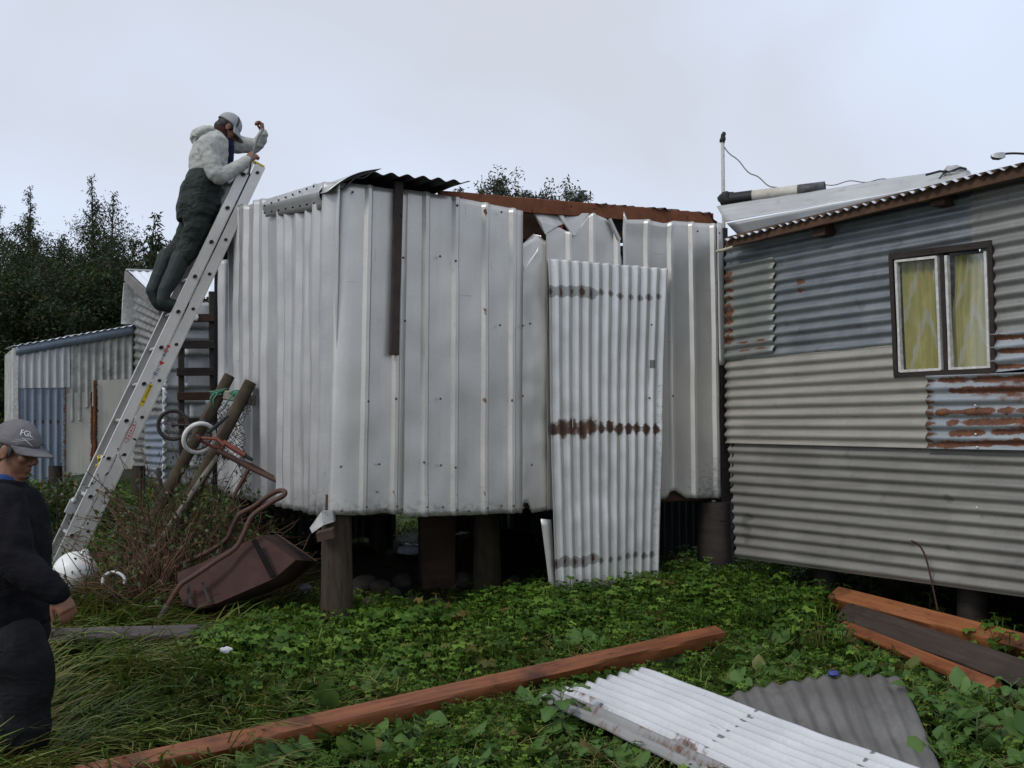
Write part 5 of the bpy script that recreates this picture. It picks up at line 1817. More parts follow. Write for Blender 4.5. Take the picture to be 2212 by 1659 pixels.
def eyes(M, parent):
    for s in (-1, 1):
        t = MB(); t.ball((0.078, s * 0.030, 0.003), 0.010, 0.012, 0.007, 10, 8)
        b = MB(); b.add([M @ Vector(v) for v in t.v], t.f); b.build('eye', m_eye, parent, 180)


def skinned(name, mb, voxel, mat, parent=None, iters=4, fold=None, loc=None):
    """fuse overlapping closed pieces into one continuous smooth surface"""
    me = bpy.data.meshes.new('tmp')
    me.from_pydata([tuple(v) for v in mb.v], [], mb.f)
    bm = bmesh.new(); bm.from_mesh(me); bmesh.ops.recalc_face_normals(bm, faces=bm.faces); bm.to_mesh(me); bm.free()
    o = bpy.data.objects.new('tmp', me); COL.objects.link(o)
    r = o.modifiers.new('r', 'REMESH'); r.mode = 'VOXEL'; r.voxel_size = voxel
    s = o.modifiers.new('s', 'SMOOTH'); s.factor = 0.5; s.iterations = iters
    dg = bpy.context.evaluated_depsgraph_get(); dg.update()
    res = bpy.data.meshes.new_from_object(o.evaluated_get(dg))
    bpy.data.objects.remove(o); bpy.data.meshes.remove(me)
    if fold:
        nrm = [v.normal.copy() for v in res.vertices]
        for v, nn in zip(res.vertices, nrm):
            v.co = v.co + nn * fold(v.co)
    if loc is None:
        loc = base_of(parent) if parent is not None else Vector((0, 0, 0))
    loc = Vector(loc)
    res.transform(Matrix.Translation(-loc))
    res.update()
    res.materials.clear()
    res.name = name
    return link_mesh(name, res, mat, parent, 180, loc)


def folds(amp, fx, seed, stretch=(1, 1, 1)):
    def f(p):
        q = Vector((p.x * stretch[0], p.y * stretch[1], p.z * stretch[2])) * fx
        w = q + Vector((mnoise.noise(q * 0.6 + Vector((seed, 0, 0))), mnoise.noise(q * 0.6 + Vector((0, seed, 9))), mnoise.noise(q * 0.6 + Vector((4, 0, seed))))) * 0.9
        r = mnoise.noise(w + Vector((seed, seed, 0)))
        return amp * (1.0 - 2.2 * abs(r)) * 0.6 + amp * 0.5 * mnoise.noise(q * 2.1)
    return f


def cap(parent, M, mat, name='cap', brim=0.075, droop=0.25, stripe=None):
    """baseball cap: dome and curved brim, head axes"""
    nu, nv = 28, 10
    vs, fs = [], []
    for j in range(nv + 1):
        th = (PI * 0.53) * j / nv
        for i in range(nu):
            ph = 2 * PI * i / nu
            x, y, z = math.sin(th) * math.cos(ph), math.sin(th) * math.sin(ph), math.cos(th)
            k = 1 + 0.03 * mnoise.noise((x * 3, y * 3, z * 3 + 1))
            vs.append(M @ Vector((-0.002 + x * 0.108 * k, y * 0.085 * k, 0.040 + z * 0.102 * k)))
    for j in range(nv):
        for i in range(nu):
            i2 = (i + 1) % nu
            fs.append((j * nu + i, (j + 1) * nu + i, (j + 1) * nu + i2, j * nu + i2))
    b = MB(); b.add(vs, fs)
    c = b.build(name, mat, parent, 180)
    md = c.modifiers.new('thickness', 'SOLIDIFY'); md.thickness = 0.004
    vs, fs = [], []
    nu, nv = 16, 6
    for j in range(nv + 1):
        q = j / nv
        for i in range(nu + 1):
            a = (i / nu - 0.5) * PI * 0.86
            r = 1.0 + q * brim / 0.105 * math.cos(a) ** 0.6 if abs(math.cos(a)) > 0 else 1.0
            x = 0.103 * math.cos(a) + q * brim * max(0.0, math.cos(a)) ** 0.55
            y = 0.083 * math.sin(a) * (1 - 0.06 * q)
            z = 0.034 - droop * q * brim - 1.9 * y * y * q - 0.002
            vs.append(M @ Vector((x, y, z)))
    for j in range(nv):
        for i in range(nu):
            k = j * (nu + 1) + i
            fs.append((k, k + 1, k + nu + 2, k + nu + 1))
    b = MB(); b.add(vs, fs)
    o = b.build('brim', mat, c, 180)
    md = o.modifiers.new('thickness', 'SOLIDIFY'); md.thickness = 0.005
    return c


def cap_strip(M, parent, mat, path, w, name='stripe'):
    """band laid on the dome: path of (angle from front, angle from top)"""
    vs, fs = [], []
    for i, (ph, th) in enumerate(path):
        for s in (-1, 1):
            p2 = ph + s * w * 0.5 * (0.35 + 0.65 * math.sin(PI * (i + 0.5) / len(path)))
            x, y, z = math.sin(th) * math.cos(p2), math.sin(th) * math.sin(p2), math.cos(th)
            vs.append(M @ Vector((-0.002 + x * 0.1125, y * 0.0895, 0.040 + z * 0.1065)))
    for i in range(len(path) - 1):
        fs.append((2 * i, 2 * i + 1, 2 * i + 3, 2 * i + 2))
    b = MB(); b.add(vs, fs)
    return b.build(name, mat, parent, 180)


def hair(parent, M, mat, low=-0.06):
    mb = MB()
    def B(c, r):
        t = MB(); t.ball(c, *r, 18, 12, 0.05, 2.0); mb.add([M @ Vector(v) for v in t.v], t.f)
    B((-0.022, 0, 0.024), (0.076, 0.077, 0.080))
    B((-0.050, 0, -0.025), (0.050, 0.062, 0.055))
    for s in (-1, 1):
        B((0.022, s * 0.072, 0.012), (0.014, 0.010, 0.034))
    return skinned('hair', mb, 0.007, mat, parent, 2, folds(0.003, 60, 3.0))


def axes(fwd, up, org):
    f = Vector(fwd).normalized(); u = Vector(up)
    l = u.cross(f).normalized(); u = f.cross(l)
    return Matrix(((f.x, l.x, u.x, org[0]), (f.y, l.y, u.y, org[1]), (f.z, l.z, u.z, org[2]), (0, 0, 0, 1)))

# ------------------------------------------------------------------ the climber
CC = LW * 0.5
def V(x, y, off=CC):
    return onV(x, y, off)
lat = lr                                        # towards his left (away from the viewer)
fw = -LP.n
up_ = Vector((0, 0, 1))
hd = (fw * 0.80 - up_ * 0.60).normalized()
HM = axes(hd, up_ * 0.80 + fw * 0.60, V(490, 277, CC))
# feet on the rung
tr_ = (onV(375, 669, 0.0) - foot).dot(le)
def sole(c):
    return lad(tr_, c, 0.048) + up_ * 0.025
body = MB()
head(body, HM)
neckb = V(473, 300); limb(body, [(neckb - up_ * 0.03, 0.062), (V(482, 288), 0.055)])
ring_chain(body, [(V(430, 440), 0.10, 0.15), (V(450, 375), 0.10, 0.14), (V(455, 330), 0.11, 0.16), (V(468, 303), 0.07, 0.12)], lat)
limb(body, [(V(452, 312, 0.04), 0.05), (V(466, 378, -0.02), 0.042), (V(536, 345, 0.0), 0.027)])
limb(body, [(V(492, 310, 0.36), 0.045), (V(525, 313, 0.40), 0.04), (V(552, 316, 0.38), 0.038), (V(564, 302, 0.34), 0.032), (V(568, 288, 0.31), 0.026)])
hand(body, V(535, 346, 0.0), V(550, 334, 0.0) - V(535, 346, 0.0), fw * 0.2 + up_ * 0.6 - lat * 0.6, 1.0, 1.05, 1)
hand(body, V(567, 288, 0.31), up_ * 0.9 - fw * 0.05, fw * 0.9 - lat * 0.2, 1.0, 1.1, -1)
for off, kx, ax, hx in ((CC - 0.09, 407, 357, 0.10), (CC + 0.10, 388, 331, 0.29)):
    limb(body, [(V(428, 455, off), 0.085), (V(kx, 535, off), 0.055), (V(ax, 632, hx), 0.04)])
climber = skinned('person', body, 0.0052, m_skin, None, 3, None, loc=sole(CC))
climber['label'] = 'person in a pale grey hooded jacket and dark waders standing on the ladder'
climber['category'] = 'person'
eyes(HM, climber)

jk = MB()
ring_chain(jk, [(V(452, 384), 0.145, 0.19), (V(450, 366), 0.150, 0.20), (V(450, 345), 0.152, 0.20), (V(456, 322), 0.145, 0.205), (V(464, 304), 0.120, 0.19), (V(471, 294), 0.085, 0.12)], lat)
limb(jk, [(V(449, 314, 0.015), 0.084), (V(455, 350, -0.03), 0.072), (V(469, 383, -0.06), 0.068), (V(500, 370, -0.03), 0.057), (V(533, 348, 0.0), 0.043)])
limb(jk, [(V(492, 310, 0.36), 0.085), (V(525, 313, 0.40), 0.070), (V(552, 316, 0.38), 0.060), (V(564, 302, 0.34), 0.051), (V(568, 290, 0.31), 0.041)])
jacket = skinned('jacket', jk, 0.0075, m_jacket, climber, 3, folds(0.010, 9, 2.0, (1, 1, 1.5)))
hdm = MB()
ring_chain(hdm, [(V(420, 300), 0.030, 0.10), (V(424, 291), 0.045, 0.13), (V(438, 286), 0.050, 0.135), (V(456, 284), 0.035, 0.12)], lat)
ring_chain(hdm, [(V(418, 302), 0.025, 0.08), (V(440, 298), 0.05, 0.13), (V(462, 300), 0.03, 0.10)], lat)
hood = skinned('hood', hdm, 0.0075, m_jacket, jacket, 3, folds(0.008, 16, 5.0))
b = MB(); b.ball(V(455, 280), 0.035, 0.10, 0.03, 14, 8, 0.2, 1); b.build('hood_lining', m_lime, hood, 180)
col_ = MB(); ring_chain(col_, [(V(470, 300), 0.075, 0.095), (V(474, 288), 0.072, 0.088), (V(472, 276), 0.060, 0.075)], lat)
skinned('collar', col_, 0.0075, m_collar, climber, 2, folds(0.005, 18, 6.0))
sh = MB(); ring_chain(sh, [(V(487, 385), 0.055, 0.10), (V(490, 345), 0.050, 0.095), (V(492, 318), 0.05, 0.085), (V(488, 302), 0.045, 0.07)], lat)
skinned('bib', sh, 0.008, m_navy, climber, 2, folds(0.005, 14, 7.0))
tr2 = MB()
ring_chain(tr2, [(V(454, 372), 0.150, 0.195), (V(446, 392), 0.160, 0.205), (V(434, 420), 0.170, 0.21), (V(427, 450), 0.170, 0.21), (V(425, 478), 0.150, 0.195)], lat)
limb(tr2, [(V(430, 455, CC - 0.09), 0.118), (V(426, 495, CC - 0.09), 0.108), (V(412, 532, CC - 0.09), 0.088), (V(395, 556, 0.105), 0.077)])
limb(tr2, [(V(424, 455, CC + 0.10), 0.118), (V(415, 495, CC + 0.10), 0.105), (V(392, 534, CC + 0.10), 0.088), (V(366, 556, 0.295), 0.075)])
trousers = skinned('waders', tr2, 0.0075, m_wader, climber, 3, folds(0.016, 5.5, 11.0, (0.8, 0.8, 1.7)))
for (kx, ky, ax, c) in ((391, 556, 356, 0.105), (360, 556, 330, 0.295)):
    bt = MB()
    an = V(ax, 628, c)
    s_ = sole(c)
    limb(bt, [(V(kx, ky, c), 0.074), ((V(kx, ky, c) + an) / 2 + (an - V(kx, ky, c)).cross(lat).normalized() * 0.008, 0.070), (an, 0.056)])
    heel = s_ - fw * 0.10 + up_ * 0.035
    toe = s_ + fw * 0.11 + up_ * 0.03
    limb(bt, [(an, 0.054), (heel + up_ * 0.02, 0.048), (s_ + up_ * 0.035, 0.048), (toe, 0.038)])
    skinned('boot', bt, 0.0075, m_boot, climber, 3, folds(0.004, 9, 3.0 + c * 10))
hair(climber, HM, m_hair)
c1 = cap(climber, HM, m_capgrey, brim=0.07, droop=0.55)
for s in (-1, 1):
    cap_strip(HM, c1, m_black_ink, [(s * 1.35 - s * 0.25 * t, 0.10 + 1.5 * t) for t in np.linspace(0, 1, 9)], 0.20)

# ------------------------------------------------------------------ the man standing at the left edge
Y2 = 4.85
def W(x, y, dy=0.0):
    return at(x, y, Y2 + dy)
lat2 = Vector((0.12, 1, 0)).normalized()
fw2 = Vector((1, -0.12, 0))
hd2 = (fw2 * 0.97 - up_ * 0.25).normalized()
HM2 = axes(hd2, up_ * 0.97 + fw2 * 0.25, W(32, 973))
gz2 = gz(W(15, 1300).x, Y2)
def floor2(x, dy):
    p_ = W(x, 1300, dy)
    return Vector((p_.x, p_.y, gz(p_.x, p_.y) + 0.0))
body = MB()
head(body, HM2)
limb(body, [(W(14, 1052), 0.070), (W(22, 1012), 0.060)])
ring_chain(body, [(W(14, 1370), 0.11, 0.15), (W(15, 1260), 0.11, 0.14), (W(15, 1140), 0.11, 0.16), (W(12, 1075), 0.08, 0.14)], lat2)
limb(body, [(W(5, 1092, -0.19), 0.05), (W(30, 1212, -0.25), 0.042), (W(124, 1280, -0.27), 0.029)])
limb(body, [(W(5, 1092, 0.19), 0.05), (W(22, 1212, 0.25), 0.042), (W(95, 1285, 0.22), 0.029)])
hand(body, W(124, 1281, -0.27), (W(140, 1309, -0.27) - W(124, 1281, -0.27)), Vector((0.55, -0.75, 0.35)), 1.02, 0.55, -1)
hand(body, W(95, 1286, 0.22), (W(110, 1312, 0.22) - W(95, 1286, 0.22)), Vector((0.55, 0.75, 0.35)), 1.02, 0.55, 1)
for dy in (-0.11, 0.12):
    fl_ = floor2(18 + 40 * (dy < 0), dy)
    limb(body, [(W(22, 1400, dy), 0.09), (W(50, 1470, dy), 0.06), (fl_ + up_ * 0.1, 0.045)])
man = skinned('person', body, 0.0055, m_skin, None, 3, None, loc=floor2(20, 0))
man['label'] = 'person in a black jacket and faded grey cap looking down beside the long grass'
man['category'] = 'person'
eyes(HM2, man)
jk = MB()
ring_chain(jk, [(W(12, 1345), 0.185, 0.225), (W(12, 1300), 0.185, 0.225), (W(14, 1230), 0.175, 0.215), (W(18, 1160), 0.165, 0.215), (W(18, 1110), 0.150, 0.215), (W(14, 1072), 0.115, 0.19), (W(13, 1050), 0.085, 0.11), (W(14, 1036), 0.075, 0.09)], lat2)
limb(jk, [(W(8, 1092, -0.18), 0.092), (W(22, 1155, -0.24), 0.085), (W(38, 1216, -0.27), 0.080), (W(85, 1254, -0.28), 0.068), (W(122, 1280, -0.27), 0.052)])
limb(jk, [(W(8, 1092, 0.18), 0.092), (W(20, 1155, 0.24), 0.085), (W(28, 1216, 0.26), 0.080), (W(66, 1258, 0.24), 0.068), (W(93, 1284, 0.22), 0.052)])
j2 = skinned('jacket', jk, 0.009, m_blackjacket, man, 3, folds(0.010, 8, 4.0))
cl = MB(); ring_chain(cl, [(W(14, 1046), 0.072, 0.078), (W(14, 1030), 0.068, 0.073), (W(14, 1022), 0.062, 0.07)], lat2)
skinned('collar', cl, 0.008, m_bluecollar, man, 2)
tr2 = MB()
ring_chain(tr2, [(W(12, 1330), 0.165, 0.20), (W(14, 1370), 0.165, 0.205), (W(16, 1405), 0.150, 0.20)], lat2)
for dy in (-0.11, 0.12):
    fl_ = floor2(18 + 40 * (dy < 0), dy)
    kx = 62 if dy < 0 else 38
    limb(tr2, [(W(26, 1395, dy), 0.135), (W(kx, 1455, dy), 0.115), (W(kx - 8, 1520, dy), 0.100), (fl_ + up_ * 0.16, 0.098)])
skinned('trousers', tr2, 0.009, m_blacktrouser, man, 3, folds(0.016, 3.4, 13.0, (0.8, 0.8, 1.4)))
for dy in (-0.11, 0.12):
    fl_ = floor2(18 + 40 * (dy < 0), dy)
    bt = MB(); limb(bt, [(fl_ + up_ * 0.22, 0.07), (fl_ + up_ * 0.09, 0.062), (fl_ + up_ * 0.05, 0.052)]); limb(bt, [(fl_ - fw2 * 0.05 + up_ * 0.048, 0.05), (fl_ + fw2 * 0.17 + up_ * 0.04, 0.043)])
    skinned('boot', bt, 0.009, m_rubber, man, 3)
hair(man, HM2, m_greyhair)
c2_ = cap(man, HM2, m_capold, brim=0.082, droop=0.25)


def dome_text(body_txt, M, parent, mat, ph0, th0, size, name='lettering'):
    cu = bpy.data.curves.new('text', 'FONT'); cu.body = body_txt; cu.size = 1.0; cu.align_x = 'CENTER'; cu.align_y = 'CENTER'
    to = bpy.data.objects.new('text', cu); COL.objects.link(to)
    dg = bpy.context.evaluated_depsgraph_get()
    me = bpy.data.meshes.new_from_object(to.evaluated_get(dg))
    bpy.data.objects.remove(to); bpy.data.curves.remove(cu)
    base = base_of(parent)
    for v in me.vertices:
        ph = ph0 + v.co.x * size
        th = th0 - v.co.y * size
        x, y, z = math.sin(th) * math.cos(ph), math.sin(th) * math.sin(ph), math.cos(th)
        v.co = (M @ Vector((-0.002 + x * 0.1125, y * 0.0895, 0.040 + z * 0.1065))) - base
    me.update(); me.materials.clear()
    return link_mesh(name, me, mat, parent, None, base)


dome_text('FGL', HM2, c2_, m_white_ink, -0.78, 1.02, 0.36)
cap_strip(HM2, c2_, m_white_ink, [(-1.35 + 1.0 * t, 1.48 - 0.30 * t) for t in np.linspace(0, 1, 8)], 0.05)
cap_strip(HM2, c2_, m_white_ink, [(-0.95 + 0.5 * t, 1.22 + 0.30 * t) for t in np.linspace(0, 1, 8)], 0.05)
cap_strip(HM2, c2_, m_white_ink, [(-1.2 + 0.75 * t, 1.36 - 0.22 * t) for t in np.linspace(0, 1, 8)], 0.04)
# ================================================================== plants
NR = np.random.RandomState(7)
m_tree = leafmat('eucalyptus_leaves', (0.011, 0.021, 0.008), (0.021, 0.037, 0.013), (0.042, 0.062, 0.024), 0.65, 0.12, 0.2)
m_tree_far = leafmat('far_tree_leaves', (0.020, 0.028, 0.018), (0.034, 0.045, 0.028), (0.055, 0.068, 0.042), 0.6, 0.15)
m_bark = plain('grey_brown_bark', (0.10, 0.075, 0.055), 0.9, c2=(0.05, 0.038, 0.03), scale=8, bump=0.5)
m_weed = leafmat('green_weed_leaves', (0.026, 0.060, 0.008), (0.070, 0.148, 0.016), (0.170, 0.275, 0.040), 0.5, 0.3, 0.22)
m_broad = leafmat('broad_weed_leaves', (0.032, 0.070, 0.015), (0.062, 0.128, 0.028), (0.115, 0.195, 0.05), 0.45, 0.25, 0.25)
m_grass = leafmat('grass_blades', (0.030, 0.060, 0.008), (0.080, 0.135, 0.018), (0.20, 0.235, 0.055), 0.55, 0.25, 0.22)
m_straw = leafmat('dry_stalks', (0.13, 0.09, 0.03), (0.25, 0.21, 0.065), (0.36, 0.35, 0.12), 0.7, 0.1)
m_bramble = leafmat('bramble_leaves', (0.018, 0.035, 0.010), (0.035, 0.062, 0.017), (0.075, 0.105, 0.030), 0.5, 0.2)
m_twig = plain('dry_twig', (0.085, 0.045, 0.026), 0.85, c2=(0.13, 0.07, 0.04), scale=10)
m_darktwig = plain('dark_twig', (0.025, 0.020, 0.020), 0.85)


def rotz(a):
    c, s = np.cos(a), np.sin(a)
    z = np.zeros_like(a); o = np.ones_like(a)
    return np.stack([np.stack([c, -s, z], -1), np.stack([s, c, z], -1), np.stack([z, z, o], -1)], 1)


def rotx(a):
    c, s = np.cos(a), np.sin(a)
    z = np.zeros_like(a); o = np.ones_like(a)
    return np.stack([np.stack([o, z, z], -1), np.stack([z, c, -s], -1), np.stack([z, s, c], -1)], 1)


def scatter(tv, tf, pos, ang, tilt, tilt_dir, scl, tint, tvt=None):
    """template (verts, quads) copied to many places -> verts, faces, colours"""
    n = len(pos)
    R = rotz(tilt_dir) @ rotx(tilt) @ rotz(ang - tilt_dir)
    v = np.einsum('nij,kj->nki', R, tv) * scl[:, None, None] + pos[:, None, :]
    f = tf[None, :, :] + (np.arange(n) * len(tv))[:, None, None]
    c = np.ones((n, len(tv), 4))
    c[:, :, 0] = tint[:, None, 0]
    c[:, :, 1] = tint[:, None, 1]
    if tvt is not None:
        c[:, :, 0] = np.clip(c[:, :, 0] + tvt[None, :], 0, 1)
    return v.reshape(-1, 3), f.reshape(-1, tf.shape[1]), c.reshape(-1, 4)


def join(parts):
    vs, fs, cs, o = [], [], [], 0
    for v, f, c in parts:
        vs.append(v); fs.append(f + o); cs.append(c); o += len(v)
    return np.concatenate(vs), np.concatenate(fs), np.concatenate(cs)


def leaf_cloud(P_, dirs, L, Wd, tint, droop=0.3):
    """one folded lens-shaped leaf (two quads) per point"""
    n = len(P_)
    d = dirs / (np.linalg.norm(dirs, axis=1, keepdims=True) + 1e-9)
    r = NR.normal(size=(n, 3))
    s = np.cross(d, r); s /= (np.linalg.norm(s, axis=1, keepdims=True) + 1e-9)
    u = np.cross(s, d)
    L = L[:, None]; Wd = Wd[:, None]
    a = P_
    m1 = P_ + d * L * 0.42 + u * L * 0.05
    tip = P_ + d * L + np.array([0, 0, -1.0]) * L * droop * 0.5
    l = m1 + s * Wd * 0.5 + u * Wd * 0.18
    q = m1 - s * Wd * 0.5 + u * Wd * 0.18
    v = np.stack([a, l, tip, q], 1).reshape(-1, 3)
    f = (np.arange(n) * 4)[:, None] + np.array([[0, 1, 2, 3]])
    c = np.ones((n, 4, 4)); c[:, :, 0] = tint[:, None, 0]; c[:, :, 1] = tint[:, None, 1]
    return v, f, c.reshape(-1, 4)


# ------------------------------------------------------------------ trees
def make_tree(name, label, group, x, y, H, R, seed, nb=70, per=110, base=0.05, leafL=0.085, sparse_top=0.25, mat=None, upright=0.9, prof=None):
    r = np.random.RandomState(seed)
    z0 = gz(x, y)
    t = thing(name, label, 'tree', (x, y, z0), group)
    lean = r.normal(size=2) * 0.03 * H
    mb = MB()
    tp = [(x + lean[0] * q * q, y + lean[1] * q * q, z0 - 0.15 + H * 0.98 * q) for q in np.linspace(0, 1, 9)]
    mb.tube(tp, [0.014 * H * (1 - q) ** 0.8 + 0.006 for q in np.linspace(0, 1, 9)], 8)
    mb.build('trunk', m_bark, t, 60)
    lm_ = MB()
    P_, D_, T_ = [], [], []
    for k in range(nb):
        q = base + (1.0 - base) * ((k + r.rand()) / nb) ** 0.85
        rad = R * (prof(q) if prof else (min(1.0, (1 - q) * 1.9) * (0.75 + 0.5 * r.rand())))
        az = r.rand() * 2 * PI
        st = np.array([x + lean[0] * q * q, y + lean[1] * q * q, z0 + H * q * 0.96])
        elev = upright * (0.30 + 0.55 * q) + r.normal() * 0.18
        dv = np.array([math.cos(az) * math.cos(elev), math.sin(az) * math.cos(elev), math.sin(elev)])
        ln = max(0.10, rad / max(0.45, math.cos(elev)))
        end = st + dv * ln
        if end[2] > z0 + H:
            end[2] = z0 + H - r.rand() * 0.2
        mid = (st + end) / 2 + np.array([0, 0, 0.06 * ln])
        lm_.tube([st, mid, end], [0.012 + 0.01 * (1 - q), 0.009, 0.003], 4, caps=False)
        m = int(2.0 * per * (0.12 + 0.88 * ln / max(R, 0.3)) * (1.0 if q < 1 - sparse_top else 0.55) * (0.4 if q > 0.88 and base < 0.5 else 1.0)) + 2
        tt = 0.22 + 0.78 * r.rand(m)
        pp = st + (end - st) * tt[:, None] + r.normal(size=(m, 3)) * np.array([1, 1, 0.9]) * (0.03 + 0.13 * min(rad, 0.8))
        P_.append(pp)
        dd = r.normal(size=(m, 3)) * 0.9 + dv * 0.5 + np.array([0, 0, -0.35])
        D_.append(dd)
        cl = np.clip(0.45 + r.normal() * 0.22, 0, 1)
        tn = np.zeros((m, 2)); tn[:, 0] = np.clip(cl + r.normal(size=m) * 0.18, 0, 1); tn[:, 1] = np.where(r.rand(m) < 0.06, 0.5, 0.0)
        T_.append(tn)
    lm_.build('limbs', m_bark, t, 60)
    P_ = np.concatenate(P_); D_ = np.concatenate(D_); T_ = np.concatenate(T_)
    keep = P_[:, 2] > gz(x, y) + 0.05
    P_, D_, T_ = P_[keep], D_[keep], T_[keep]
    n = len(P_)
    v, f, c = leaf_cloud(P_, D_, leafL * (0.7 + 0.6 * r.rand(n)), leafL * 0.32 * (0.7 + 0.6 * r.rand(n)), T_, 0.5)
    big_mesh('crown', v, f, 4, mat or m_tree, t, c, (x, y, z0))
    return t


def copy_tree(src, x, y, scale, rot, label, zs=1.0):
    c = src.copy(); COL.objects.link(c)
    c.location = (x, y, gz(x, y)); c.rotation_euler = (0, 0, rot); c.scale = (scale, scale, scale * zs)
    c['label'] = label
    for ch in list(src.children):
        k = ch.copy(); COL.objects.link(k); k.parent = c
    return c


def top_h(y_px, Y):
    return CAM_H + (905 - y_px) / FPX * Y


def tree_at(xp, yp, Y, R, seed, label, **kw):
    p_ = at(xp, 905, Y)
    H = top_h(yp, Y) - gz(p_.x, p_.y)
    return make_tree('eucalyptus_tree', label, 'trees behind the sheds', p_.x, p_.y, H, R, seed, **kw)


GRP = 'trees behind the sheds'
spire = lambda q: max(0.02, min(1.0, max(0.0, 0.93 - q) ** 1.15 * 1.9 + 0.05 * (1 - q)))
tA = tree_at(60, 384, 25, 1.7, 21, 'dark spire shaped tree behind the low end of the patched shed', nb=90, per=150, prof=spire)
tB = tree_at(203, 362, 26, 2.0, 22, 'tallest dark tree with a bare thin leader rising behind the patched shed', nb=100, per=150, prof=spire, sparse_top=0.3)
tC = tree_at(229, 396, 25.5, 1.3, 23, 'tree with an open rounded tip crowding the tallest one', nb=80, per=110, sparse_top=0.45)
tD = tree_at(312, 446, 24, 0.75, 24, 'thin young tree with a sparse wispy top near the climber', nb=46, per=75, sparse_top=0.5, leafL=0.16)
tE = tree_at(-20, 420, 26, 1.7, 25, 'dark tree behind the bare left end of the patched shed', nb=80, per=140, prof=spire)
tF = tree_at(140, 492, 24.5, 1.2, 26, 'bushy low tree filling the dip between two dark spires', nb=80, per=130)
tG = tree_at(268, 500, 23.5, 1.0, 27, 'dense dark tree under the wispy young one', nb=80, per=140)
tH = tree_at(352, 512, 24.5, 0.9, 28, 'airy small tree behind the knees of the climber', nb=60, per=90, sparse_top=0.4)
tI = tree_at(395, 545, 25.0, 0.9, 29, 'dark tree half hidden by the ladder and shed', nb=60, per=110)
# thick lower belt of younger trees in front of them
i = 0
src = [tF, tG, tA, tB]
belt = [(-35, 540, 22.0), (15, 505, 22.5), (52, 520, 21.5), (95, 500, 22.5), (130, 540, 21.2), (172, 500, 22.0), (205, 515, 21.0), (240, 505, 22.2), (280, 540, 21.3), (318, 530, 22.0), (352, 560, 21.0), (385, 560, 22), (430, 580, 22.3)]
for k, (xp, yp, Y) in enumerate(belt):
    p_ = at(xp, 905, Y)
    s_ = src[k % 2]
    Hs = (tF, tG)[k % 2]
    h = top_h(yp, Y) - gz(p_.x, p_.y)
    H0 = top_h(492, 24.5) - gz(0, 24.5) if k % 2 == 0 else top_h(500, 23.5) - gz(0, 23.5)
    copy_tree(s_, p_.x, p_.y, 1.15, k * 1.3, 'dark bushy young tree in the belt in front of the taller spires', h / H0 / 1.15)
# tips behind the shed and house
ft = lambda q: max(0.05, min(1.0, max(0, 1.0 - q) * 6.0))
for k, (xp, yp, Y, R, lab) in enumerate(((1000, 398, 33, 0.5, 'wispy far tree tip above the left part of the red rafter'), (1048, 398, 33, 0.6, 'small far tree tip leaning on a taller thin leader'), (1078, 372, 32, 1.0, 'far pointed tree with a bare leader above the red rafter'), (1138, 412, 33, 0.6, 'low faint far tree tip between two fuller ones'),
                                (1186, 404, 32, 1.0, 'rounded dense far tree top above the torn gap'), (1222, 428, 33, 0.55, 'lowest far tree tip beside a taller narrow one'), (1244, 398, 31.5, 0.8, 'narrow dense far tree top above the folded sheet'), (1268, 436, 33, 0.6, 'small far tree tip beside the dark roof sheet edge'))):
    tree_at(xp, yp - 14, Y, R * 0.95, 40 + k, lab, nb=50, per=20, prof=ft, mat=m_tree_far, sparse_top=0.05, base=0.70, leafL=0.15)

# ------------------------------------------------------------------ ground cover zones
def in_poly(px_, py_, poly):
    n = len(poly); ins = np.zeros(len(px_), bool); j = n - 1
    for i_ in range(n):
        xi, yi = poly[i_]; xj, yj = poly[j]
        ins ^= ((yi > py_) != (yj > py_)) & (px_ < (xj - xi) * (py_ - yi) / (yj - yi + 1e-12) + xi)
        j = i_
    return ins


def seg_dist(px_, py_, a, b_):
    ax_, ay_ = a; bx2, by2 = b_
    dx, dy = bx2 - ax_, by2 - ay_
    t = np.clip(((px_ - ax_) * dx + (py_ - ay_) * dy) / (dx * dx + dy * dy), 0, 1)
    return np.hypot(px_ - (ax_ + t * dx), py_ - (ay_ + t * dy))


sheets_xy = [[(v.x, v.y) for v in cs],
             [(v.x, v.y) for v in (on_ground(1556, 1506, 0.06), on_ground(1946, 1466, 0.10), on_ground(2052, 1700, 0.06), on_ground(1690, 1720, 0.04))]]
beams_xy = []
for a, b_, wd in (((60, 1718), (1552, 1378), 0.06), ((1806, 1300), (2330, 1440), 0.11), ((1822, 1335), (2330, 1510), 0.13), ((1818, 1362), (2150, 1494), 0.11), ((60, 1392), (488, 1378), 0.10)):
    pa_, pb_ = on_ground(*a, 0.05), on_ground(*b_, 0.05)
    beams_xy.append(((pa_.x, pa_.y), (pb_.x, pb_.y), wd))
shed_xy = [tuple(sp(u, s, 0).xy) for u, s in ((0.06, 0.12), (FW + 0.1, 0.12), (FW + 0.1, D_S + 0.3), (0.06, D_S + 0.3))]
house_xy = [tuple(HP.pt(u, 0, o).xy) for u, o in ((-0.2, -0.06), (4.2, -0.06), (4.2, -4), (-0.2, -4))]


def allowed(px_, py_, margin=0.05, under=0.06):
    ok = np.ones(len(px_), bool)
    for s_ in sheets_xy:
        ok &= ~in_poly(px_, py_, s_)
    for a, b_, wd in beams_xy:
        ok &= seg_dist(px_, py_, a, b_) > wd + margin
    uns = in_poly(px_, py_, shed_xy) | in_poly(px_, py_, house_xy)
    ok &= ~uns | (NR.rand(len(px_)) < under)
    ok &= np.hypot(px_ - C0.x - 0.02, py_ - C0.y - 0.1) > 0.12
    ok &= np.hypot(px_ - man.location.x, py_ - man.location.y) > 0.16
    return ok


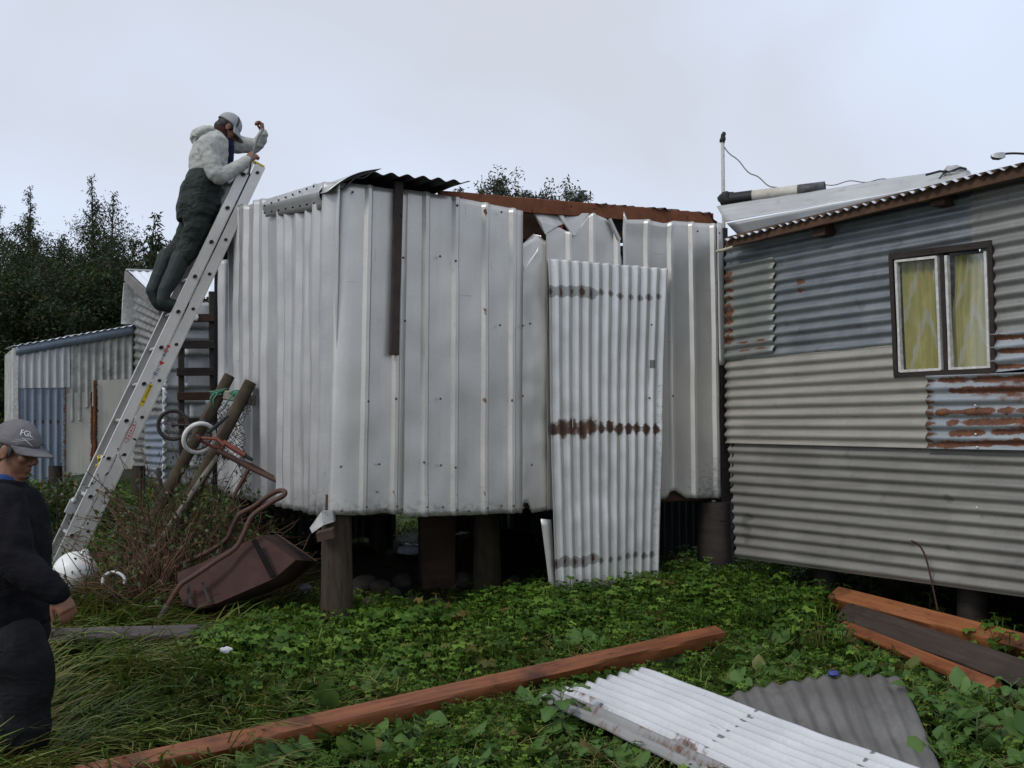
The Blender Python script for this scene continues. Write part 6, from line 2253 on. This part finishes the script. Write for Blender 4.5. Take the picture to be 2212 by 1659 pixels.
def zpos(px_, py_):
    return np.array([(x, y, gz(x, y)) for x, y in zip(px_, py_)])


def field(n, x0, x1, y0, y1, dens, margin=0.05, under=0.06, zs=0.0):
    """random ground points thinned by a density function"""
    X = NR.uniform(x0, x1, n); Yv = NR.uniform(y0, y1, n)
    vis = np.abs(X) < 0.5 * Yv + 1.2
    X, Yv = X[vis], Yv[vis]
    d = dens(X, Yv)
    k = (NR.rand(len(X)) < d) & allowed(X, Yv, margin, under)
    p_ = zpos(X[k], Yv[k]); p_[:, 2] += zs
    return p_


def patchy(X, Yv, f=1.3, s=0.0):
    return np.array([0.5 + 0.5 * mnoise.noise((x * f + s, y * f, s)) for x, y in zip(X, Yv)])

# templates ---------------------------------------------------------
def trifoil(seed, nl=17, h=1.0):
    """clump of stalked three-lobed leaves, unit height"""
    r = np.random.RandomState(seed)
    V_, F_, T_ = [], [], []
    for k in range(nl):
        az = r.rand() * 2 * PI
        out = 0.10 + 0.62 * r.rand()
        top = np.array([math.cos(az) * out, math.sin(az) * out, h * (0.25 + 0.75 * r.rand())])
        root = np.array([r.normal() * 0.05, r.normal() * 0.05, -0.05])
        side = np.array([-math.sin(az), math.cos(az), 0]) * 0.016
        o = len(V_)
        V_ += [root - side, root + side, top + side * 0.6, top - side * 0.6]; T_ += [0.1] * 4
        F_.append((o, o + 1, o + 2, o + 3))
        fw_ = np.array([math.cos(az), math.sin(az), -0.15 - 0.5 * r.rand()]); fw_ /= np.linalg.norm(fw_)
        sd = np.cross(fw_, np.array([0, 0, 1.0])); sd /= np.linalg.norm(sd)
        up3 = np.cross(sd, fw_)
        sz = 0.07 + 0.15 * r.rand() ** 1.5
        sh = r.normal() * 0.14
        for la in (-1.15, 0.0, 1.15):
            d1 = fw_ * math.cos(la) + sd * math.sin(la)
            s1 = -fw_ * math.sin(la) + sd * math.cos(la)
            o = len(V_)
            bw = 0.36 + 0.14 * r.rand()
            V_ += [top, top + d1 * sz * 0.6 + s1 * sz * bw + up3 * sz * 0.15, top + d1 * sz * (1.0 + 0.2 * r.rand()) - up3 * 0.12 * sz, top + d1 * sz * 0.6 - s1 * sz * bw + up3 * sz * 0.1]
            T_ += [sh - 0.05, sh + 0.08, sh + 0.14, sh]
            F_.append((o, o + 1, o + 2, o + 3))
    return np.array(V_), np.array(F_), np.array(T_)


def rosette(seed, nl=6):
    """clump of broad stalked leaves, unit height"""
    r = np.random.RandomState(seed)
    V_, F_, T_ = [], [], []
    for k in range(nl):
        az = r.rand() * 2 * PI
        el = 0.5 + 0.7 * r.rand()
        L = 0.55 + 0.5 * r.rand()
        d = np.array([math.cos(az) * math.cos(el), math.sin(az) * math.cos(el), math.sin(el)])
        s = np.array([-math.sin(az), math.cos(az), 0])
        root = np.zeros(3)
        mid = d * L * 0.5
        o = len(V_)
        V_ += [root - s * 0.02, root + s * 0.02, mid + s * 0.02, mid - s * 0.02]; T_ += [0.15] * 4; F_.append((o, o + 1, o + 2, o + 3))
        d2 = d * 0.55 + np.array([math.cos(az), math.sin(az), -0.35]) * 0.6; d2 /= np.linalg.norm(d2)
        u2 = np.cross(s, d2)
        lw = L * (0.20 + 0.08 * r.rand()); ll = L * 0.62
        sh = r.normal() * 0.14
        prev = None
        for q, wq in ((0, 0.15), (0.25, 0.85), (0.55, 1.0), (0.85, 0.6), (1.0, 0.08)):
            c_ = mid + d2 * ll * q + u2 * (-0.10 * L * q * q)
            row = [c_ + s * lw * wq * (1 + 0.2 * r.normal()) + u2 * 0.05 * L * wq, c_, c_ - s * lw * wq * (1 + 0.2 * r.normal()) + u2 * 0.05 * L * wq]
            o = len(V_); V_ += row; T_ += [sh + 0.05, sh + 0.14, sh + 0.05]
            if prev is not None:
                F_.append((prev, prev + 1, o + 1, o)); F_.append((prev + 1, prev + 2, o + 2, o + 1))
            prev = o
    return np.array(V_), np.array(F_), np.array(T_)


def blades(seed, n=9, droop=0.8, w=0.022, lay=None):
    """tuft of bent grass blades, unit length"""
    r = np.random.RandomState(seed)
    V_, F_, T_ = [], [], []
    for k in range(n):
        az = r.rand() * 2 * PI if lay is None else r.normal() * lay
        el = 1.25 - 0.9 * r.rand() if lay is None else 0.75 - 0.5 * r.rand()
        L = 0.6 + 0.5 * r.rand()
        p_ = np.array([r.normal() * 0.06, r.normal() * 0.06, -0.03])
        sh = r.normal() * 0.2
        prev = None
        for sg in range(5):
            q = sg / 4
            wq = w * (1 - q) ** 0.7 + 0.001
            s = np.array([-math.sin(az), math.cos(az), 0.0])
            o = len(V_); V_ += [p_ - s * wq, p_ + s * wq]; T_ += [sh - 0.15 + 0.25 * q] * 2
            if prev is not None:
                F_.append((prev, prev + 1, o + 1, o))
            prev = o
            p_ = p_ + np.array([math.cos(az) * math.cos(el), math.sin(az) * math.cos(el), math.sin(el)]) * L / 4
            el -= droop * (0.35 + 0.5 * r.rand())
            az += r.normal() * 0.15
    return np.array(V_), np.array(F_), np.array(T_)


def cover(name, label, mat, templates, pos, smin, smax, tint_mu, tint_sd, brown=0.04, tilt=0.25, ang=None, zscale=None):
    parts = []
    idx = NR.randint(0, len(templates), len(pos))
    for t_i, (tv, tf, tt) in enumerate(templates):
        p_ = pos[idx == t_i]
        n = len(p_)
        if n == 0:
            continue
        a = NR.rand(n) * 2 * PI if ang is None else ang(p_)
        sc = NR.uniform(smin, smax, n) * (zscale(p_) if zscale is not None else 1.0)
        tn = np.zeros((n, 2))
        tn[:, 0] = np.clip(tint_mu + NR.normal(size=n) * tint_sd + 0.25 * (patchy(p_[:, 0], p_[:, 1], 2.1, 4.0) - 0.5), 0, 1)
        tn[:, 1] = np.where(NR.rand(n) < brown, NR.uniform(0.4, 1.0, n), 0)
        parts.append(scatter(tv, tf, p_, a, np.abs(NR.normal(size=n)) * tilt, NR.rand(n) * 2 * PI, sc, tn, tt))
    v, f, c = join(parts)
    o = big_mesh(name, v, f, 4, mat, None, c, (0, 0, 0))
    o['kind'] = 'stuff'
    o['label'] = label
    o['category'] = 'plants'
    return o


# pieces of density
def near_shed(X, Yv):
    """closeness to the strip of tall weeds in front of the shed and house"""
    d = np.array([(Vector((x, y, 0)) - FP.p0).dot(FP.n) for x, y in zip(X, Yv)])
    d2 = np.array([(Vector((x, y, 0)) - HP.p0).dot(HP.n) for x, y in zip(X, Yv)])
    u = np.array([(Vector((x, y, 0)) - FP.p0).dot(FP.u) for x, y in zip(X, Yv)])
    a = np.exp(-((d - 0.25) / 0.55) ** 2) * (u > -0.9)
    b_ = np.exp(-((d2 - 0.15) / 0.35) ** 2) * (X > 1.5)
    return np.maximum(a, b_)


def leftness(X, Yv):
    """long grass side"""
    return 1 / (1 + np.exp((X + 1.42 + 0.10 * (Yv - 5)) / 0.16))


def back_area(X, Yv):
    return (Yv > 7.6) & (X < -1.9)


TRI = [trifoil(s) for s in range(8)]
ROS = [rosette(s + 50) for s in range(6)]
TUF = [blades(s + 80) for s in range(6)]
LAY = [blades(s + 120, 12, 0.45, 0.016, lay=0.5) for s in range(6)]
STK = [blades(s + 160, 4, 0.25, 0.008, lay=1.6) for s in range(6)]

# tall leafy weeds along the shed and the house
p_ = field(17000, -2.2, 4.0, 5.4, 9.0, lambda X, Yv: near_shed(X, Yv) * (0.6 + 0.5 * patchy(X, Yv, 2.5, 1.0)), under=0.10)
cover('leafy_weeds', 'tall lobed green weeds growing along the foot of the shed and house', m_weed, TRI, p_, 0.09, 0.23, 0.38, 0.28, 0.04, zscale=lambda p: 0.45 + 1.1 * patchy(p[:, 0], p[:, 1], 2.0, 9.0))
# low weeds over the rest of the yard
p_ = field(26000, -2.6, 4.2, 3.9, 8.0, lambda X, Yv: (1 - 0.85 * leftness(X, Yv)) * np.clip(1.8 * patchy(X, Yv, 2.6, 2.0) - 0.42, 0.04, 1))
cover('low_weeds', 'low trampled green weeds covering the yard', m_weed, TRI, p_, 0.05, 0.13, 0.36, 0.28, 0.07, tilt=0.6)
# broad leaves
def broad_d(X, Yv):
    r_ = (X > 1.2) * 0.85 + np.exp(-((X + 0.75) / 0.5) ** 2 - ((Yv - 5.0) / 0.6) ** 2) * 0.8 + 0.08
    return np.clip(r_ + 0.12, 0, 1) * (0.3 + 0.7 * patchy(X, Yv, 1.8, 5.0)) * (Yv < 7.4)
p_ = field(4200, -2.0, 4.0, 4.0, 7.3, broad_d)
cover('broad_weeds', 'broad leaved weeds spread over the right side of the yard', m_broad, ROS, p_, 0.10, 0.22, 0.5, 0.18, 0.06, tilt=0.35)
# grass tufts
p_ = field(15000, -4.5, 4.2, 3.9, 9.5, lambda X, Yv: 0.12 + 0.5 * (patchy(X, Yv, 1.9, 12.0) > 0.5) + 0.5 * leftness(X, Yv) * patchy(X, Yv, 1.6, 8.0), under=0.03)
cover('short_grass', 'short green grass tufts across the yard', m_grass, TUF, p_, 0.08, 0.22, 0.45, 0.22, 0.14)
# long lying grass on the left
def flow(p):
    return np.array([2.6 * mnoise.noise((x * 0.9, y * 0.9, 2.0)) - 0.35 for x, y in p[:, :2]])
p_ = field(13000, -4.2, -0.7, 3.9, 7.6, lambda X, Yv: leftness(X, Yv) * (0.3 + 0.7 * patchy(X, Yv, 1.7, 6.0)), margin=-0.02)
cover('long_grass', 'long flattened grass with straw mixed in on the left of the yard', m_grass, LAY, p_, 0.26, 0.58, 0.50, 0.28, 0.36, tilt=0.3, ang=flow)
# straw and cut stalks
p_ = field(9000, -4.0, 3.2, 4.0, 7.6, lambda X, Yv: (0.35 + 0.5 * leftness(X, Yv)) * (patchy(X, Yv, 2.4, 3.0) > 0.42), zs=0.07)
cover('cut_stalks', 'pale cut stalks scattered over the trampled weeds', m_straw, STK, p_, 0.10, 0.24, 0.55, 0.3, 0.0, tilt=0.2)
# back area behind the ladder
p_ = field(16000, -7.5, -1.7, 7.4, 14.0, lambda X, Yv: 0.75 * np.ones(len(X)))
cover('back_grass', 'green grass behind the ladder and around the patched shed', m_grass, TUF, p_, 0.14, 0.34, 0.5, 0.2, 0.12)
p_ = field(5000, -7.0, -1.7, 7.4, 12.5, lambda X, Yv: 0.6 * patchy(X, Yv, 1.2, 7.0))
cover('back_weeds', 'leafy weeds behind the ladder', m_weed, TRI, p_, 0.14, 0.30, 0.40, 0.18, 0.05)
p_ = field(9000, -1.5, 4.5, 9.5, 15.0, lambda X, Yv: 0.5 * np.ones(len(X)), under=0.1)
cover('far_grass', 'grass seen beyond the shed between its stilts', m_grass, TUF, p_, 0.15, 0.35, 0.6, 0.2, 0.05)

# ------------------------------------------------------------------ single leafy plants, leaf by leaf
def leaf_mesh(seed, wr=0.42):
    r = np.random.RandomState(seed)
    vs, fs = [], []
    rows_ = [(0.0, 0.08), (0.10, 0.55), (0.24, 0.95), (0.40, 0.80), (0.55, 1.0), (0.72, 0.72), (0.88, 0.52), (1.0, 0.06)]
    for q, wq in rows_:
        z = 0.10 * math.sin(q * 2.6) - 0.20 * q * q
        a_ = wr * wq * (1 + 0.12 * r.normal()); b2 = wr * wq * (1 + 0.12 * r.normal())
        vs += [(q, a_, z + 0.10 * wq + 0.02 * r.normal()), (q, a_ * 0.5, z + 0.035), (q, 0, z), (q, -b2 * 0.5, z + 0.035), (q, -b2, z + 0.10 * wq + 0.02 * r.normal())]
    for i_ in range(len(rows_) - 1):
        for k in range(4):
            o_ = i_ * 5 + k
            fs.append((o_, o_ + 1, o_ + 6, o_ + 5))
    me = bpy.data.meshes.new('leaf')
    me.from_pydata(vs, [], fs)
    me.update()
    me.materials.append(m_broad)
    ca = me.color_attributes.new('tint', 'FLOAT_COLOR', 'POINT')
    t0 = 0.35 + 0.4 * r.rand()
    for i_, d_ in enumerate(ca.data):
        d_.color = (t0 + (0.18 if i_ % 5 == 2 else 0.0), 0, 0, 1)
    for pl in me.polygons:
        pl.use_smooth = True
    return me


LEAVES = [leaf_mesh(s) for s in range(6)]


def leafy_plant(x, y, h, nl, L, seed, label):
    r = random.Random(seed)
    g0 = on_ground(x, y)
    base = Vector((g0.x, g0.y, gz(g0.x, g0.y)))
    t = thing('leafy_weed', label, 'plant', base, 'big leafy weeds in the yard')
    mb = MB()
    lean = Vector((r.uniform(-.2, .2), r.uniform(-.2, .1), 1)) * h
    mb.tube([base - Vector((0, 0, 0.03)), base + lean * 0.5, base + lean], [0.006, 0.005, 0.003], 6)
    mb.build('stem', m_weedstem, t, 60)
    for k in range(nl):
        q = 0.12 + 0.88 * (k + r.random()) / nl
        p0 = base + lean * q
        az = k * 2.4 + r.uniform(-.4, .4)
        pet = L * r.uniform(0.25, 0.6) * (1.2 - 0.5 * q)
        ln = L * r.uniform(0.65, 1.1) * (1.15 - 0.5 * q)
        p1 = p0 + Vector((math.cos(az) * pet, math.sin(az) * pet, pet * 0.6))
        sb = MB(); sb.tube([p0, p1], [0.0028, 0.0022], 4); sb.build('stalk', m_weedstem, t)
        o = bpy.data.objects.new('leaf', LEAVES[r.randrange(6)])
        COL.objects.link(o)
        o.parent = t
        o.location = p1 - base
        o.rotation_euler = (r.uniform(-.4, .4), r.uniform(-0.25, 0.55), az)
        o.scale = (ln, ln, ln)
    return t


m_weedstem = plain('weed_stem', (0.06, 0.11, 0.03), 0.6, c2=(0.10, 0.13, 0.05), scale=20)
leafy_plant(1225, 1598, 0.22, 14, 0.13, 1, 'big leafy weed growing against the end of the pale zinc sheet')
leafy_plant(1185, 1580, 0.16, 8, 0.10, 2, 'smaller leafy weed next to the big one at the pale sheet')
leafy_plant(1300, 1668, 0.12, 8, 0.10, 3, 'low leafy weed at the brown edge of the pale sheet')
leafy_plant(1540, 1300, 0.26, 12, 0.12, 4, 'tall leafy weed between the corrugated panel and the corner post')
leafy_plant(1880, 1300, 0.20, 11, 0.11, 5, 'leafy weed under the house wall behind the orange beam tip')
leafy_plant(2005, 1345, 0.22, 9, 0.12, 6, 'leafy weed standing behind the orange beam under the house')
leafy_plant(1975, 1560, 0.20, 12, 0.10, 7, 'leafy weed beside the torn right edge of the old grey sheet')
leafy_plant(2040, 1590, 0.16, 10, 0.10, 8, 'leafy weed sprawling past the end of the narrow reddish board')
leafy_plant(2110, 1640, 0.22, 14, 0.11, 9, 'full leafy weed in the open patch of the right corner')
leafy_plant(2180, 1560, 0.20, 10, 0.10, 10, 'leafy weed below the dark brown plank end')
leafy_plant(1690, 1360, 0.18, 10, 0.10, 11, 'leafy weed in the clearing past the thick beam end')
leafy_plant(1640, 1450, 0.14, 9, 0.10, 12, 'leafy weed beside the far edge of the old grey sheet')

# ------------------------------------------------------------------ brush by the poles
def brush(name, label, cx_, cy_, Yc, n_st, rx, h, seed, nleaf, leafL, mat, stemmat, kind='shrub', drift=0.0):
    r = np.random.RandomState(seed)
    c0 = at(cx_, cy_, Yc)
    base = Vector((c0.x, c0.y, gz(c0.x, c0.y)))
    t = thing(name, label, kind, base)
    mb = MB(); P_, D_ = [], []
    for k in range(n_st):
        az = r.rand() * 2 * PI
        st = np.array([base.x + r.normal() * rx * 0.4, base.y + r.normal() * rx * 0.25, base.z - 0.03])
        el = 0.6 + 0.9 * r.rand()
        L = h * (0.6 + 0.6 * r.rand())
        pts = [st]
        d = np.array([math.cos(az) * math.cos(el) + drift, math.sin(az) * math.cos(el) * 0.6, math.sin(el)])
        for s_ in range(6):
            d = d + r.normal(size=3) * 0.22 + np.array([0, 0, -0.10])
            d /= np.linalg.norm(d)
            nx_ = pts[-1] + d * L / 6
            nx_[2] = max(nx_[2], gz(nx_[0], nx_[1]) + 0.02)
            pts.append(nx_)
            m = r.poisson(nleaf / (n_st * 6.0) * (0.5 + s_ * 0.25))
            for _ in range(m):
                P_.append(pts[-1] + r.normal(size=3) * 0.045); D_.append(r.normal(size=3) + np.array([0, 0, 0.2]))
        mb.tube(pts, [0.007, 0.006, 0.005, 0.004, 0.0035, 0.003, 0.002], 4, caps=False)
    mb.build('stems', stemmat, t, 60)
    if P_:
        P_ = np.array(P_); D_ = np.array(D_); n = len(P_)
        tn = np.zeros((n, 2)); tn[:, 0] = np.clip(0.5 + r.normal(size=n) * 0.25, 0, 1); tn[:, 1] = np.where(r.rand(n) < 0.12, 0.8, 0)
        v, f, c = leaf_cloud(P_, D_, leafL * (0.6 + 0.8 * r.rand(n)), leafL * 0.55 * (0.7 + 0.6 * r.rand(n)), tn, 0.3)
        big_mesh('foliage', v, f, 4, mat, t, c, base)
    return t


brush('bramble_bush', 'tangled bramble with small green leaves around the leaning poles', 410, 1150, 7.80, 230, 0.34, 0.85, 31, 2800, 0.040, m_bramble, m_twig)
brush('bramble_bush', 'brown twiggy bramble under the white wheel of the bicycle', 380, 1100, 8.2, 220, 0.36, 1.05, 32, 1500, 0.038, m_bramble, m_twig)
brush('dry_brush', 'dry reddish twigs heaped beside the tipped wheelbarrow', 330, 1230, 7.40, 330, 0.33, 0.66, 33, 300, 0.035, m_bramble, m_twig, 'brush')
brush('dry_brush', 'thin bare twigs sprouting against the silver left wall', 545, 1090, 7.75, 34, 0.22, 0.75, 34, 60, 0.04, m_bramble, m_twig, 'brush')
brush('dry_brush', 'dark bare twigs arching over the buoy and ladder foot', 180, 1250, 7.2, 16, 0.22, 0.62, 35, 30, 0.03, m_bramble, m_darktwig, 'brush')
brush('green_shrub', 'dense dark green shrub in front of the blue patched sheets', 95, 1060, 9.8, 120, 0.55, 0.62, 36, 9000, 0.050, m_bramble, m_twig)
brush('green_shrub', 'low green shrub spreading between the ladder and the patched shed', 230, 1080, 10.2, 70, 0.65, 0.45, 37, 4500, 0.050, m_bramble, m_twig)
brush('green_shrub', 'rank green shrub under the silver shed back corner', 440, 1120, 9.3, 60, 0.5, 0.45, 38, 3500, 0.050, m_bramble, m_twig)
brush('thorn_sprig', 'thin dark sprig with few leaves before the peeling plate', 130, 1020, 9.3, 9, 0.10, 0.95, 39, 60, 0.045, m_bramble, m_darktwig, 'plant')
# straw coloured tussock by the buoy
def tussock(x, y, n, L, az0, seed, label, mat, brown):
    r = np.random.RandomState(seed)
    g0 = on_ground(x, y)
    base = Vector((g0.x, g0.y, gz(g0.x, g0.y)))
    V_, F_, C_ = [], [], []
    for k in range(n):
        p = np.array([base.x + r.normal() * 0.10, base.y + r.normal() * 0.07, base.z - 0.02])
        az = az0 + r.normal() * 0.5; el = 0.35 + 0.75 * r.rand(); l = L * (0.6 + 0.6 * r.rand())
        br_ = brown * r.rand() * 1.4; tn = np.clip(0.55 + 0.3 * r.normal(), 0, 1)
        prev = None
        for s_ in range(6):
            w_ = 0.0045 * (1 - s_ / 5.0) ** 0.6 + 0.0006
            sd = np.array([-math.sin(az), math.cos(az), 0.3]) * w_
            o_ = len(V_); V_ += [p - sd, p + sd]; C_ += [(tn, min(1, br_), 0, 1)] * 2
            if prev is not None:
                F_.append((prev, prev + 1, o_ + 1, o_))
            prev = o_
            p = p + np.array([math.cos(az) * math.cos(el), math.sin(az) * math.cos(el), math.sin(el)]) * l / 5
            el -= 0.10 + 0.22 * r.rand()
    o = big_mesh('grass_tussock', np.array(V_), np.array(F_), 4, mat, None, np.array(C_), base)
    return tag(o, label, 'grass')
tussock(320, 1352, 420, 0.62, 2.85, 1, 'straw coloured tussock leaning away from the wheelbarrow handle', m_grass, 0.75)
tussock(255, 1345, 260, 0.50, 2.6, 2, 'mixed green and straw tussock beside the half buried grey hoop', m_grass, 0.5)
tussock(230, 1480, 260, 0.42, 0.3, 3, 'arched green tussock below the dark weathered board', m_grass, 0.35)
tussock(150, 1640, 260, 0.45, -0.1, 4, 'long green tussock at the boots of the person in black', m_grass, 0.25)
tussock(700, 1450, 90, 0.24, -1.2, 5, 'small drooping tussock in the weeds before the corner log', m_grass, 0.15)
# single dead stalks
def stalk(pts, label, r=0.006):
    b = MB(); b.tube(spline(pts, 4), r, 5)
    tag(b.build('dead_stalk', m_rusttube, None, 180), label, 'stalk')
q = HP.px(2000, 1240)
stalk([at(1968, 1168, 6.65), at(1985, 1178, 6.66), at(1998, 1200, 6.66), at(2010, 1245, 6.66), at(2028, 1330, 6.66)], 'thin reddish dead stalk leaning on the lower house wall')
g0 = on_ground(1200, 1440)
stalk([Vector((g0.x, g0.y, g0.z)), Vector((g0.x - 0.03, g0.y, g0.z + 0.10)), Vector((g0.x - 0.035, g0.y, g0.z + 0.2))], 'short dead stalk standing in the weeds before the red beam', 0.004)

for o in list(bpy.data.objects):
    if "_base" in o:
        del o["_base"]
